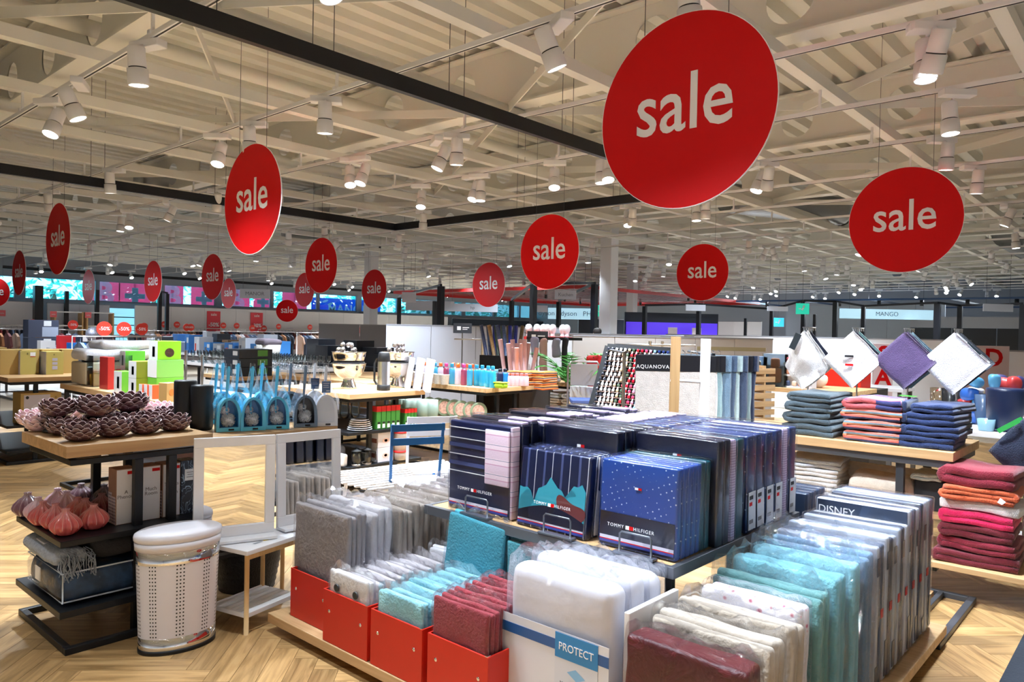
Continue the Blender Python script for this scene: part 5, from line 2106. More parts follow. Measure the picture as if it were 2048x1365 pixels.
for i, h in enumerate((0.075, 0.072, 0.07, 0.075)):
    t = thing('towel', 'multicoloured striped towel folded beneath the topmost one' if i < 3 else 'striped towel topmost of its stack with a green tag', 'towel', (5.50, 1.545, z), (0, 0.0, 0.03 * (i - 1)), 'striped towels on the oak top' if i < 3 else None)
    fold_mesh(0.40, 0.44, h, 2, i + 20).build('terry_fold', STRZ if i < 3 else STRP, t)
    MB().rbox((0.22, -0.192, h / 2), (0.43, 0.035, h * 0.98), 0.015, (3, 1, 1)).build('navy_hem', NAVT, t)
    if i == 3:
        MB().add([(0.30, -0.20, h + 0.012), (0.40, -0.21, h + 0.012), (0.40, -0.10, h + 0.014), (0.30, -0.10, h + 0.014)], [(0, 1, 2, 3)]).build('green_tag', mat('tag_green', (70, 190, 60), 0.4, var=0.3, vscale=30), t)
    z += h + 0.004
NAVT2 = terry('navy_deep', (20, 44, 92))
z = 0.922
for i, (h, w) in enumerate(((0.075, 0.46), (0.07, 0.43), (0.075, 0.42), (0.06, 0.36))):
    towel('navy blue terry towel in the stack at the table end' if i < 3 else 'navy blue terry towel on top at the table end', (5.50 + 0.01 * i, 1.20 - 0.02 * (i % 2), z), w * 0.8, 0.46, h, 2, NAVT2, i + 30, 0.05 * (1 - i), 'navy towels on the oak top' if i < 3 else None)
    z += h + 0.004

# mid shelf: white towels, duvet rolls, throws
z = 0.492
for i in range(4):
    towel('white towel folded on the lower shelf of the towel table' if i < 3 else 'white towel with faint blue print on the lower shelf', (5.56, 1.98, z), 0.42, 0.4, 0.06, 2, WHT if i < 3 else terry('bluewhite', (214, 222, 234)), 40 + i, 0.03 * i, 'white towels on the lower shelf' if i < 3 else None)
    z += 0.064
t = thing('throw', 'cream throw with folded fringe lying across the lower shelf', 'throw', (5.60, 1.52, 0.492))
MB().rbox((0.2, 0, 0.09), (0.46, 0.44, 0.18), 0.07, (5, 6, 3), nz=0.03, nscale=5).build('cream_wool', terry('cream', (236, 222, 206)), t)
t = thing('bolster', 'white rolled duvet in clear film with dark strap', 'duvet roll', (5.98, 1.62, 0.60))
MB().tube([(0, 0.42, 0), (0, 0.40, 0), (0, -0.40, 0), (0, -0.42, 0)], [0.06, 0.105, 0.105, 0.06], 20).build('duvet', cloth('duvet', (232, 236, 236)), t)
MB().tube([(0, -0.27, 0), (0, -0.32, 0)], 0.108, 20).build('strap', BLACKP, t)
t = thing('blanket_roll', 'yellow rolled blanket at the back of the lower shelf', 'blanket', (5.98, 2.28, 0.60))
MB().tube([(0, 0.2, 0), (0, 0.19, 0), (0, -0.19, 0), (0, -0.2, 0)], [0.05, 0.11, 0.11, 0.05], 20).build('roll', terry('yellow', (222, 200, 90)), t)
t = thing('blanket_roll', 'blue rolled blanket next to the yellow one', 'blanket', (5.98, 2.68, 0.60))
MB().tube([(0, 0.17, 0), (0, 0.16, 0), (0, -0.16, 0), (0, -0.17, 0)], [0.05, 0.10, 0.10, 0.05], 20).build('roll', terry('blueroll', (30, 110, 150)), t)
towel('white and green hand towel lying above the duvet roll', (5.60, 1.22, 0.69), 0.22, 0.3, 0.05, 2, terry('mintwhite', (226, 238, 232)), 50)
bx = MB().bbox(5.62, 1.12, 0.492, 5.9, 1.30, 0.688, 0.004).build('carton', mat('carton_dark', (36, 40, 46), 0.6))
tag(bx, 'dark carton under the white and green hand towel', 'carton')

# ------------------------------------------------------------------ washcloths hung on rods
def cloth_mesh(s, th, seed, drape=0.0):
    """square cloth hung by a corner: a diamond in the yz plane with soft ripples"""
    n = 10
    mb = MB()
    vs = []
    for side in (0, 1):
        for i in range(n + 1):
            for j in range(n + 1):
                u, v = i / n, j / n
                y = (u - v) * s / math.sqrt(2)
                z = -(u + v) * s / math.sqrt(2)
                k = 1 - drape * min(1.0, abs(y) / (s * 0.7)) * 0.5
                nv = noise.noise(Vector((y * 9 + seed, z * 7, seed * 2.1)))
                x = (0.012 + drape * 0.10) * nv + drape * abs(y) * 0.5
                rim = 1.0 if 0 < i < n and 0 < j < n else 0.55
                vs.append((x + (side - 0.5) * th * rim, y * k, z - drape * abs(y) * 0.5 + 0.006 * nv))
    m = (n + 1) ** 2
    fs = []
    for i in range(n):
        for j in range(n):
            a = i * (n + 1) + j
            q = (a, a + 1, a + n + 2, a + n + 1)
            fs.append(q)
            fs.append(tuple(x + m for x in q[::-1]))
    for i in range(n):
        for (a, b) in ((i * (n + 1), (i + 1) * (n + 1)), (i * (n + 1) + n, (i + 1) * (n + 1) + n), (i, i + 1), (n * (n + 1) + i, n * (n + 1) + i + 1)):
            fs.append((a, b, b + m, a + m))
    mb.add(vs, fs, 0, True)
    return mb


def rod(x, y, label):
    t = thing('cloth_stand', label, 'stand', (x, y, 0.922))
    MB().lathe([(0.0, 0), (0.06, 0), (0.06, 0.006), (0.008, 0.012), (0.008, 0.012)], 20).build('foot', STEEL, t)
    MB().tube([(0, 0, 0.01), (0, 0, 0.80)], 0.006, 8).build('rod', STEEL, t)
    mb = MB().tube([(-0.14, 0, 0.80), (0.14, 0, 0.80)], 0.004, 6)
    for k in range(6):
        x_ = -0.125 + k * 0.05
        mb.tube([(x_, 0, 0.80), (x_, 0.0, 0.785), (x_ + 0.012, 0, 0.775), (x_ + 0.014, 0, 0.80)], 0.002, 5)
    mb.build('hook_rail', STEEL, t)


PURP = terry('purple', (84, 66, 108))
AQG = terry('aquagrey', (122, 150, 164))
GRYT = terry('charcoalgrey', (72, 78, 90))
NAVC = terry('navycloth', (24, 36, 62))
for (x, y, lab, seq) in ((6.02, 2.18, 'chrome washcloth stand behind the slate towels', [(WHT, 'soft white washcloth hanging in loose folds with a dark tag', 0.33, 0.55), (WHT, 'white washcloth hanging behind the loose folded one', 0.33, 0.45), (NAVC, 'navy washcloth behind white ones beside slate towels', 0.31, 0.4)]),
                         (6.02, 1.81, 'chrome washcloth stand behind the striped towels', [(WHT, 'white washcloth diamond with label and red price mark', 0.31, 0.0), (NAVC, 'navy washcloth diamond behind the labelled white one', 0.30, 0.0), (terry('seafoam', (150, 196, 194)), 'sea green washcloth at the back of a chrome stand', 0.26, 0.0)]),
                         (6.02, 1.455, 'chrome washcloth stand carrying purple cloths', [(PURP, 'purple washcloth diamond at the front of its stand', 0.30, 0.0), (PURP, 'purple washcloth diamond directly behind another', 0.30, 0.0), (AQG, 'blue grey washcloth diamond behind the purple pair', 0.30, 0.0), (AQG, 'blue grey washcloth diamond at the back of the purple stand', 0.30, 0.0)]),
                         (6.02, 1.14, 'chrome washcloth stand at the end of the towel table', [(terry('palegrey', (206, 204, 212)), 'pale grey washcloth diamond with woven relief', 0.31, 0.0), (WHT, 'white washcloth diamond with dark paper label', 0.29, 0.0), (GRYT, 'charcoal washcloth diamond behind the pale grey one', 0.30, 0.0), (GRYT, 'charcoal washcloth diamond at the end of the last stand', 0.30, 0.0)])):
    rod(x, y, lab)
    for i, (m, l2, s, dr) in enumerate(seq):
        t = thing('washcloth', l2, 'washcloth', (x - 0.12 + i * 0.07, y, 1.70), (0, 0, 0.05 * i))
        cloth_mesh(s, 0.014, i + int(y * 10), dr).build('terry_square', m, t)
        if 'label and red' in l2:
            MB().box(-0.022, -0.012, -0.20, -0.016, 0.05, -0.185).build('black_label', INK, t)
            MB().box(-0.022, -0.012, -0.265, -0.016, 0.045, -0.25).build('red_label', RED, t)
        if 'dark tag' in l2:
            MB().bar((-0.05, 0.02, -0.03), (-0.06, 0.07, -0.15), 0.05, 0.004, (1, 0, 0)).build('dark_tag', mat('tag_dark', (20, 34, 40), 0.5), t)
        if 'dark paper' in l2:
            MB().bar((-0.03, -0.05, -0.09), (-0.03, -0.13, -0.17), 0.07, 0.004, (1, 0, 0)).build('paper_label', mat('tag_dark', (20, 34, 40), 0.5), t)

# ------------------------------------------------------------------ bath accessories table behind
t = thing('bath_table', 'white topped table with bathroom bins and tumblers', 'display table', (7.3, 0.2, 0))
rb('table_top', 7.3, 0.2, 0.83, 8.3, 2.05, 0.87, WHITEM, t, (7.3, 0.2, 0))
for x in (7.35, 8.2):
    for y in (0.3, 1.9):
        rb('leg', x, y, 0, x + 0.04, y + 0.04, 0.83, GREYM, t, (7.3, 0.2, 0))


def cup(name, label, cat, loc, prof, m, seg=28, extra=None):
    t = thing(name, label, cat, loc)
    MB().lathe(prof, seg, cap=False).build('body', m, t)
    if extra:
        extra(t)
    return t


def binprof(r0, r1, h):
    return [(0.0, 0), (r0 * 0.95, 0), (r0, 0.01), (r1, h), (r1 - 0.006, h), (r0 - 0.008, 0.012), (0, 0.012)]


NAVB = mat('navy_plastic', (22, 38, 72), 0.35)
q = onz(2010, 862, 0.87)
cup('waste_bin', 'navy blue round pedal bin on the bath table', 'bin', (q[0], q[1], 0.872), [(0.0, 0), (0.12, 0), (0.14, 0.03), (0.15, 0.34), (0.148, 0.36), (0.135, 0.365), (0.0, 0.365)], NAVB, extra=lambda t: MB().rbox((-0.12, 0.05, 0.012), (0.06, 0.08, 0.014), 0.005, (1, 1, 1)).build('pedal', NAVB, t))
for px, py, lab, r0, r1, h, col in ((1945, 845, 'apple green tapered plastic tumbler', 0.05, 0.075, 0.30, (104, 196, 70)), (1965, 850, 'slate blue tapered tumbler beside the green one', 0.06, 0.08, 0.28, (70, 92, 122)),
                                    (1925, 843, 'black tapered tumbler beside the green one', 0.06, 0.075, 0.29, (24, 28, 36)), (1898, 840, 'black glossy waste bin next to the steel one', 0.075, 0.085, 0.30, (20, 24, 30)),
                                    (1972, 862, 'pale aqua soap dish stack beside the navy bin', 0.06, 0.07, 0.10, (140, 180, 200))):
    q = onz(px, py, 0.87)
    cup('tumbler', lab, 'tumbler', (q[0], q[1], 0.872), binprof(r0, r1, h), mat('plastic_%d_%d_%d' % col, col, 0.25, coat=0.3))
q = onz(1878, 838, 0.87)
cup('waste_bin', 'shiny steel waste bin on the bath table', 'bin', (q[0], q[1], 0.872), binprof(0.08, 0.085, 0.30), CHROME)
q = onz(1925, 862, 0.87)
cup('soap_pump', 'pale aqua soap dispenser with steel pump', 'soap dispenser', (max(7.4, q[0]), min(1.95, q[1]), 0.872), [(0.0, 0), (0.045, 0), (0.05, 0.01), (0.05, 0.10), (0.02, 0.115), (0.0, 0.115)], mat('plastic_aqua', (150, 190, 208), 0.3),
    extra=lambda t: MB().tube([(0, 0, 0.115), (0, 0, 0.15), (-0.03, 0.0, 0.155)], 0.009, 8).build('pump', STEEL, t))
# pile of printed bath toys and bags at the back
BAGP = [mat('toy_%d' % i, c, 0.4) for i, c in enumerate(((40, 90, 170), (200, 60, 60), (230, 200, 70), (90, 160, 200), (230, 230, 236), (60, 60, 110)))]
for i in range(26):
    px = R.uniform(1935, 2046)
    q = onz(px, 800, 0.87)
    y_ = q[1] * 8.15 / q[0]
    t = MB().rbox((0, 0, 0.06), (0.12, 0.14, 0.12), 0.05, (2, 2, 2), nz=0.03, seed=i).build('toy_bag', BAGP[i % 6], None, (8.0 + 0.12 * (i % 3), max(0.3, min(1.95, y_)), 0.872 + 0.11 * (i % 4)), R.uniform(0, 3))
    tag(t, 'small %s bath toy bag in the pile behind the tumblers' % ('blue', 'red', 'yellow', 'sky blue', 'white', 'dark blue')[i % 6], 'toy', 'bath toy bags')
# navy cloths with green tags at the very edge of the towel table
for i in range(4):
    t = thing('washcloth', 'navy washcloth with green paper tag hanging beyond the table end', 'washcloth', (5.72 + 0.05 * i, 0.70, 1.16), (0.0, 0, 0.1), 'navy washcloths with green tags')
    cloth_mesh(0.30, 0.014, 60 + i, 0.2).build('terry_square', NAVC, t)
    MB().bar((-0.02, 0.03, -0.02), (-0.02, 0.14, -0.10), 0.03, 0.004, (1, 0, 0)).build('green_tag', mat('tag_leaf', (50, 170, 80), 0.4), t)
t = thing('cloth_stand', 'chrome stand carrying the navy washcloths with green tags', 'stand', (5.80, 0.70, 0.237))
MB().tube([(0, 0, 0), (0, 0, 0.93)], 0.006, 8).build('rod', STEEL, t)
MB().tube([(-0.14, 0, 0.93), (0.16, 0, 0.93)], 0.005, 6).build('hook_rail', STEEL, t)
towel('white rolled towel behind the crimson stack', (5.75, 0.72, 0.26), 0.3, 0.22, 0.12, 2, WHT, 77)

# ------------------------------------------------------------------ bath mats on a hanging stand
BM = thing('mat_stand', 'grey tube stand holding bath mats one behind another', 'stand', (5.27, 3.0, 0), math.radians(42))
for y in (2.84, 3.56):
    MB().tube([(0.05, y - 3.2, 0), (0.05, y - 3.2, 1.5)], 0.014, 8).build('upright', GREYM, BM)
    MB().tube([(-0.1, y - 3.2, 0.012), (0.9, y - 3.2, 0.012)], 0.014, 8).build('foot', GREYM, BM)
    MB().tube([(0.05, y - 3.2, 1.49), (0.9, y - 3.2, 1.49)], 0.010, 8).build('arm', GREYM, BM)
HEAD = mat('header_black', (12, 14, 24), 0.4)
mats_ = [((206, 200, 196), 'pale beige bath mat with black printed header'), ((232, 230, 232), 'white tufted bath mat with wavy edge'), ((150, 182, 190), 'aqua bath mat with fringed edge'), ((110, 138, 162), 'steel blue tufted bath mat'), ((70, 90, 118), 'slate blue bath mat in the row'),
         ((176, 200, 204), 'pale aqua shaggy bath mat'), ((60, 76, 104), 'dark blue shaggy bath mat'), ((130, 156, 164), 'grey green bath mat with black header'), ((40, 54, 84), 'navy oval bath mat at the end of the row')]
for i, (c, lab) in enumerate(mats_):
    t = thing('bath_mat', lab, 'bath mat', (5.27 + i * 0.076, 2.945 - i * 0.012 + (0.03 if i else 0), 0.62), (0, 0.03, math.radians(42 - 4 * i)))
    m = terry('mat%d' % i, c)
    MB().rbox((0, 0, 0.42), (0.05 if i else 0.02, 0.64 - 0.02 * (i % 3), 0.80), 0.02, (1, 8, 8), nz=0.012 if i else 0.003, nscale=12, seed=i).build('pile', m, t)
    MB().bbox(-0.032 if i else -0.014, -0.32, 0.73, 0.032 if i else 0.014, 0.32, 0.86, 0.003).build('header_card', HEAD if i in (0, 1, 2, 7) else m, t)
    if i == 0:
        text('AQUANOVA', WHITEM, t, (-0.0155, 0.185, 0.765), '-x', size=0.042, depth=0.001, space=1.15)
        MB().box(-0.017, -0.02, 0.79, -0.0145, 0.025, 0.84).build('price_tag', WHITE, t)
    MB().tube([(0.0, 0, 0.86), (0.0, 0, 0.885), (0.0, 0.02, 0.90)], 0.004, 6).build('hook', CHROME, t)

# ------------------------------------------------------------------ towel ladder, one rail wood, one white
t = thing('towel_ladder', 'slim leaning ladder with one oak and one white rail', 'ladder', (4.6, 2.45, 0))
e1, e2 = Vector(AD(1352, 674, 4.95)) - Vector((4.6, 2.45, 0)), Vector(AD(1412, 678, 4.95)) - Vector((4.6, 2.45, 0))
# the feet stand forward of the heads
f1 = Vector((e1.x - 0.42, e1.y - 0.30, 0.0))
f2 = Vector((e2.x - 0.42, e2.y - 0.30, 0.0))
f1, f2 = e1 + Vector((0.03, 0.03, 0)), e2 + Vector((0.03, 0.03, 0))
f1.z = f2.z = 0.101
MB().bar(f1, e1, 0.028, 0.06, (1, -1, 0)).build('rail_oak', OAKZ, t)
MB().bar(f2, e2, 0.028, 0.06, (1, -1, 0)).build('rail_white', WHITEM, t)
for k in (0.25, 0.5, 0.81):
    a, b = f1.lerp(e1, k), f2.lerp(e2, k)
    MB().tube([a - (b - a) * 0.15, b], 0.012, 8).build('rung', WHITEM, t)

# ------------------------------------------------------------------ nail polish display
nb = thing('polish_display', 'black slanted board display of nail polish rows', 'display stand', AD(1180, 830, 8.0)[:2] + (0.0,))
p00, p10, p01, p11 = [Vector(AD(*q)) for q in ((1178, 826, 7.7), (1300, 838, 7.55), (1215, 694, 8.0), (1345, 702, 7.85))]
base = nb.location.copy()
mb = MB()
vx = (p10 - p00)
vz = (p01 - p00)
nrm = vx.cross(vz).normalized()
if nrm.dot(Vector((0, 0, CAM_H)) - p00) < 0:
    nrm = -nrm
k = [p00 - nrm * 0.04, p10 - nrm * 0.04, p11 - nrm * 0.04, p01 - nrm * 0.04]
kk = [q + nrm * 0.03 for q in k]
vs = [q - base for q in k + kk]
mb.add(vs, [(0, 1, 2, 3), (7, 6, 5, 4), (0, 4, 5, 1), (1, 5, 6, 2), (2, 6, 7, 3), (3, 7, 4, 0)])
mb.build('back_board', BLACK, nb)
rimb = MB()
for a, b in ((p00, p01), (p01, p11), (p11, p10), (p10, p00)):
    rimb.bar(a - base, b - base, 0.05, 0.05, nrm)
rimb.build('frame', BLACK, nb)
foot = MB()
for q in (p00, p10):
    foot.tube([q - base, Vector((q.x - base.x, q.y - base.y, 0.0))], 0.02, 8)
foot.build('leg', BLACK, nb)
cols = [(40, 44, 58), (226, 226, 232), (236, 232, 236), (240, 240, 242), (222, 206, 190), (204, 178, 140), (70, 90, 70), (190, 30, 44), (206, 24, 50), (220, 60, 100), (228, 150, 180), (120, 160, 200), (40, 74, 150), (28, 50, 110)]
pms = []
_zz = vz.normalized()
_yy = (-nrm - _zz * _zz.dot(-nrm)).normalized()
rotm = Matrix((_yy.cross(_zz), _yy, _zz)).transposed()
for ci, c in enumerate(cols):
    m1 = mat('polish_%d' % ci, c, 0.15, coat=0.6)
    b = MB().rbox((0, 0, 0.016), (0.028, 0.022, 0.032), 0.006, (1, 1, 1))
    b.lathe([(0.007, 0.032), (0.0085, 0.034), (0.0075, 0.058), (0, 0.058)], 8, mi=1)
    pms.append(b.mesh('polish', [m1, WHITE if ci % 3 else INK]))
NR, NC = 13, 15
for r_ in range(NR):
    v = (r_ + 0.15) / NR
    sh = MB()
    a, b = p00.lerp(p01, v), p10.lerp(p11, v)
    sh.bar(a - base + nrm * 0.008, b - base + nrm * 0.008, 0.034, 0.003, (0, 0, 1))
    sh.build('rack_row', mat('row_white', (206, 170, 160), 0.5), nb)
    for c_ in range(NC):
        u = (c_ + 0.6 + 0.25 * math.sin(r_)) / (NC + 0.3)
        q = a.lerp(b, u) + nrm * 0.014 + Vector((0, 0, 0.004))
        ci = min(13, max(0, int(c_ * 17 / NC + (r_ % 3 - 1) * 0.6)))
        o = obj('nail_polish', pms[ci], None, q)
        o.rotation_euler = rotm.to_euler()
        cn = ('black', 'white', 'clear', 'milky white', 'beige', 'gold', 'green', 'red', 'scarlet', 'pink', 'pale pink', 'pale blue', 'blue', 'dark blue')[ci]
        tag(o, 'small %s nail polish bottle on the slanted board' % cn, 'nail polish', 'nail polish bottles')

# ------------------------------------------------------------------ toy shelf frame behind the mats
t = thing('toy_table', 'oak table with brass tube frame displaying dolls and toy boxes', 'display table', (8.6, 3.2, 0))
TY = (8.6, 3.2, 0)
rb('table_top', 8.5, 2.6, 1.0, 9.4, 4.4, 1.05, OAKY, t, TY)
for x in (8.55, 9.3):
    for y in (2.65, 4.3):
        rb('leg', x, y, 0, x + 0.05, y + 0.05, 1.0, BLACK, t, TY)
BR = mat('brass_frame', (178, 166, 128), 0.3, metal=0.8)
fx = [AD(1532, 700, 7.6), AD(1532, 850, 7.6), AD(1395, 697, 7.9)]
MB().bar(Vector((fx[0][0], fx[0][1], 0)) - Vector(TY), Vector(fx[0]) - Vector(TY), 0.05, 0.05).build('frame_post', BR, t)
MB().bar(Vector(fx[2]) - Vector(TY), Vector(fx[0]) - Vector(TY), 0.04, 0.04).build('frame_rail', BR, t)
MB().bar(Vector((fx[2][0], fx[2][1], 0)) - Vector(TY), Vector(fx[2]) - Vector(TY), 0.05, 0.05).build('frame_post', BR, t)
# wooden letter crate
cr = thing('wood_crate', 'stack of shallow oak trays with dark slots', 'crate', AD(1505, 845, 6.9)[:2] + (0.0,), math.radians(-20))
for k in range(11):
    z = 0.55 + k * 0.075
    MB().bbox(-0.13, -0.14, z, 0.13, 0.14, z + 0.012, 0.002).bbox(-0.13, -0.14, z + 0.012, 0.13, -0.125, z + 0.05, 0.002).bbox(-0.01, -0.138, z + 0.05, 0.01, 0.13, z + 0.075, 0.001).build('tray', OAK, cr)
MB().bbox(-0.12, 0.10, 0.0, 0.12, 0.13, 1.37, 0.003).build('back_board', OAKZ, cr)
dollm = [mat('doll_%d' % i, c, 0.6) for i, c in enumerate(((214, 150, 120), (206, 120, 90), (226, 200, 180), (60, 76, 110), (190, 60, 70), (226, 190, 80), (70, 130, 120)))]
for i, (px, py, w, h) in enumerate(((1550, 765, 34, 40), (1595, 762, 36, 42), (1515, 755, 26, 36))):
    q = onz(px, py + 18, 1.05)
    t = thing('toy_box', ('doll in a clear fronted box on the toy table', 'toy box with shelves of small figures', 'doll box behind the oak trays')[i], 'toy box', (8.6, q[1] * 8.6 / q[0], 1.052))
    s = 8.6 / (F_PX * 0.72)
    W, H = w * s * 1.1, h * s * 1.2
    MB().bbox(0, -W / 2, 0, 0.16, W / 2, H, 0.003).build('carton', mat('toy_carton_%d' % i, ((150, 160, 176), (206, 206, 212), (120, 140, 170))[i], 0.5), t)
    if i != 1:
        MB().rbox((-0.012, 0, H * .72), (0.05, W * .36, H * .3), 0.04, (2, 2, 2)).rbox((-0.012, 0, H * .35), (0.05, W * .5, H * .45), 0.04, (2, 2, 2)).build('doll', dollm[i], t)
        MB().box(-0.04, -W / 2, 0, -0.038, W / 2, H).build('window_film', GLASS, t)
    else:
        for k in range(3):
            MB().bbox(-0.03, -W / 2, H * k / 3, 0.0, W / 2, H * k / 3 + 0.02, 0.001).build('ledge', CARD, t)
            for j in range(4):
                MB().rbox((-0.015, -W * .35 + j * W * .23, H * k / 3 + 0.05), (0.03, 0.05, 0.06), 0.015, (1, 1, 1)).build('figure', dollm[(k * 4 + j) % 7], t)
for i, (px, py) in enumerate(((1490, 728), (1505, 722), (1520, 726), (1550, 730), (1560, 722), (1580, 726), (1605, 722), (1625, 735))):
    q = onz(px, 790, 1.05)
    y_ = q[1] * 8.75 / q[0]
    t = MB().rbox((0, 0, 0.09), (0.18, 0.16, 0.17), 0.07, (3, 3, 3), nz=0.03, seed=i).build('plush_toy', dollm[(i * 3 + 2) % 7], None, (8.95, min(4.3, max(2.65, y_)), 1.052), i)
    tag(t, 'soft plush toy sitting behind the doll boxes', 'plush toy', 'plush toys on the toy table')
# orange box of yellow plush and white table beyond
q = AD(1690, 775, 9.2)
t = thing('display_box', 'orange metal box filled with yellow plush', 'box', (q[0], q[1], q[2]))
MB().bbox(-0.2, -0.24, 0.0, 0.2, 0.24, 0.22, 0.003).build('box_body', RED2, t)
for i in range(5):
    MB().rbox((R.uniform(-.1, .1), -0.18 + i * 0.09, 0.24), (0.14, 0.12, 0.12), 0.05, (2, 2, 2), nz=0.02, seed=i).build('plush', mat('plush_yellow', (238, 190, 40), 0.9), t)
pd = MB().bbox(q[0] - 0.35, q[1] - 0.4, 0.0, q[0] + 0.35, q[1] + 0.4, q[2] - 0.003, 0.005).build('plinth', mat('plinth_dark', (50, 46, 44), 0.6))
tag(pd, 'dark plinth carrying the orange box', 'plinth')
q = AD(1745, 772, 10.0)
t = thing('white_table', 'plain white table standing beyond the washcloths', 'table', (q[0], q[1], 0))
MB().bbox(-0.3, -0.45, q[2] - 0.05, 0.3, 0.45, q[2], 0.004).build('table_top', WHITEM, t)
for x in (-0.26, 0.26):
    for y in (-0.4, 0.4):
        MB().box(x - 0.02, y - 0.02, 0, x + 0.02, y + 0.02, q[2] - 0.05).build('leg', GREYM, t)

# ------------------------------------------------------------------ low towel bench behind the aisle, seen in the mirror
t = thing('towel_bench', 'oak topped bench with steel legs seen in the mirror', 'bench', (0.1, -3.0, 0))
rb('bench_top', 0.1, -3.0, 0.50, 3.3, -2.2, 0.55, OAK, t, (0.1, -3.0, 0))
for x in (0.15, 1.8):
    for y in (-2.95, -2.38):
        rb('leg', x, y, 0, x + 0.04, y + 0.04, 0.50, GREYM, t, (0.1, -3.0, 0))
for i, (x, c, lab) in enumerate(((1.75, (120, 20, 44), 'wine red towel roll on the mirrored bench'), (2.15, (206, 30, 96), 'pink towel roll on the mirrored bench'), (2.5, (196, 204, 40), 'lime yellow towel roll on the mirrored bench'), (2.9, (90, 124, 150), 'steel blue towel roll on the mirrored bench'))):
    for k in range(2):
        tw = towel(lab, (x - 1.4, -2.65, 0.552 + 0.085 * k), 0.3, 0.34, 0.08, 2, terry('bench%d' % i, c), 200 + i * 2 + k, 0.3, 'towels on the mirrored bench')

a_ = onz(2022, 1320, 0)
mt_ = MB().bbox(2.6, a_[1] - 1.4, 0.0005, a_[0] + 1.6, a_[1], 0.008, 0.003).build('floor_mat', mat('mat_navy', (26, 34, 46), 0.9, bump=0.5, bscale=80))
tag(mt_, 'dark navy entrance mat lying on the oak floor', 'mat')

# ================================================================== middle ground
def table(name, label, x0, y0, x1, y1, z, frame=BLACK, shelves=(), top=OAK, th=0.05, posts=True, sm=None):
    t = thing(name, label, 'display table', (x0, y0, 0))
    o = (x0, y0, 0)
    rb('table_top', x0, y0, z - th, x1, y1, z, top, t, o)
    rb('top_rail', x0 + 0.03, y0 + 0.03, z - th - 0.035, x1 - 0.03, y0 + 0.07, z - th, frame, t, o)
    rb('top_rail', x0 + 0.03, y1 - 0.07, z - th - 0.035, x1 - 0.03, y1 - 0.03, z - th, frame, t, o)
    rb('top_rail', x0 + 0.03, y0 + 0.07, z - th - 0.035, x0 + 0.07, y1 - 0.07, z - th, frame, t, o)
    if posts:
        xm = (x0 + x1) / 2
        for x in (x0 + (x1 - x0) * 0.3, x0 + (x1 - x0) * 0.65):
            for y in (y0 + 0.08, y1 - 0.12):
                rb('post', x, y, 0, x + 0.045, y + 0.04, z - th - 0.035, frame, t, o)
    for s in shelves:
        rb('shelf', x0 + 0.0, y0 + 0.02, s - 0.03, x1 - 0.02, y1 - 0.02, s, sm or frame, t, o)
    for a in ((x0, y0 + 0.02, x1, y0 + 0.055), (x0, y1 - 0.055, x1, y1 - 0.02), (x0, y0 + 0.055, x0 + 0.035, y1 - 0.055), (x1 - 0.035, y0 + 0.055, x1, y1 - 0.055)):
        rb('base_bar', a[0], a[1], 0, a[2], a[3], 0.035, frame, t, o)
    return t


def cbox(name, label, loc, d, m, cat='box', group=None, rz=0.0, faces=()):
    """carton standing on its base; loc is its near corner; faces: extra printed sheets (side, y/x range, z range, material)"""
    t = thing(name, label, cat, loc, rz, group)
    MB().bbox(0, 0, 0, d[0], d[1], d[2], 0.003).build('carton', m, t)
    for (side, a0, a1, z0, z1, mm) in faces:
        if side == 'x':
            MB().box(-0.0015, a0 * d[1], z0 * d[2], 0, a1 * d[1], z1 * d[2]).build('printed_sheet', mm, t)
        elif side == 'y':
            MB().box(a0 * d[0], -0.0015, z0 * d[2], a1 * d[0], 0, z1 * d[2]).build('printed_sheet', mm, t)
        elif side == 'ry':
            n = 20
            v = [((a0 + a1 * math.cos(2 * math.pi * i / n)) * d[0], -0.002, (z0 + z1 * math.sin(2 * math.pi * i / n)) * d[2]) for i in range(n)]
            MB().add(v, [tuple(range(n))]).build('printed_disc', mm, t)
    return t


# ---- table with green glassware cartons
table('display_table', 'oak table of green glassware cartons behind the lotus rack', 2.55, 5.75, 3.45, 8.35, 1.03, shelves=(0.5,), top=OAKY)
GRN = mat('carton_green', (96, 170, 50), 0.5)
OLV = mat('carton_olive', (138, 150, 36), 0.5)
CWH = mat('carton_white', (206, 208, 212), 0.5)
DISC = mat('photo_brown', (60, 44, 34), 0.4, var=0.6, vscale=60)
BOTT = mat('print_bottle', (120, 150, 110), 0.5)


def gbox(lab, px, py, z, d, m, disc=True, group=None):
    q = onz(px, py, z)
    return cbox('glassware_carton', lab, (q[0], q[1], z), d, m, group=group, faces=[('x', 0.0, 1.0, 0.0, 1.0, CWH), ('x', 0.3, 0.6, 0.2, 0.75, BOTT)] + ([('ry', 0.5, 0.2, 0.5, 0.26, DISC)] if disc else []))


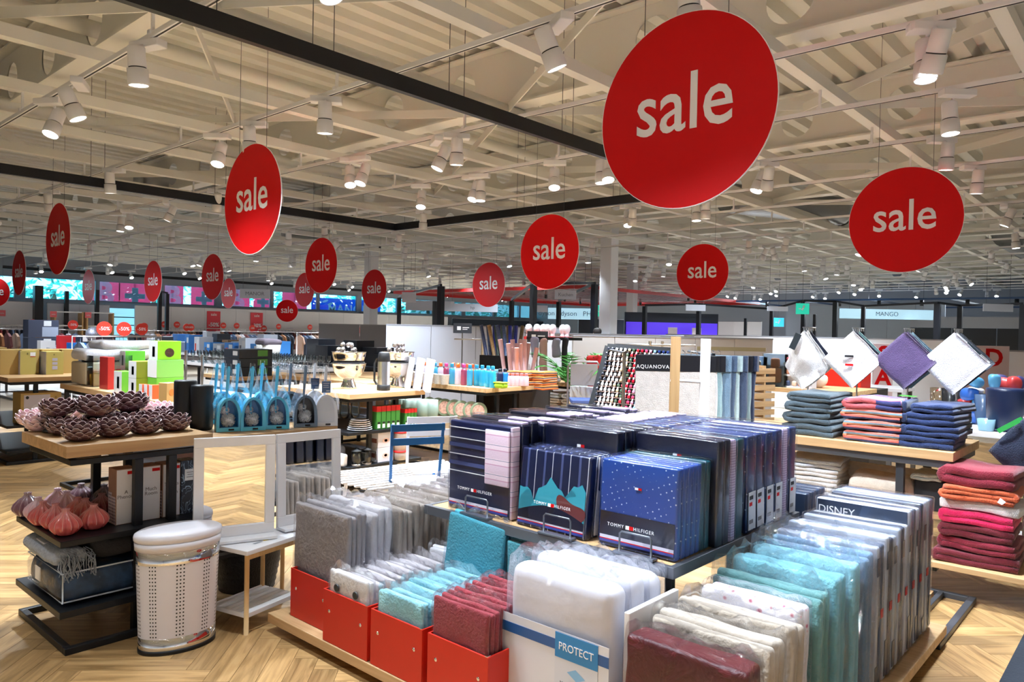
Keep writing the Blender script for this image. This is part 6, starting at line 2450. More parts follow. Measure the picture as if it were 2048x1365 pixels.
gbox('olive carton with round photo, lower of the front pair', 272, 792, 1.031, (0.27, 0.16, 0.145), OLV, False)
q = onz(272, 792, 1.031)
cbox('glassware_carton', 'olive carton with round bowl photo, upper of the front pair', (q[0], q[1], 1.178), (0.27, 0.16, 0.145), OLV, faces=[('x', 0, 1, 0, 1, CWH), ('x', .3, .6, .2, .7, BOTT), ('ry', 0.62, 0.15, 0.45, 0.28, DISC)])
q = onz(328, 797, 1.031)
cbox('glassware_carton', 'plain green carton, lowest of the back stack', (q[0], q[1] + 0.15, 1.031), (0.23, 0.18, 0.16), GRN)
cbox('glassware_carton', 'pale green carton in the middle of the back stack', (q[0], q[1] + 0.15, 1.192), (0.23, 0.18, 0.15), mat('carton_green2', (116, 180, 84), 0.5), faces=[('x', 0, 1, 0, 1, CWH)])
cbox('glassware_carton', 'bright green carton with round photo on top of the back stack', (q[0] + 0.01, q[1] + 0.16, 1.343), (0.20, 0.17, 0.16), mat('carton_green3', (128, 190, 30), 0.5), faces=[('x', 0, 1, 0, 1, CWH), ('x', .3, .6, .15, .7, BOTT), ('ry', 0.5, 0.2, 0.38, 0.24, DISC)])
gbox('white and green carafe carton', 243, 787, 1.031, (0.10, 0.17, 0.19), GRN, False)
gbox('white and green flask carton standing upright', 250, 772, 1.031, (0.15, 0.16, 0.17), GRN, False)
q = onz(250, 772, 1.031)
cbox('glassware_carton', 'green carton with dark flask print on the upright one', (q[0], q[1], 1.203), (0.19, 0.15, 0.17), mat('carton_green4', (84, 176, 44), 0.5), faces=[('x', 0, 1, 0, 1, CWH), ('x', .3, .55, .15, .75, mat('print_grey', (90, 100, 110), 0.5))])
for i, px in enumerate((284, 294, 304)):
    q = onz(px, 797 + i, 1.031)
    cbox('spice_carton', 'small orange and white carton on the table edge', (q[0], q[1], 1.031), (0.10 if i == 2 else 0.04, 0.06, 0.115), mat('carton_orange', (226, 82, 36), 0.5), group='small orange cartons', faces=[('x', 0, 1, 0, 1, CWH)])
q = onz(333, 805, 1.031)
cbox('spice_carton', 'brown kraft carton with orange wheel print', (q[0], q[1], 1.031), (0.12, 0.09, 0.15), mat('kraft_tan', (176, 140, 84), 0.7), rz=0.3, faces=[('ry', 0.4, 0.2, 0.5, 0.18, mat('print_orange', (220, 110, 40), 0.5))])
q = onz(185, 775, 1.031)
t = thing('acrylic_box', 'clear acrylic bin with orange and red packets', 'bin', (q[0], q[1], 1.031))
MB().box(0, 0, 0, 0.36, 0.004, 0.30).box(0, 0, 0, 0.004, 0.3, 0.30).box(0, 0.296, 0, 0.36, 0.3, 0.30).box(0.356, 0, 0, 0.36, 0.3, 0.30).build('acrylic_wall', GLASS, t)
for i in range(9):
    m = mat('packet_%d' % (i % 4), ((214, 160, 60), (190, 50, 40), (220, 190, 120), (150, 110, 80))[i % 4], 0.4)
    MB().rbox((0.06 + 0.13 * (i % 3), 0.06 + 0.09 * (i // 3 % 3), 0.07 + 0.03 * (i // 3)), (0.12, 0.07, 0.13), 0.02, (1, 1, 1), nz=0.01, seed=i).build('packet', m, t)
q = onz(215, 780, 1.031)
cbox('folder', 'tall red folder sleeve beside the acrylic bin', (q[0] + 0.0, q[1], 1.031), (0.06, 0.2, 0.30), mat('folder_red', (170, 36, 36), 0.4))
for k in range(3):
    q = onz(160, 768 - 4 * k, 1.031)
    t = MB().rbox((0.12, 0.2, 0.12), (0.25, 0.4, 0.22), 0.02, (2, 2, 2)).build('storage_box', mat('ivory_box_%d' % k, (190 - 10 * k, 176, 150), 0.6), None, (2.62 + 0.27 * k, 7.85, 1.031))
    tag(t, 'ivory storage box at the back of the carton table', 'box', 'ivory storage boxes')
# duvets piled on those boxes
t = thing('folded_duvet', 'white folded duvet bundle lying on ivory boxes', 'duvet', (2.98, 8.05, 1.272))
MB().rbox((0.0, 0, 0.06), (0.75, 0.42, 0.11), 0.05, (8, 4, 2), nz=0.015).build('duvet_lower', cloth('duvetw', (204, 204, 212)), t)
MB().rbox((0.05, 0.0, 0.15), (0.55, 0.38, 0.09), 0.04, (6, 4, 2), nz=0.02, seed=2).build('duvet_upper', cloth('duvetw', (204, 204, 212)), t)

# ---- yellow carton table on the far left
table('display_table', 'oak table of yellow porcelain cartons beside the aisle', 2.48, 9.85, 3.42, 11.6, 1.0, shelves=(0.45, 0.16))
YEL = mat('carton_yellow', (186, 172, 96), 0.6)
TAN = mat('carton_tan', (186, 156, 92), 0.6)
LILB = mat('carton_lilac', (176, 176, 200), 0.6)
for i, (px, py, d, m) in enumerate(((40, 750, (0.17, 0.34, 0.29), YEL), (92, 750, (0.19, 0.34, 0.28), YEL), (14, 746, (0.15, 0.4, 0.28), TAN), (-12, 742, (0.14, 0.4, 0.30), TAN))):
    q = onz(px, py, 1.001)
    t = cbox('porcelain_carton', ('yellow porcelain carton with red price label', 'yellow porcelain carton with three pale stickers', 'tan porcelain carton behind the yellow pair', 'tan porcelain carton at the table corner')[i], (max(2.5, q[0]), max(9.9, q[1]), 1.001), d, m,
             faces=[('x', 0.0, 1.0, 0.0, 1.0, LILB)] + ([('y', 0.62, 0.95, 0.76, 0.93, WHITE), ('y', 0.62, 0.95, 0.74, 0.77, RED)] if i == 0 else ([('y', 0.35, 0.65, 0.22, 0.38, LILB), ('y', 0.35, 0.65, 0.43, 0.55, LILB), ('y', 0.35, 0.65, 0.6, 0.72, LILB)] if i == 1 else [])))
    if i < 2:
        text('II', INK, t, (d[0] * .45, -0.003, d[2] * .87), '-y', size=0.03, depth=0.001)
for k in range(4):
    cbox('porcelain_carton', 'yellow porcelain carton in the second row of the table', (2.55 + 0.22 * k, 10.45, 1.001), (0.19, 0.34, 0.30), TAN, group='second row of porcelain cartons')
q = onz(50, 850, 0.452)
t = cbox('plate_carton', 'large tan carton printed with white plates on the lower shelf', (2.62, 9.9, 0.452), (0.42, 0.3, 0.36), TAN, faces=[('y', 0.08, 0.72, 0.06, 0.94, mat('print_pale', (206, 200, 214), 0.5)), ('ry', 0.45, 0.2, 0.42, 0.24, mat('print_plate', (228, 226, 234), 0.4)), ('ry', 0.16, 0.04, 0.86, 0.05, INK)])
text('II', INK, t, (0.36, -0.003, 0.3), '-y', size=0.035, depth=0.001)

# ---- punch bowl table with low black shelves
table('display_table', 'oak topped black shelf unit with silver punch bowls', 4.33, 5.95, 5.30, 7.3, 1.0, shelves=(0.62, 0.28))
t = thing('punch_bowl', 'polished silver punch bowl pair stacked on a hammered foot', 'bowl', P(697, 777, 1.001), group='silver punch bowls')
MB().lathe([(0.0, 0), (0.085, 0), (0.088, 0.006), (0.07, 0.05), (0.055, 0.085), (0.06, 0.10)], 40, fn=lambda r, z, a: r * (1 + 0.015 * math.cos(20 * a) * math.cos(z * 300))).build('hammered_foot', CHROME, t)
MB().lathe([(0.0, 0.095), (0.06, 0.098), (0.12, 0.13), (0.155, 0.175), (0.172, 0.235), (0.18, 0.265), (0.187, 0.268), (0.178, 0.262), (0.165, 0.23)], 48, cap=False).build('bowl_lower', CHROME, t)
MB().lathe([(0.166, 0.272), (0.166, 0.286)], 48, cap=False).build('bowl_band', INK, t)
MB().lathe([(0.15, 0.287), (0.162, 0.31), (0.173, 0.35), (0.178, 0.385), (0.186, 0.39), (0.176, 0.383), (0.16, 0.32), (0.12, 0.29), (0.0, 0.285)], 48, cap=False).build('bowl_upper', CHROME, t)
dup(t, P(795, 774, 1.001))
t = thing('thermos_flask', 'steel pump thermos flask with black lid and foot', 'thermos flask', P(767, 781, 1.001))
MB().lathe([(0.0, 0), (0.068, 0), (0.07, 0.01), (0.07, 0.055), (0.064, 0.06)], 32).build('foot', BLACKP, t)
MB().lathe([(0.064, 0.055), (0.064, 0.30)], 32, cap=False).build('body', STEEL, t)
MB().lathe([(0.064, 0.30), (0.066, 0.305), (0.062, 0.35), (0.055, 0.39), (0.045, 0.40), (0.0, 0.402)], 32).build('lid', BLACKP, t)
MB().tube([(-0.05, 0.05, 0.06), (-0.075, 0.06, 0.10), (-0.075, 0.06, 0.28), (-0.05, 0.05, 0.33)], 0.012, 8).build('handle', BLACKP, t)
rr = random.Random(3)
for i in range(26):
    a, b = rr.uniform(0, 6.28), rr.uniform(0, 0.12)
    base = P(697, 777, 1.0) if i % 2 else P(795, 774, 1.0)
    o = MB().lathe([(0.028 * math.sin(math.pi * k / 8), 0.028 - 0.028 * math.cos(math.pi * k / 8)) for k in range(9)], 12).build('bauble', CHROME, None, (base[0] + b * math.cos(a), base[1] + b * math.sin(a), 1.001 + 0.335 + 0.05 * (i // 9)))
    tag(o, 'small silver bauble heaped in a punch bowl', 'bauble', 'silver baubles')
for k, (px, m) in enumerate(((706, WHITE),)):
    t = thing('plate_stack', 'stack of grey and white plates on the black shelf', 'plate stack', (4.55, 6.08, 0.621))
    for j, (r, c) in enumerate(((0.125, (206, 210, 214)), (0.122, (214, 216, 220)), (0.11, (196, 176, 156)), (0.105, (206, 188, 168)), (0.10, (198, 180, 160)), (0.09, (176, 172, 172)))):
        MB().lathe([(0.0, 0), (r * .6, 0), (r, 0.012), (r, 0.016), (r * .6, 0.005), (0, 0.005)], 28, (0, 0, j * 0.019 if j < 5 else 0.095), cap=False).build('plate', mat('plate_%d' % j, c, 0.3, coat=0.3), t)
t = thing('casserole', 'dark glass lidded casserole beside the plates', 'casserole', (4.42, 6.45, 0.621))
MB().lathe([(0.0, 0), (0.09, 0), (0.11, 0.03), (0.115, 0.09), (0.12, 0.095), (0.10, 0.12), (0.02, 0.135), (0.02, 0.155), (0, 0.157)], 28).build('pot', mat('pot_dark', (38, 40, 46), 0.25, coat=0.4), t)
REDG = mat('carton_red', (206, 30, 34), 0.45)
GRNB = mat('carton_leaf', (60, 130, 50), 0.45)
for i in range(9):
    xx = 4.70 + 0.062 * i
    h = 0.235 if i < 5 else 0.185
    t = cbox('tea_carton', 'tall red and green carton on the black shelf' if i < 5 else 'short red and green carton on the black shelf', (xx if i < 5 else 4.70 + 0.07 * 5 + 0.042 * (i - 5) + 0.02, 6.0, 0.621), (0.055 if i < 5 else 0.036, 0.09, h), GRNB, group='tall red green cartons' if i < 5 else 'short red green cartons',
             faces=[('y', 0, 1, 0.76, 1.0, REDG), ('x', 0, 1, 0.76, 1.0, REDG), ('y', 0.2, 0.8, 0.05, 0.22, WHITE), ('y', 0.2, 0.8, 0.24, 0.32, INK)])
PRW = mat('carton_print_white', (214, 210, 218), 0.5)
CUP = mat('print_cup', (120, 60, 44), 0.5)
for k in range(2):
    cbox('cup_carton', 'white coffee cup carton, %s of the pair' % ('lower', 'upper')[k], (4.72, 6.0, 0.281 + 0.152 * k), (0.2, 0.2, 0.15), PRW, faces=[('ry', 0.5, 0.22, 0.45, 0.16, mat('print_saucer', (226, 190, 180), 0.5)), ('ry', 0.5, 0.10, 0.45, 0.1, CUP), ('x', 0.1, 0.5, 0.3, 0.6, CUP)])
for k in range(2):
    t = thing('coffee_press', 'small glass coffee press with black frame', 'coffee press', (4.47 + 0.13 * k, 6.02, 0.281), group='coffee presses')
    MB().lathe([(0.0, 0), (0.045, 0), (0.045, 0.14), (0.043, 0.14)], 20, cap=False).build('glass', GLASS, t)
    MB().lathe([(0.0, 0.14), (0.05, 0.14), (0.05, 0.15), (0.01, 0.165), (0.0, 0.185)], 20).build('lid', BLACKP, t)
    MB().tube([(0.045, -0.02, 0.03), (0.085, -0.03, 0.04), (0.085, -0.03, 0.12), (0.045, -0.02, 0.13)], 0.007, 6).build('handle', BLACKP, t)
    MB().lathe([(0.046, 0.0), (0.047, 0.02), (0.047, 0.02)], 20, cap=False).build('band', CHROME, t)
for k in range(3):
    t = thing('storage_jar', 'clear storage jar with red lid bands', 'jar', (5.02, 6.02, 0.281 + 0.1 * k), group='stacked jars with red lids')
    MB().lathe([(0.0, 0), (0.07, 0), (0.072, 0.075), (0.07, 0.08)], 24).build('jar_body', mat('jar_pale', (214, 206, 204), 0.2, alpha=0.75), t)
    MB().lathe([(0.0, 0.078), (0.076, 0.078), (0.076, 0.097), (0.0, 0.097)], 24).build('lid', REDG, t)
t = thing('oval_tin', 'cream oval tin at the side of the lower shelf', 'tin', (4.5, 6.5, 0.281))
MB().rbox((0, 0, 0.08), (0.2, 0.3, 0.15), 0.05, (2, 2, 2)).build('tin', CARD, t)
t = thing('chicken_towel', 'white tea towel with red corner on the lower shelf', 'tea towel', (4.36, 6.12, 0.281))
MB().rbox((0, 0, 0.06), (0.06, 0.16, 0.12), 0.02, (1, 3, 3), nz=0.02).build('linen', WHC, t)
for k in range(6):
    t = thing('glass_jug', 'clear glass jug at the back of the black shelf', 'jug', (4.42 + 0.15 * k, 7.0, 0.621), group='glass jugs on the black shelf')
    MB().lathe([(0.0, 0), (0.045, 0), (0.06, 0.05), (0.05, 0.16), (0.055, 0.24)], 20, cap=False).build('jug', GLASS, t)
# sage planters behind the unit
for k, (px, py, r) in enumerate(((798, 825, 0.10), (820, 830, 0.115), (845, 822, 0.10), (862, 822, 0.08))):
    q = AD(px, py, 8.3)
    t = thing('planter', 'sage green ribbed planter on a low shelf', 'planter', (q[0], q[1], 0.62), group='sage planters')
    MB().lathe([(0.0, 0), (r * .6, 0), (r * .85, 0.02), (r, 0.10), (r * .97, 0.24), (r * .9, 0.24), (r * .85, 0.12), (0, 0.03)], 28, cap=False).build('pot', mat('sage_pot', (138, 158, 146), 0.5, var=0.08), t)
table('display_table', 'oak table with sage planters behind the punch bowl unit', 5.35, 7.05, 5.92, 8.9, 1.0, shelves=(0.62,), frame=GREYD)

# ---- children's tableware table
table('display_table', 'oak table of drinking bottles and star mugs', 5.98, 5.70, 6.85, 8.9, 1.0, shelves=(0.62,), frame=BLACK, sm=OAK)


def bottle(lab, px, py, c1, c2, h=0.19, r=0.034, group=None, loc=None):
    t = thing('drinking_bottle', lab, 'bottle', loc or P(px, py, 1.001), 0, group)
    MB().lathe([(0.0, 0), (r * .95, 0), (r, 0.006), (r, h * .68), (r * .85, h * .76), (r * .5, h * .8), (r * .5, h * .84)], 20).build('bottle_body', mat('bottle_%d_%d_%d' % c1, c1, 0.3, coat=0.3, var=0.05, vscale=60), t)
    MB().lathe([(r * .6, h * .83), (r * .62, h * .84), (r * .6, h * .97), (r * .5, h), (0, h)], 16).build('cap', mat('cap_%d_%d_%d' % c2, c2, 0.35), t)
    MB().lathe([(r * .66, h * .78), (r * .70, h * .79), (r * .66, h * .82)], 16, cap=False).build('neck_ring', mat('ring_speckle', (160, 150, 160), 0.4), t)
    return t


bl = [(906, 766, (206, 200, 214), (232, 110, 40), 'white bottle with orange cap'), (916, 767, (206, 200, 214), (232, 110, 40), 'white bottle with orange cap'), (926, 768, (214, 206, 220), (196, 60, 130), 'white dotted bottle with pink cap'),
      (935, 769, (196, 110, 24), (220, 90, 40), 'amber bottle with orange cap'), (944, 770, (196, 110, 24), (220, 90, 40), 'amber bottle with orange cap'), (953, 772, (36, 150, 190), (30, 140, 180), 'turquoise bottle with turquoise cap'), (964, 773, (36, 150, 190), (30, 140, 180), 'turquoise bottle with turquoise cap'),
      (976, 775, (40, 160, 200), (40, 150, 190), 'bright blue bottle with animal print'), (985, 776, (40, 160, 200), (40, 150, 190), 'bright blue bottle with animal print')]
for px, py, c1, c2, lab in bl:
    bottle(lab + ' on the oak table', px, py, c1, c2, 0.245, 0.036, 'drinking bottles in colours')
for k in range(9):
    bottle('drinking bottle in the second row with mixed cap', 0, 0, ((206, 200, 214), (150, 60, 90), (60, 150, 190))[k % 3], ((232, 110, 40), (196, 60, 130), (30, 140, 180))[k % 3], 0.245, 0.036, 'second row bottles', (6.12, 6.9 - 0.1 * k, 1.001))
for k, px in enumerate((1000, 1010)):
    bottle('navy bottle with green creature print' if k == 0 else 'blue bottle beside the navy one', px, 772, (24, 34, 70) if k == 0 else (30, 120, 190), (20, 24, 40), 0.2, 0.04)
for k in range(5):
    bottle('pale pink small flask with pink ball cap', 1016 + k * 9, 772 + 0.2 * k, (226, 190, 200), (226, 120, 120), 0.15, 0.033, 'pink small flasks')
for k in range(6):
    t = thing('star_mug', 'white enamel mug with dark stars', 'mug', P(824 + 13 * k, 763 + 1.4 * k, 1.001), 0, 'white star mugs')
    MB().lathe([(0.0, 0), (0.04, 0), (0.045, 0.01), (0.058, 0.115), (0.06, 0.118), (0.052, 0.11), (0.04, 0.012), (0, 0.01)], 24, cap=False).build('mug', mat('mug_speckle', (212, 206, 200), 0.35, var=0.12, vscale=70), t)
t = thing('oval_tray', 'speckled white tray with blue rim behind the mugs', 'tray', (6.35, 6.9, 1.001))
MB().rbox((0, 0, 0.06), (0.3, 0.7, 0.12), 0.03, (2, 3, 2)).build('tray_body', mat('mug_speckle', (212, 206, 200), 0.35), t)
MB().bbox(-0.16, -0.36, 0.12, 0.16, 0.36, 0.132, 0.004).build('tray_rim', mat('rim_navy', (40, 54, 80), 0.4), t)
t = thing('lunch_box', 'lime green oval lunch box at the table corner', 'lunch box', P(1002, 777, 1.001))
MB().rbox((0, 0, 0.03), (0.10, 0.15, 0.06), 0.028, (2, 2, 1)).build('box_body', mat('lime', (160, 204, 40), 0.35), t)
MB().rbox((0, 0, 0.064), (0.105, 0.155, 0.012), 0.005, (2, 2, 1)).build('lid', mat('lime2', (176, 216, 60), 0.35), t)
ORS = [stripe_mat('grey_orange_stripe', [(0, (206, 110, 50)), (0.3, (120, 130, 140)), (0.5, (216, 130, 60)), (0.75, (110, 160, 190)), (0.9, (200, 100, 50))], axis=2, period=0.07, rough=0.9)]
for j, (px, py) in enumerate(((1050, 752), (1082, 750))):
    q = AD(px, py, 9.0)
    for k in range(4):
        towel('orange and grey striped bath towel in a pile beyond the flasks', (q[0] - 0.15, q[1], 0.952 + 0.055 * k), 0.34, 0.3, 0.05, 2, ORS[0], k + 5 * j, 0.05 * k, 'orange striped towel piles')
for k in range(3):
    q = AD(975, 740, 8.8)
    towel('light blue hand towel in a small pile', (6.45, 6.25, 1.0 + 0.06 * k + 0.001), 0.3, 0.25, 0.055, 2, terry('skyblue', (110, 176, 200)), 80 + k, 0, 'light blue hand towels')
# wooden plates in stands on its lower shelf
for k in range(7):
    t = thing('wall_plate', 'round picture plate standing on edge in the lower shelf', 'plate', (6.03 + 0.02 * (k % 2), 5.86 + 0.14 * k, 0.621), (0, 0, math.radians(20)), 'picture plates on edge')
    MB().lathe([(0.0, -0.008), (0.09, -0.008), (0.105, 0.0), (0.105, 0.006), (0.085, 0.0), (0, 0.0)], 28, cap=False).xform(Matrix.Translation((0, 0, 0.105)) @ Matrix.Rotation(math.radians(-80), 4, 'Y')).build('plate', mat('plate_green', (128, 140, 110), 0.5), t)
    MB().lathe([(0.0, 0.002), (0.075, 0.002)], 24, cap=False).xform(Matrix.Translation((-0.002, 0, 0.105)) @ Matrix.Rotation(math.radians(-80), 4, 'Y')).build('picture', mat('plate_pic', (196, 150, 130), 0.5, var=0.5, vscale=40), t)

# ---- second textile table
table('display_table', 'oak table with bracelets and folded cushions below', 8.05, 5.95, 9.2, 8.3, 0.95, shelves=(0.50,), frame=BLACK, top=OAKY)
rg = random.Random(6)
for i in range(34):
    q = (8.12 + rg.uniform(0, 0.5), 6.0 + rg.uniform(0, 1.1), 0.952 + 0.03 * (i % 2))
    o = MB().rbox((0, 0, 0.035), (0.11, 0.09, 0.07), 0.03, (2, 2, 2), nz=0.025, seed=i).build('scarf_ring', [mat('scarf_%d' % k, c, 0.7) for k, c in enumerate(((60, 66, 86), (170, 150, 130), (200, 196, 200), (196, 150, 100), (110, 116, 140)))][i % 5], None, q, i)
    tag(o, 'small bundled %s scarf on the oak table' % ('slate', 'taupe', 'white', 'tan', 'grey blue')[i % 5], 'scarf', 'bundled scarves')
for j in range(3):
    for k in range(4):
        towel('cream folded cushion cover stacked under the scarf table', (8.1, 6.12 + 0.36 * j, 0.502 + 0.075 * k), 0.33, 0.35, 0.07, 2, terry('creamcover', (222, 196, 166)) if k < 3 else WHT, 90 + j * 4 + k, 0, 'cushion cover stacks')
for k in range(5):
    towel('white and pink patterned towel on the scarf table', (8.3, 7.4 + 0.01 * k, 0.952 + 0.04 * k), 0.42, 0.3, 0.038, 2, terry('rosewhite', (226, 214, 218)), 110 + k, 0.06 * k, 'patterned towels on the scarf table')

# ---- palm, red bag, folding chair
q = AD(1152, 745, 9.9)
t = thing('potted_palm', 'green potted palm behind the scarf table', 'plant', (q[0], q[1], 0))
MB().lathe([(0.0, 0), (0.15, 0), (0.2, 0.35), (0.18, 0.35), (0, 0.3)], 20).build('pot', BLACKP, t)
PALM = mat('palm_green', (60, 150, 50), 0.5, var=0.3, vscale=5)
for i in range(16):
    a = i * 2.4
    l = 0.55 + 0.3 * ((i * 7) % 5) / 5
    mb = MB()
    tip = []
    for k in range(9):
        s = k / 8
        tip.append(Vector((math.cos(a) * l * s * 0.8, math.sin(a) * l * s * 0.8, 0.85 + 0.85 * s - 0.35 * s * s * (1 + (i % 3) * 0.5))))
    mb.tube(tip, 0.006, 4)
    for k in range(1, 9):
        d = (tip[k] - tip[k - 1]).normalized()
        sd = d.cross(Vector((0, 0, 1))).normalized()
        for s in (-1, 1):
            e = tip[k] + sd * s * 0.15 + d * 0.14 - Vector((0, 0, 0.04))
            mb.add([tip[k] - d * 0.022, tip[k] + d * 0.022, e], [(0, 1, 2)])
    mb.build('frond', PALM, t)
MB().tube([(0, 0, 0.3), (0, 0, 0.8)], 0.03, 8).build('stem', mat('bark', (90, 75, 60), 0.9), t)
q = AD(1190, 735, 9.6)
t = thing('shopping_bag', 'bright red fabric bag hanging by the palm', 'bag', (q[0], q[1], 0.952))
MB().rbox((0, 0, 0.2), (0.12, 0.22, 0.4), 0.05, (2, 3, 3), nz=0.03).build('bag_body', mat('bag_red', (206, 24, 30), 0.5), t)
sd_ = MB().bbox(q[0] - 0.2, q[1] - 0.25, 0, q[0] + 0.2, q[1] + 0.25, 0.95, 0.004).build('plinth', WALLW)
tag(sd_, 'white plinth carrying the red bag', 'plinth')
q = AD(1168, 745, 9.3)
t = thing('folding_chair', 'grey framed folding chair with blue seat cover', 'chair', (q[0], q[1], 0.0), math.radians(-48))
MB().tube([(-0.2, 0, 0), (-0.2, 0, 1.22), (-0.16, 0, 1.28), (0.16, 0, 1.28), (0.2, 0, 1.22), (0.2, 0, 0)], 0.013, 8).build('frame', STEEL, t)
MB().bbox(-0.17, -0.01, 0.98, 0.17, 0.01, 1.25, 0.006).build('backrest', mat('chair_grey', (150, 146, 146), 0.6), t)
MB().bbox(-0.18, -0.36, 0.78, 0.18, 0.01, 0.83, 0.01).build('seat', mat('chair_blue', (70, 90, 150), 0.6), t)
for x in (-0.18, 0.18):
    MB().tube([(x, -0.36, 0), (x, -0.05, 0.8)], 0.012, 8).build('leg', STEEL, t)

# ---- garden chairs: blue folding chair and white slatted ones
BLU = mat('chair_blue_paint', (24, 92, 150), 0.4)


def bistro(label, loc, rz, m, seat_m):
    t = thing('garden_chair', label, 'chair', loc, rz)
    for s in (-1, 1):
        MB().bar((s * 0.19, 0.16, 0.0), (s * 0.21, 0.02, 0.90), 0.022, 0.012, (0, 1, 0)).build('back_leg', m, t)
        MB().bar((s * 0.17, -0.22, 0.0), (s * 0.18, 0.16, 0.47), 0.022, 0.012, (0, 1, 0)).build('front_leg', m, t)
    for z in (0.76, 0.87):
        MB().bar((-0.22, 0.015 + (0.87 - z) * 0.15, z), (0.22, 0.015 + (0.87 - z) * 0.15, z), 0.014, 0.055, (0, 0, 1)).build('back_slat', m, t)
    for k in range(8):
        y = -0.24 + k * 0.05
        MB().bbox(-0.2, y, 0.45, 0.2, y + 0.036, 0.462, 0.003).build('seat_slat', seat_m, t)
    for s in (-1, 1):
        MB().bar((s * 0.16, -0.25, 0.44), (s * 0.16, 0.15, 0.44), 0.02, 0.018).build('seat_rail', m, t)
    return t


bistro('blue folding garden chair with two slats in its back', (3.88, 4.42, 0), math.radians(-24), BLU, WHITEM)
bistro('white slatted folding garden chair behind the blue one', (4.30, 4.72, 0), math.radians(-28), WHITEM, WHITEM)
t = thing('sun_lounger', 'low white slatted lounger standing beside the garden chairs', 'lounger', (3.62, 4.62, 0), math.radians(-10))
for k in range(10):
    y = -0.16 + k * 0.07
    MB().bbox(-0.14 - 0.02 * k, y, 0.42 + 0.003 * k, 0.95, y + 0.036, 0.434 + 0.003 * k, 0.003).build('slat', WHITEM, t)
for y in (-0.12, 0.42):
    for x in (-0.1, 0.85):
        MB().bar((x, y, 0.0), (x + 0.06, y, 0.42), 0.022, 0.022, (0, 1, 0)).build('leg', WHITEM, t)
MB().bar((-0.1, 0.0, 0.41), (0.92, 0.0, 0.41), 0.03, 0.02).build('side_rail', WHITEM, t)

# ---- white boxes and foam trays leaning behind the thermos
for k, (px, py, d) in enumerate(((812, 742, 8.0), (832, 746, 7.8), (852, 748, 7.6))):
    q = AD(px, py, d)
    t = cbox('foam_carton', 'white upright carton leaning in a row behind the thermos', (q[0], q[1], 1.001), (0.05, 0.34, 0.34), CARD, group='white leaning cartons', rz=math.radians(-40 + 6 * k))
    t.rotation_euler = (0, math.radians(8), math.radians(-35))
q = AD(880, 738, 8.6)
t = thing('fruit_basket', 'burgundy enamel basket with red ladle', 'basket', (6.4, 7.75, 1.001))
MB().lathe([(0.0, 0), (0.13, 0), (0.17, 0.12), (0.175, 0.125), (0.16, 0.12), (0, 0.02)], 24, cap=False).build('basket', mat('burg_enamel', (92, 22, 32), 0.3), t)
MB().tube([(0.0, 0, 0.03), (0.1, -0.08, 0.28)], 0.012, 6).build('ladle', mat('ladle_red', (200, 40, 44), 0.3), t)

# ---- wrapping paper rolls
q = AD(1003, 705, 10.5)
wp = thing('paper_bin', 'black bin of wrapping paper rolls', 'bin', (q[0], q[1], 0))
MB().bbox(-0.22, -0.22, 0.0, 0.22, 0.22, 1.30, 0.004).build('bin_box', BLACK, wp)
pc = [(60, 74, 110), (70, 90, 130), (36, 50, 150), (40, 54, 140), (120, 100, 70), (150, 120, 80), (60, 80, 70), (80, 100, 96), (130, 110, 80), (90, 110, 130)]
for i in range(14):
    o = MB().tube([(0, 0, 0), (0.10 * ((i % 5) - 2) / 2, 0.02, 0.42)], 0.026, 10).build('paper_roll', mat('paper_%d' % (i % 10), pc[i % 10], 0.4, var=0.4, vscale=40), None, (q[0] - 0.17 + 0.085 * (i % 5), q[1] - 0.17 + 0.15 * (i // 5), 1.301))
    tag(o, 'patterned wrapping paper roll standing in the black bin', 'paper roll', 'wrapping paper rolls')
q = AD(1035, 742, 9.4)
for i in range(12):
    o = MB().tube([(0, 0, 0), (0.05 * (i % 4 - 1.5), 0.05 * (i % 3 - 1), 0.48 + 0.05 * (i % 3))], [0.018, 0.03], 8).build('paper_cone', mat('paper_rose', (214, 176, 176), 0.5, var=0.1), None, (q[0] - 0.12 + 0.08 * (i % 4), q[1] - 0.1 + 0.09 * (i // 4), 0.96))
    tag(o, 'pale rose paper cone standing upright beside the towels', 'paper cone', 'rose paper cones')
sd_ = MB().bbox(q[0] - 0.3, q[1] - 0.3, 0, q[0] + 0.3, q[1] + 0.3, 0.958, 0.004).build('plinth', mat('plinth_dark', (50, 46, 44), 0.6))
tag(sd_, 'dark plinth under the rose paper cones', 'plinth')

# ---- glassware rows on a long table
table('display_table', 'long table of wine glasses in rows', 6.3, 10.6, 7.6, 14.2, 0.95, frame=GREYD, top=WHITEM, shelves=(0.4,))
gl = thing('wine_glass', 'clear stemmed wine glass on the long glass table', 'wine glass', (6.4, 10.7, 0.951), 0, 'wine glasses in rows')
MB().lathe([(0.0, 0), (0.035, 0.0), (0.035, 0.003), (0.006, 0.008), (0.005, 0.09), (0.012, 0.1), (0.034, 0.13), (0.038, 0.16), (0.033, 0.21)], 16, cap=False).build('glass', GLASS, gl)
for i in range(13):
    for j in range(9):
        if i or j:
            dup(gl, (6.4 + 0.12 * j, 10.72 + 0.27 * i, 0.951))
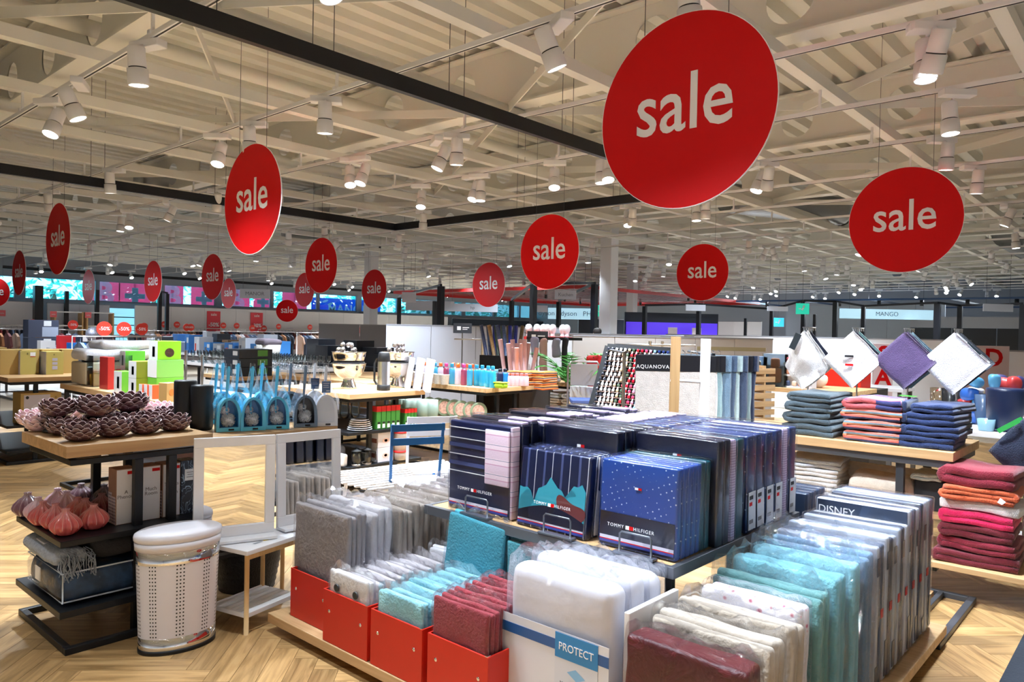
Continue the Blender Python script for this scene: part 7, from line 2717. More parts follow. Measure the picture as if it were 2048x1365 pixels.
# appliance cartons on a table behind
table('display_table', 'long table of kitchen appliance cartons', 8.2, 14.6, 9.4, 21.0, 0.95, frame=GREYD, top=WHITEM)
ap = [((60, 130, 200), 'blue kettle carton', 0.34, 0.3), ((190, 196, 206), 'pale grey appliance carton', 0.3, 0.42), ((60, 120, 190), 'blue toaster carton', 0.4, 0.3), ((150, 156, 164), 'rounded grey appliance', 0.4, 0.26), ((140, 110, 80), 'brown kraft appliance carton', 0.3, 0.28), ((60, 66, 76), 'dark coffee machine', 0.26, 0.4), ((196, 200, 206), 'silver blender carton', 0.22, 0.44), ((70, 80, 100), 'slate appliance carton', 0.3, 0.24), ((30, 34, 44), 'black roaster carton', 0.4, 0.2), ((206, 206, 210), 'white mixer carton', 0.3, 0.36), ((80, 140, 200), 'sky blue appliance carton', 0.3, 0.3)]
for i, (c, lab, w, h) in enumerate(ap):
    cbox('appliance_carton', lab + ' on the long white table', (8.35, 14.8 + 0.55 * i, 0.951), (0.35, w, h), mat('appl_%d' % i, c, 0.45), faces=[('x', 0.1, 0.5, 0.55, 0.85, CWH), ('x', 0.6, 0.85, 0.15, 0.6, mat('appl_print_%d' % (i % 3), ((40, 60, 90), (90, 90, 100), (200, 60, 50))[i % 3], 0.5))])
    cbox('appliance_carton', lab + ' in the back row of the long table', (8.85, 14.9 + 0.55 * i, 0.951), (0.35, w, h * 1.2), mat('appl_%d' % ((i + 4) % 11), c, 0.45))
# ball decorations and dark cookware on low tables further left
table('display_table', 'long table of decorations and boxes near the windows', 4.6, 14.2, 5.8, 20.0, 0.95, frame=GREYD, top=OAKY)
rq = random.Random(12)
SMOKE = mat('smoke_carton', (60, 66, 84), 0.4)
for k in range(2):
    cbox('light_carton', 'dark carton printed with fairy lights, %s of the pair' % ('lower', 'upper')[k], (4.7, 17.3, 0.952 + 0.37 * k), (0.55, 0.35, 0.36), SMOKE, faces=[('y', 0.45, 0.98, 0.05, 0.6, mat('print_light', (150, 160, 180), 0.5)), ('y', 0.5, 0.75, 0.65, 0.95, CWH)])
cbox('sign_board', 'white boxed sign with round letters', (5.2, 17.0, 0.952), (0.50, 0.12, 0.42), CARD, faces=[('y', 0.15, 0.85, 0.35, 0.55, mat('print_letters', (150, 110, 70), 0.5))])
for k, (z, r) in enumerate(((0.952, 0.17), (1.27, 0.15))):
    o = MB().lathe([(r * math.sin(math.pi * i / 12) + (0.004 if i % 2 else 0), r - r * math.cos(math.pi * i / 12)) for i in range(13)], 24).build('glass_ball', mat('sparkle_glass', (190, 196, 214), 0.1, metal=0.7, bump=0.9, bscale=60), None, (5.35, 15.6, z))
    tag(o, 'sparkling cut glass ball, %s of the pair' % ('lower', 'upper')[k], 'ornament')
for i in range(9):
    c = ((30, 110, 190), (34, 34, 44), (30, 100, 180), (150, 110, 70), (200, 40, 50), (40, 44, 56), (196, 200, 210), (50, 60, 80), (226, 226, 230))[i]
    cbox('gift_carton', '%s carton on the decoration table' % ('blue', 'black', 'deep blue', 'kraft', 'red', 'charcoal', 'silver', 'slate', 'white')[i], (4.72 + 0.4 * (i % 2), 14.35 + 0.28 * i, 0.952), (0.26, 0.22, 0.2 + 0.12 * ((i * 5) % 3)), mat('deco_%d' % i, c, 0.4))
table('display_table', 'table of kitchen towels and dark pans', 5.0, 9.4, 6.1, 10.4, 0.95, frame=GREYD, top=OAKY)
for k in range(3):
    cbox('pan_carton', 'dark cookware carton with green herb print, stacked', (5.05, 9.45, 0.952 + 0.125 * k), (0.5, 0.42, 0.12), mat('pan_dark', (44, 54, 68), 0.4), group='dark cookware cartons', faces=[('y', 0.55, 0.85, 0.2, 0.9, mat('herb', (90, 160, 80), 0.5)), ('x', 0.1, 0.4, 0.3, 0.8, CWH)])
# silver and black cookware behind the bowls
table('display_table', 'dark table of cutlery and black roasting tins', 8.2, 10.2, 9.6, 13.2, 0.95, frame=BLACK, top=mat('table_dark', (48, 50, 58), 0.4))
for k in range(6):
    cbox('roasting_tin', 'black roasting tin carton in the cookware display', (8.3 + 0.1 * (k % 2), 10.3 + 0.46 * k, 0.952), (0.4, 0.42, 0.22 + 0.12 * (k % 3)), mat('tin_black', (26, 30, 38), 0.35), group='black roasting tins')
# grey mirror-like basket with cushions
t = thing('laundry_basket', 'white perforated laundry basket with grey cushions', 'basket', (7.9, 13.6, 0.952))
MB().lathe([(0.0, 0), (0.2, 0), (0.24, 0.32), (0.22, 0.32), (0, 0.03)], 28, cap=False).build('basket', mat('basket_dots', (206, 202, 196), 0.5, var=0.4, vscale=50), t)
MB().rbox((0, 0, 0.37), (0.42, 0.42, 0.14), 0.07, (3, 3, 2), nz=0.02).build('cushion', mat('cushion_grey', (110, 100, 110), 0.9), t)
sd_ = MB().bbox(7.65, 13.3, 0, 8.15, 13.9, 0.95, 0.004).build('plinth', WALLG)
tag(sd_, 'grey plinth carrying the laundry basket', 'plinth')

# ================================================================== background: partitions, posts, clothes rails, signs
PALE = mat('panel_pale', (196, 196, 202), 0.55)
PALEW = mat('panel_white', (232, 233, 238), 0.5)
SEAM = mat('panel_seam', (150, 152, 160), 0.6)


def panel_wall(label, x0, y0, x1, y1, z0, z1, m, n, name='partition_wall', th=0.08):
    """free-standing wall of n upright panels between two floor points"""
    t = thing(name, label, 'partition', (x0, y0, 0))
    d = Vector((x1 - x0, y1 - y0, 0))
    L = d.length
    d.normalize()
    nr = Vector((-d.y, d.x, 0))
    for i in range(n):
        a = d * (L * i / n + 0.004)
        b = d * (L * (i + 1) / n - 0.004)
        MB().bar(a + Vector((0, 0, (z0 + z1) / 2)), b + Vector((0, 0, (z0 + z1) / 2)), th, z1 - z0).build('panel', m, t)
    MB().bar(Vector((0, 0, z1 + 0.012)), d * L + Vector((0, 0, z1 + 0.012)), th + 0.02, 0.024).build('cap_rail', SEAM, t)
    return t


# white perimeter panels under the windows
panel_wall('bright white panel wall below the clerestory windows', 11.4, 29.2, 27.5, 29.2, 0.0, 2.32, PALEW, 12)
panel_wall('white panel wall with shelves at the far left', 4.5, 29.2, 8.3, 29.2, 0.0, 2.30, PALEW, 3)
panel_wall('dark slate panel wall under the blue windows', 27.9, 29.2, 35.6, 29.2, 0.0, 2.25, DKPANEL, 5)
panel_wall('pale grey shelf back before the windows', 8.4, 28.9, 10.4, 28.9, 0.0, 2.28, PALE, 2)
# wooden open shelves at the left
for k, xx in enumerate((8.45, 9.45)):
    t = thing('shelf_unit', 'open shelf unit with pale oak sides near the windows' if k == 0 else 'open shelf unit with white cap and orange box near the windows', 'shelf', (xx, 28.3, 0))
    MB().box(0, 0, 0, 0.05, 0.4, 2.0).box(0.85, 0, 0, 0.9, 0.4, 2.0).build('side', OAKZ, t)
    for z in (0.5, 1.0, 1.5, 1.97):
        MB().box(0.05, 0, z, 0.85, 0.4, z + 0.04).build('shelf_board', PALEW, t)
# doorway with lit glass door between shelf units
t = thing('glass_door', 'glazed door with blue panes and dark bars', 'door', (10.5, 29.6, 0))
MB().box(0, 0, 0, 0.14, 0.1, 2.35).box(1.7, 0, 0, 1.84, 0.1, 2.35).box(0.14, 0, 2.2, 1.7, 0.1, 2.35).build('door_frame', MULL, t)
MB().box(0.14, 0.04, 0.05, 1.7, 0.06, 2.2).build('pane', mat('pane_lit', (150, 215, 235), 0.2, emit=(150, 220, 240), estr=0.9), t)
for z in (0.6, 1.1, 1.55, 1.85):
    MB().box(0.14, 0.02, z, 1.7, 0.04, z + 0.035).build('door_bar', DKPANEL, t)

# black portal posts and beams
PB = mat('post_black', (14, 18, 26), 0.4)
posts = [(75, 25.0, 0.25, 2.85), (132, 25.8, 0.12, 2.72), (193, 26.2, 0.12, 2.8), (318, 26.0, 0.12, 2.75), (333, 27.2, 0.12, 2.75), (797, 21.8, 0.09, 2.55), (880, 19.0, 0.14, 2.75),
         (868, 22.5, 0.1, 2.5), (1022, 20.0, 0.10, 2.45), (1065, 17.6, 0.13, 2.75), (1116, 20.0, 0.10, 2.45), (1187, 17.8, 0.13, 2.8), (1288, 22.0, 0.11, 2.45), (1396, 21.6, 0.11, 2.5),
         (1490, 24.0, 0.08, 2.2), (1542, 23.0, 0.10, 2.45), (1605, 22.5, 0.11, 2.7), (1628, 25.0, 0.09, 2.4), (1669, 22.5, 0.13, 2.7), (1725, 23.0, 0.11, 2.6), (1873, 22.0, 0.16, 2.7), (1918, 22.5, 0.13, 2.65), (2044, 21.5, 0.16, 2.7)]
pp_pos = []
for px, d, w, h in posts:
    q = AD(px, 690, d)
    o = MB().bbox(-w / 2, -w / 2, 0, w / 2, w / 2, h, 0.005)
    t = thing('black_post', 'square black steel post of the shop portals', 'post', (q[0], q[1], 0), 0, 'black portal posts')
    o.build('shaft', PB, t)
    MB().box(-w / 2 - 0.03, -w / 2 - 0.03, 0, w / 2 + 0.03, w / 2 + 0.03, 0.02).build('foot_plate', PB, t)
    pp_pos.append((q[0], q[1], h))


def beam(i, j, label):
    a, b = pp_pos[i], pp_pos[j]
    za, zb = a[2], b[2]
    t = thing('portal_beam', label, 'beam', (a[0], a[1], min(za, zb)))
    MB().bar((0, 0, za - min(za, zb) + 0.03), (b[0] - a[0], b[1] - a[1], zb - min(za, zb) + 0.03), 0.06, 0.06).build('beam_bar', PB, t)


for i, j in ((5, 6), (8, 9), (9, 11), (10, 11), (12, 13), (13, 15), (15, 16), (16, 18), (18, 19), (19, 20), (20, 21), (21, 22), (3, 4)):
    beam(i, j, 'thin black beam joining portal posts %s' % ('over the cookware', 'by the mannequin shelf', 'across the red canopy', 'beside the white pillar', 'left of the grey wall', 'before the grey wall', 'under the exit sign', 'over the toy table', 'over the white counter', 'along the dark grille', 'at the dark grille end', 'beside the service sign', 'at the clothes rails')[[(5, 6), (8, 9), (9, 11), (10, 11), (12, 13), (13, 15), (15, 16), (16, 18), (18, 19), (19, 20), (20, 21), (21, 22), (3, 4)].index((i, j))])

# white structural pillars
for px, d, w, lab in ((1215, 17.0, 0.30, 'square white structural pillar before the cosmetics hall'), (740, 22.0, 0.30, 'square white structural pillar before the bright wall'), (1262, 24.0, 0.26, 'slender white pillar behind the larger one')):
    q = AD(px, 690, d)
    t = thing('pillar', lab, 'pillar', (q[0], q[1], 0))
    MB().bbox(-w / 2, -w / 2, 0, w / 2, w / 2, ZD - 0.02, 0.01).build('shaft', WALLW, t)
    MB().bbox(-w / 2 - 0.03, -w / 2 - 0.03, 0, w / 2 + 0.03, w / 2 + 0.03, 0.12, 0.01).build('skirting', WALLG, t)

# red slatted canopy over the cosmetics hall
t = thing('red_canopy', 'dark red slatted ceiling canopy above the cosmetics hall', 'canopy', (17.2, 12.6, 2.95))
CAN = mat('canopy_red', (120, 30, 36), 0.25, coat=0.6)
for a, b in (((0, 0, 0), (0, 8.5, 0)), ((0, 0, 0), (12.0, 0, 0)), ((0, 8.5, 0), (12, 8.5, 0)), ((12, 0, 0), (12, 8.5, 0))):
    MB().bar(a, b, 0.05, 0.10).build('edge_bar', mat('canopy_edge', (176, 30, 30), 0.4), t)
for i in range(16):
    y = 0.3 + i * 0.52
    MB().box(0.05, y, 0.04, 11.9, y + 0.4, 0.06).build('slat', CAN, t)
for i in range(14):
    MB().lathe([(0.0, 0.03), (0.05, 0.03), (0.05, -0.10), (0.045, -0.10)], 12, cap=False).build('can_light', BLACKP, t, (0.6 + 0.8 * i, 0.5 + (i * 3 % 8), 0.0))
for x in (0.3, 6, 11.7):
    for y in (0.2, 8.3):
        MB().tube([(x, y, 0.05), (x, y, 1.78)], 0.006, 5).build('wire', GREYD, t)
# thin blue-lit canopy on the right
t = thing('blue_canopy', 'thin dark blue framed canopy before the grey wall', 'canopy', (27.0, 3.0, 2.95))
for k in range(5):
    MB().bar((0, 0 + 2.4 * k, 0), (7.5, 0 + 2.4 * k, 0), 0.06, 0.06).build('cross_bar', mat('canopy_blue', (40, 70, 110), 0.4), t)
for x in (0, 7.5):
    MB().bar((x, -0.03, 0), (x, 9.65, 0), 0.06, 0.06).build('edge_bar', mat('canopy_blue', (40, 70, 110), 0.4), t)
for k in range(7):
    MB().lathe([(0.0, -0.03), (0.06, -0.03), (0.06, -0.22), (0.05, -0.22)], 12, cap=False).build('can_light', BLACKP, t, (0.1, 0.6 + 1.3 * k, 0))
for y in (0.3, 4.8, 9.3):
    MB().tube([(0.0, y, 0.03), (0.0, y, 1.78)], 0.006, 5).build('wire', GREYD, t)

# right-hand back wall: grey shutters, dark grille, windows
t = thing('grille_wall', 'black grid display wall before the grey back wall', 'partition', (30.0, 0.5, 0))
for k in range(5):
    MB().box(0, 1.35 * k, 0.6, 0.06, 1.35 * k + 1.32, 2.05).build('panel', mat('grille_black', (16, 18, 24), 0.4), t)
MB().box(0, 0, 0.0, 0.06, 6.72, 0.6).build('base_panel', PALEW, t)
MB().box(-0.02, 0, 2.06, 0.08, 6.72, 2.45).build('grey_fascia', mat('fascia_grey', (150, 152, 160), 0.5), t)
panel_wall('white counter wall beyond the towel stands', 17.0, 3.0, 17.0, 9.8, 0.0, 1.62, PALEW, 6)
panel_wall('pale partition with pictures beyond the toy table', 14.0, 7.4, 14.0, 10.6, 0.0, 1.58, PALEW, 4)
panel_wall('white low wall right of the grille', 16.0, 0.4, 16.0, 2.6, 0.0, 1.45, PALEW, 2)
panel_wall('bright white cosmetic shelf wall', 29.0, 12.4, 29.0, 18.2, 0.0, 2.2, PALEW, 5)
panel_wall('grey blind wall under the exit sign', 30.5, 6.2, 30.5, 12.0, 0.0, 2.9, mat('blind_grey', (150, 160, 172), 0.6), 6)
panel_wall('dark slate wall behind the mannequin heads', 25.0, 18.6, 31.0, 14.9, 0.0, 2.2, DKPANEL, 5)
q = AD(1262, 650, 22.0)
t = thing('backlit_display', 'violet lit cosmetics panel with portraits', 'light panel', (q[0] + 1.5, q[1], 0), math.radians(-38))
MB().box(-1.0, 0, 1.1, 2.0, 0.05, 2.0).build('violet_screen', mat('violet_screen', (70, 50, 200), 0.4, emit=(90, 60, 220), estr=0.8), t)
MB().box(-1.05, 0.05, 0.0, 2.05, 0.1, 2.3).build('frame', DKPANEL, t)
for k in range(2):
    MB().box(0.35 + 0.8 * k, -0.03, 1.35, 0.65 + 0.8 * k, 0, 1.85).build('portrait', mat('portrait_pale', (226, 216, 220), 0.5), t)

# pale shelf partitions in the middle
panel_wall('pale grey cabinet wall with hanging rails', 10.4, 13.0, 13.2, 10.2, 0.0, 1.72, PALE, 4)
panel_wall('pale cabinet wall behind the wrapping paper', 11.6, 10.0, 14.4, 7.9, 0.0, 1.60, PALE, 4)
panel_wall('beige cabinet fronts behind the nail polish board', 9.8, 7.4, 12.6, 5.2, 0.0, 1.58, mat('panel_beige', (190, 186, 184), 0.55), 5)
panel_wall('white cabinet wall behind the cookware', 11.6, 17.4, 14.2, 15.4, 0.0, 1.72, mat('panel_mid', (140, 142, 150), 0.55), 3)
# small dark department signs on those partitions
for px, py, d, lab in ((925, 657, 13.6, 'small dark shelf sign on the pale cabinet wall'), (1512, 690, 14.3, 'small dark square sign on the white partition'), (1075, 674, 12.0, 'small dark shelf sign by the paper rolls')):
    q = AD(px, py, d)
    t = thing('shelf_sign', lab, 'sign', q, math.radians(-42))
    MB().bbox(-0.17, -0.015, -0.09, 0.17, 0.0, 0.09, 0.003).build('plate', mat('sign_slate', (52, 56, 64), 0.5), t)
    MB().box(-0.1, -0.017, -0.035, -0.03, -0.015, 0.035).box(0.0, -0.017, 0.005, 0.12, -0.015, 0.02).box(0.0, -0.017, -0.025, 0.09, -0.015, -0.012).build('print_marks', WHITE, t)
    MB().tube([(0, 0.01, -0.09), (0, 0.01, -q[2])], 0.012, 6).build('pole', GREYM, t)
# T-bar hanging rails
for px, py, d in ((965, 690, 11.8), (1300, 690, 9.6), (1325, 690, 9.9)):
    q = AD(px, py, d)
    t = thing('hanging_rail', 'chrome T-shaped hanging rail standing free', 'rail', (q[0], q[1], 0), math.radians(-45), 'chrome hanging rails')
    MB().tube([(0, 0, 0), (0, 0, 1.55)], 0.02, 8).build('upright', STEEL, t)
    MB().tube([(-0.45, 0, 1.5), (0.45, 0, 1.5)], 0.012, 8).build('cross_bar', STEEL, t)
    MB().lathe([(0, 0), (0.2, 0), (0.2, 0.012), (0, 0.02)], 20).build('foot', STEEL, t)
# mannequin heads on a red ledge
t = thing('wig_shelf', 'long pale counter with red edge carrying white heads', 'counter', (11.5, 12.6, 0))
a, b = Vector(AD(1052, 690, 13.2)), Vector(AD(1200, 690, 12.8))
o0 = Vector((11.5, 12.6, 0))
for zz, hh, m, nm in ((0.75, 1.5, PALEW, 'counter_body'), (1.53, 0.05, mat('ledge_red', (196, 44, 44), 0.4), 'red_ledge')):
    MB().bar(Vector((a.x, a.y, zz)) - o0, Vector((b.x, b.y, zz)) - o0, 0.3, hh).build(nm, m, t)
for i, px in enumerate((1057, 1074, 1087, 1095, 1106, 1126, 1134)):
    k = (px - 1052) / 148
    p = a.lerp(b, k)
    t = thing('mannequin_head', 'smooth white mannequin head on the red ledge', 'mannequin head', (p.x, p.y, 1.556), 0, 'white mannequin heads')
    MB().lathe([(0.05, 0), (0.045, 0.03), (0.035, 0.05), (0.05, 0.075), (0.068, 0.12), (0.07, 0.16), (0.055, 0.2), (0.025, 0.22), (0, 0.222)], 16, sy=0.85).build('head', WHITEM, t)
# scarves on a black frame
for px, d in ((1087, 10.4), (1130, 10.4)):
    q = AD(px, 690, d)
    t = thing('scarf_rack', 'black rectangular frame with hanging scarves', 'frame', (q[0], q[1], 0), math.radians(-45), 'black scarf frames')
    MB().bar((-0.22, 0, 0), (-0.22, 0, 1.55), 0.04, 0.04).bar((0.22, 0, 0), (0.22, 0, 1.55), 0.04, 0.04).bar((-0.24, 0, 1.55), (0.24, 0, 1.55), 0.04, 0.04).build('frame', PB, t)
    MB().rbox((0.0, -0.05, 1.32), (0.10, 0.08, 0.5), 0.04, (2, 2, 4), nz=0.03, seed=px).build('scarf', mat('scarf_rose', (190, 150, 140), 0.8) if px < 1100 else mat('scarf_black', (34, 36, 46), 0.8), t)
    MB().rbox((-0.13, -0.05, 1.42), (0.12, 0.08, 0.28), 0.05, (2, 2, 3), nz=0.03, seed=px + 1).build('scarf', mat('scarf_lilac', (150, 146, 170), 0.8), t)

# clothes rails with red sale toppers
CL = [(120, 26, 34), (60, 66, 78), (90, 104, 130), (40, 46, 60), (150, 120, 100), (196, 160, 140), (206, 206, 212), (110, 60, 60), (70, 90, 120), (176, 120, 80)]


def garment(m):
    mb = MB()
    pr = [(-0.22, 0.0), (0.22, 0.0), (0.23, 0.52), (0.30, 0.40), (0.34, 0.44), (0.24, 0.66), (0.06, 0.74), (-0.06, 0.74), (-0.24, 0.66), (-0.34, 0.44), (-0.30, 0.40), (-0.23, 0.52)]
    mb.prism(pr, 0.05, 'yz', -0.025)
    mb.tube([(0, 0, 0.74), (0, 0, 0.80), (0, 0.02, 0.83)], 0.004, 5)
    return mb.mesh('garment', m)


gms = [garment(mat('garment_%d' % i, c, 0.85, bump=0.2, bscale=30)) for i, c in enumerate(CL)]
topper = MB().prism([(0.12 * math.cos(2 * math.pi * i / 24), 0.12 * math.sin(2 * math.pi * i / 24)) for i in range(24)], 0.01, 'xz', -0.005).mesh('topper_disc', mat('topper_red', (226, 60, 46), 0.4))
rc = random.Random(21)
rails = [(4.2, 13.2, 5.6, 13.2, 1.42), (5.6, 15.8, 6.6, 15.8, 1.4), (9.4, 24.6, 12.0, 24.6, 1.42), (12.6, 25.2, 15.8, 25.2, 1.42), (15.2, 24.2, 19.0, 24.2, 1.42), (11.8, 28.4, 15.5, 28.4, 1.5), (16.0, 28.4, 21.0, 28.4, 1.5), (4.0, 21.0, 7.0, 21.0, 1.45), (4.8, 28.4, 8.0, 28.4, 1.5)]
cn = ('burgundy', 'charcoal', 'blue', 'dark navy', 'brown', 'beige', 'white', 'wine', 'denim', 'tan')
for ri, (x0, y0, x1, y1, h) in enumerate(rails):
    t = thing('clothes_rail', 'chrome clothes rail %s' % ('beside the yellow carton table', 'behind the decoration table', 'before the glazed door', 'along the white panel wall', 'behind the appliance table', 'under the left discount poster', 'under the right discount poster', 'at the far left aisle', 'under the far left shelf wall')[ri], 'clothes rail', (x0, y0, 0))
    MB().tube([(0, 0, 0), (0, 0, h), (x1 - x0, y1 - y0, h), (x1 - x0, y1 - y0, 0)], 0.015, 8).build('tube', STEEL, t)
    n = int((x1 - x0) / 0.17)
    for k in range(n):
        gi = rc.randrange(10)
        o = obj('garment', gms[gi], None, (x0 + 0.12 + 0.165 * k, y0, h - 0.84))
        tag(o, '%s garment on a hanger of a chrome clothes rail' % cn[gi], 'garment', 'garments on the clothes rails')
    for k in range(max(2, n // 5)):
        o = thing('rail_topper', 'small red round sale topper on a clothes rail', 'sale tag', (x0 + 0.3 + rc.uniform(0, x1 - x0 - 0.5), y0 - 0.03, h + 0.13), 0, 'red rail toppers')
        obj('topper_disc', topper, o)
        text('-50%', WHITE, o, (0, -0.008, 0), '-y', size=0.085, depth=0.002)
# discount posters on the white wall
for px, lab in ((428, 'red discount poster reading minus fifty percent over the rails'), (514, 'red discount poster reading minus thirty percent over the rails')):
    q = ony(px, 640, 29.1)
    t = thing('poster', lab, 'poster', (q[0], 29.12, 1.35))
    MB().box(-0.28, 0, 0.0, 0.28, 0.02, 0.85).build('sheet', mat('poster_red', (232, 70, 84), 0.5), t)
    text('sale', WHITE, t, (0, -0.004, 0.72), '-y', size=0.17, depth=0.004)
    text('-50%' if px < 470 else '-30%', WHITE, t, (0, -0.004, 0.3), '-y', size=0.22, bold=0.006, depth=0.004)
for px in (12, 99, 168):
    q = ony(px, 622, 28.7)
    t = thing('poster', 'small pink sale card on the far left shelves', 'poster', (q[0], 28.289 if px > 50 else 29.14, 1.8), 0, 'small pink sale cards')
    MB().box(-0.1, 0, 0.0, 0.1, 0.01, 0.2).build('sheet', mat('poster_pink', (236, 110, 120), 0.5), t)
    text('sale', WHITE, t, (0, -0.003, 0.1), '-y', size=0.08, depth=0.002)

# hanging department signs and lit fascias
SGN = mat('dept_sign', (196, 200, 212), 0.5)
for px, py, d, w, h, s, lab in ((510, 588, 24.0, 0.95, 0.3, 'MANOR', 'hanging white sign reading MANOR before the windows'), (818, 595, 19.0, 0.36, 0.26, '', 'hanging grey department sign over the cookware'), (1131, 590, 16.6, 0.48, 0.2, 'Kuchen', 'hanging pale department sign under the red canopy'), (1081, 618, 20.0, 0.38, 0.18, '', 'blank pale hanging sign beside the canopy posts'),
                               (1391, 616, 20.5, 0.56, 0.17, '', 'blank white hanging sign between black posts'), (1555, 618, 21.0, 0.6, 0.13, '', 'hanging sign over the toy table'), (1996, 616, 20.0, 0.85, 0.2, '', 'hanging white service sign at the right'), (860, 612, 23.0, 1.5, 0.3, '', 'long pale lit brand fascia by the windows'), (945, 616, 23.5, 1.6, 0.25, 'hp', 'pale lit fascia with round logo by the windows')):
    q = AD(px, py, d)
    t = thing('hanging_sign', lab, 'sign', q, math.radians(-43))
    MB().bbox(-w / 2, -0.02, -h / 2, w / 2, 0.02, h / 2, 0.004).build('board', SGN, t)
    if s:
        text(s, mat('sign_text_grey', (110, 114, 128), 0.5), t, (0, -0.023, 0), '-y', size=h * 0.55, depth=0.003)
    for x in (-w * .4, w * .4):
        MB().tube([(x, 0, h / 2), (x, 0, 4.74 - q[2])], 0.004, 5).build('wire', GREYD, t)
LIT = mat('lit_fascia', (190, 226, 240), 0.4, emit=(170, 215, 240), estr=0.7)
for px0, px1, py, d, s, lab in ((1680, 1865, 629, 24.5, 'MANGO', 'lit pale blue fascia reading MANGO over the grey wall'), (1096, 1190, 628, 21.5, 'dyson   dyson   PHILIPS', 'lit pale blue fascia with appliance brand names')):
    a, b = Vector(AD(px0, py, d)), Vector(AD(px1, py, d))
    L = (b - a).length
    c = (a + b) / 2
    t = thing('lit_fascia', lab, 'lit sign', c, math.atan2(b.y - a.y, b.x - a.x))
    MB().bbox(-L / 2, -0.05, -0.16, L / 2, 0.05, 0.16, 0.004).build('light_box', LIT, t)
    text(s, mat('sign_text_grey', (110, 114, 128), 0.5), t, (0, -0.053, 0), '-y', size=0.2, depth=0.004)
    for x in (-L * .4, L * .4):
        MB().tube([(x, 0, 0.16), (x, 0, 4.70 - c.z)], 0.005, 5).build('wire', GREYD, t)
EXG = mat('exit_green', (30, 170, 140), 0.4, emit=(40, 190, 160), estr=0.8)
for px, py, d in ((1605, 618, 22.0), (1557, 645, 27.0), (1200, 622, 20.5)):
    q = AD(px, py, d)
    t = thing('exit_sign', 'small lit green emergency exit sign', 'exit sign', q, math.radians(-43), 'green exit signs')
    MB().bbox(-0.2, -0.02, -0.16, 0.2, 0.02, 0.16, 0.004).build('light_box', EXG if px != 1557 else mat('exit_blue', (60, 190, 230), 0.4, emit=(60, 190, 230), estr=1.0), t)
    MB().lathe([(0, 0.0), (0.035, 0.0)], 12, cap=False).xform(Matrix.Translation((0.03, -0.022, 0.07)) @ Matrix.Rotation(math.radians(90), 4, 'X')).bar((0.02, -0.022, 0.03), (-0.03, -0.022, -0.04), 0.05, 0.002, (0, 1, 0)).bar((-0.13, -0.022, 0), (-0.06, -0.022, 0), 0.03, 0.002, (0, 1, 0)).build('running_figure', WHITE, t)
    MB().tube([(0, 0, 0.16), (0, 0, 4.78 - q[2])], 0.005, 5).build('wire', GREYD, t)
# two posters with large red letters on the right
for px, w in ((1766, 0.34), (1970, 0.8)):
    q = AD(px, 705, 13.0)
    t = thing('poster', 'tall pink poster with red letters before the white wall' if px < 1800 else 'wide pink poster with red letters beyond the tumblers', 'poster', (q[0], q[1], 0), math.radians(-52))
    MB().bbox(-w / 2, -0.02, 0.35, w / 2, 0.0, 1.55, 0.003).build('sheet', mat('poster_rose', (226, 206, 212), 0.5), t)
    text('AD' if px > 1800 else 'S\nA', RED, t, (0, -0.024, 1.33 if px > 1800 else 1.15), '-y', size=0.42 if px > 1800 else 0.4, bold=0.012, depth=0.004)
    MB().box(-0.1, -0.02, 0, 0.1, 0.2, 0.35).build('foot', GREYM, t)

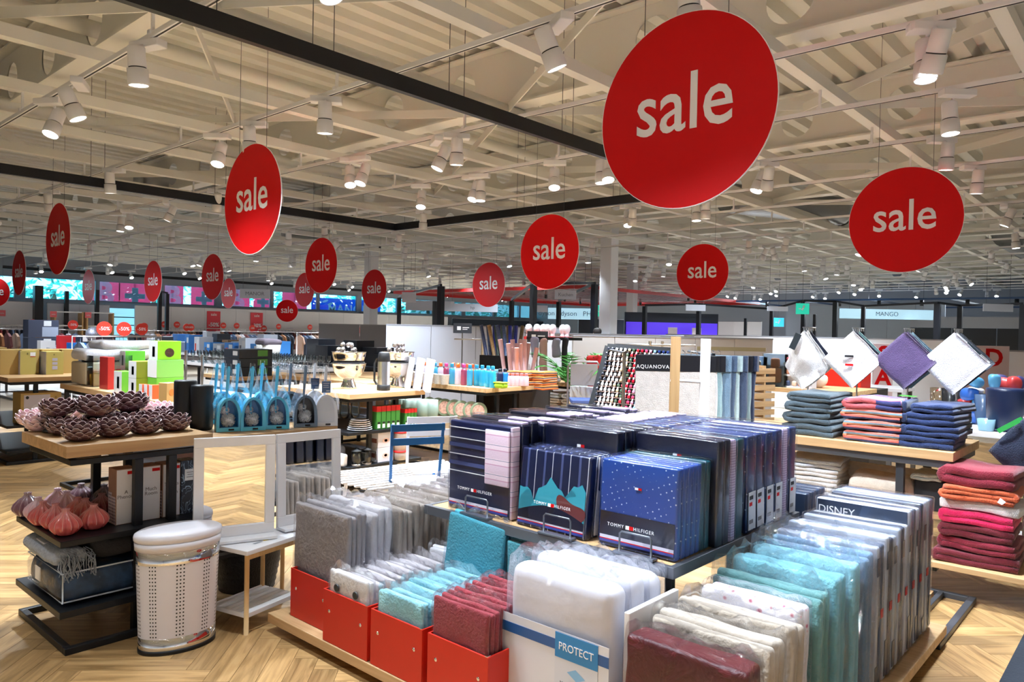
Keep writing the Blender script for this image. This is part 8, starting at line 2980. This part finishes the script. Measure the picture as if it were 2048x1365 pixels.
# ------------------------------------------------------------------ a shopper far off, only the head above the counters
def person(px, py_top, d, label):
    q = AD(px, py_top, d)
    H = q[2]
    t = thing('person', label, 'person', (q[0], q[1], 0), math.radians(200))
    k = H / 1.75
    js = [((0, 0, 0.95), .15), ((0, 0, 1.15), .14), ((0, 0, 1.38), .17), ((0, 0, 1.50), .06), ((0, -0.01, 1.60), .085), ((0, -0.01, 1.70), .075),
          ((0.19, 0, 1.40), .065), ((0.25, 0.02, 1.12), .05), ((0.24, -0.08, 0.90), .04), ((0.24, -0.10, 0.80), .035),
          ((-0.19, 0, 1.40), .065), ((-0.25, 0.02, 1.12), .05), ((-0.24, -0.08, 0.90), .04), ((-0.24, -0.10, 0.80), .035),
          ((0.10, 0, 0.88), .10), ((0.11, -0.01, 0.48), .07), ((0.11, 0.02, 0.08), .05), ((0.11, -0.13, 0.04), .04),
          ((-0.10, 0, 0.88), .10), ((-0.11, -0.01, 0.48), .07), ((-0.11, 0.02, 0.08), .05), ((-0.11, -0.13, 0.04), .04)]
    ed_ = [(0, 1), (1, 2), (2, 3), (3, 4), (4, 5), (2, 6), (6, 7), (7, 8), (8, 9), (2, 10), (10, 11), (11, 12), (12, 13), (0, 14), (14, 15), (15, 16), (16, 17), (0, 18), (18, 19), (19, 20), (20, 21)]
    me = bpy.data.meshes.new('body')
    me.from_pydata([(x * k, y * k, z * k) for (x, y, z), r in js], ed_, [])
    o = bpy.data.objects.new('body', me)
    COL.objects.link(o)
    md = o.modifiers.new('skin', 'SKIN')
    for i, (p, r) in enumerate(js):
        me.skin_vertices[0].data[i].radius = (r * k, r * k * (0.75 if i < 3 else 1))
    me.skin_vertices[0].data[0].use_root = True
    o.modifiers.new('smooth', 'SUBSURF').levels = 2
    dg = bpy.context.evaluated_depsgraph_get()
    m2 = bpy.data.meshes.new_from_object(o.evaluated_get(dg))
    bpy.data.objects.remove(o)
    m2.materials.clear()
    skin = mat('skin', (206, 160, 136), 0.6)
    dark = mat('coat_dark', (40, 42, 52), 0.8)
    m2.materials.append(dark)
    m2.materials.append(skin)
    for p in m2.polygons:
        p.use_smooth = True
        p.material_index = 1 if p.center.z > 1.49 * k or (p.center.z < 0.87 * k and abs(p.center.x) > 0.19 * k) else 0
    obj('body', m2, t)
    MB().rbox((0, 0.02 * k, 1.70 * k), (0.17 * k, 0.19 * k, 0.16 * k), 0.075 * k, (3, 3, 3), nz=0.008).build('hair', mat('hair_dark', (34, 26, 24), 0.7), t)
    MB().lathe([(0.0, 0), (0.012, 0.0), (0.006, 0.03), (0, 0.035)], 8, (0, -0.1 * k, 1.60 * k)).build('nose', skin, t)


person(1193, 659, 16.2, 'person with dark hair standing far behind the mannequin heads')
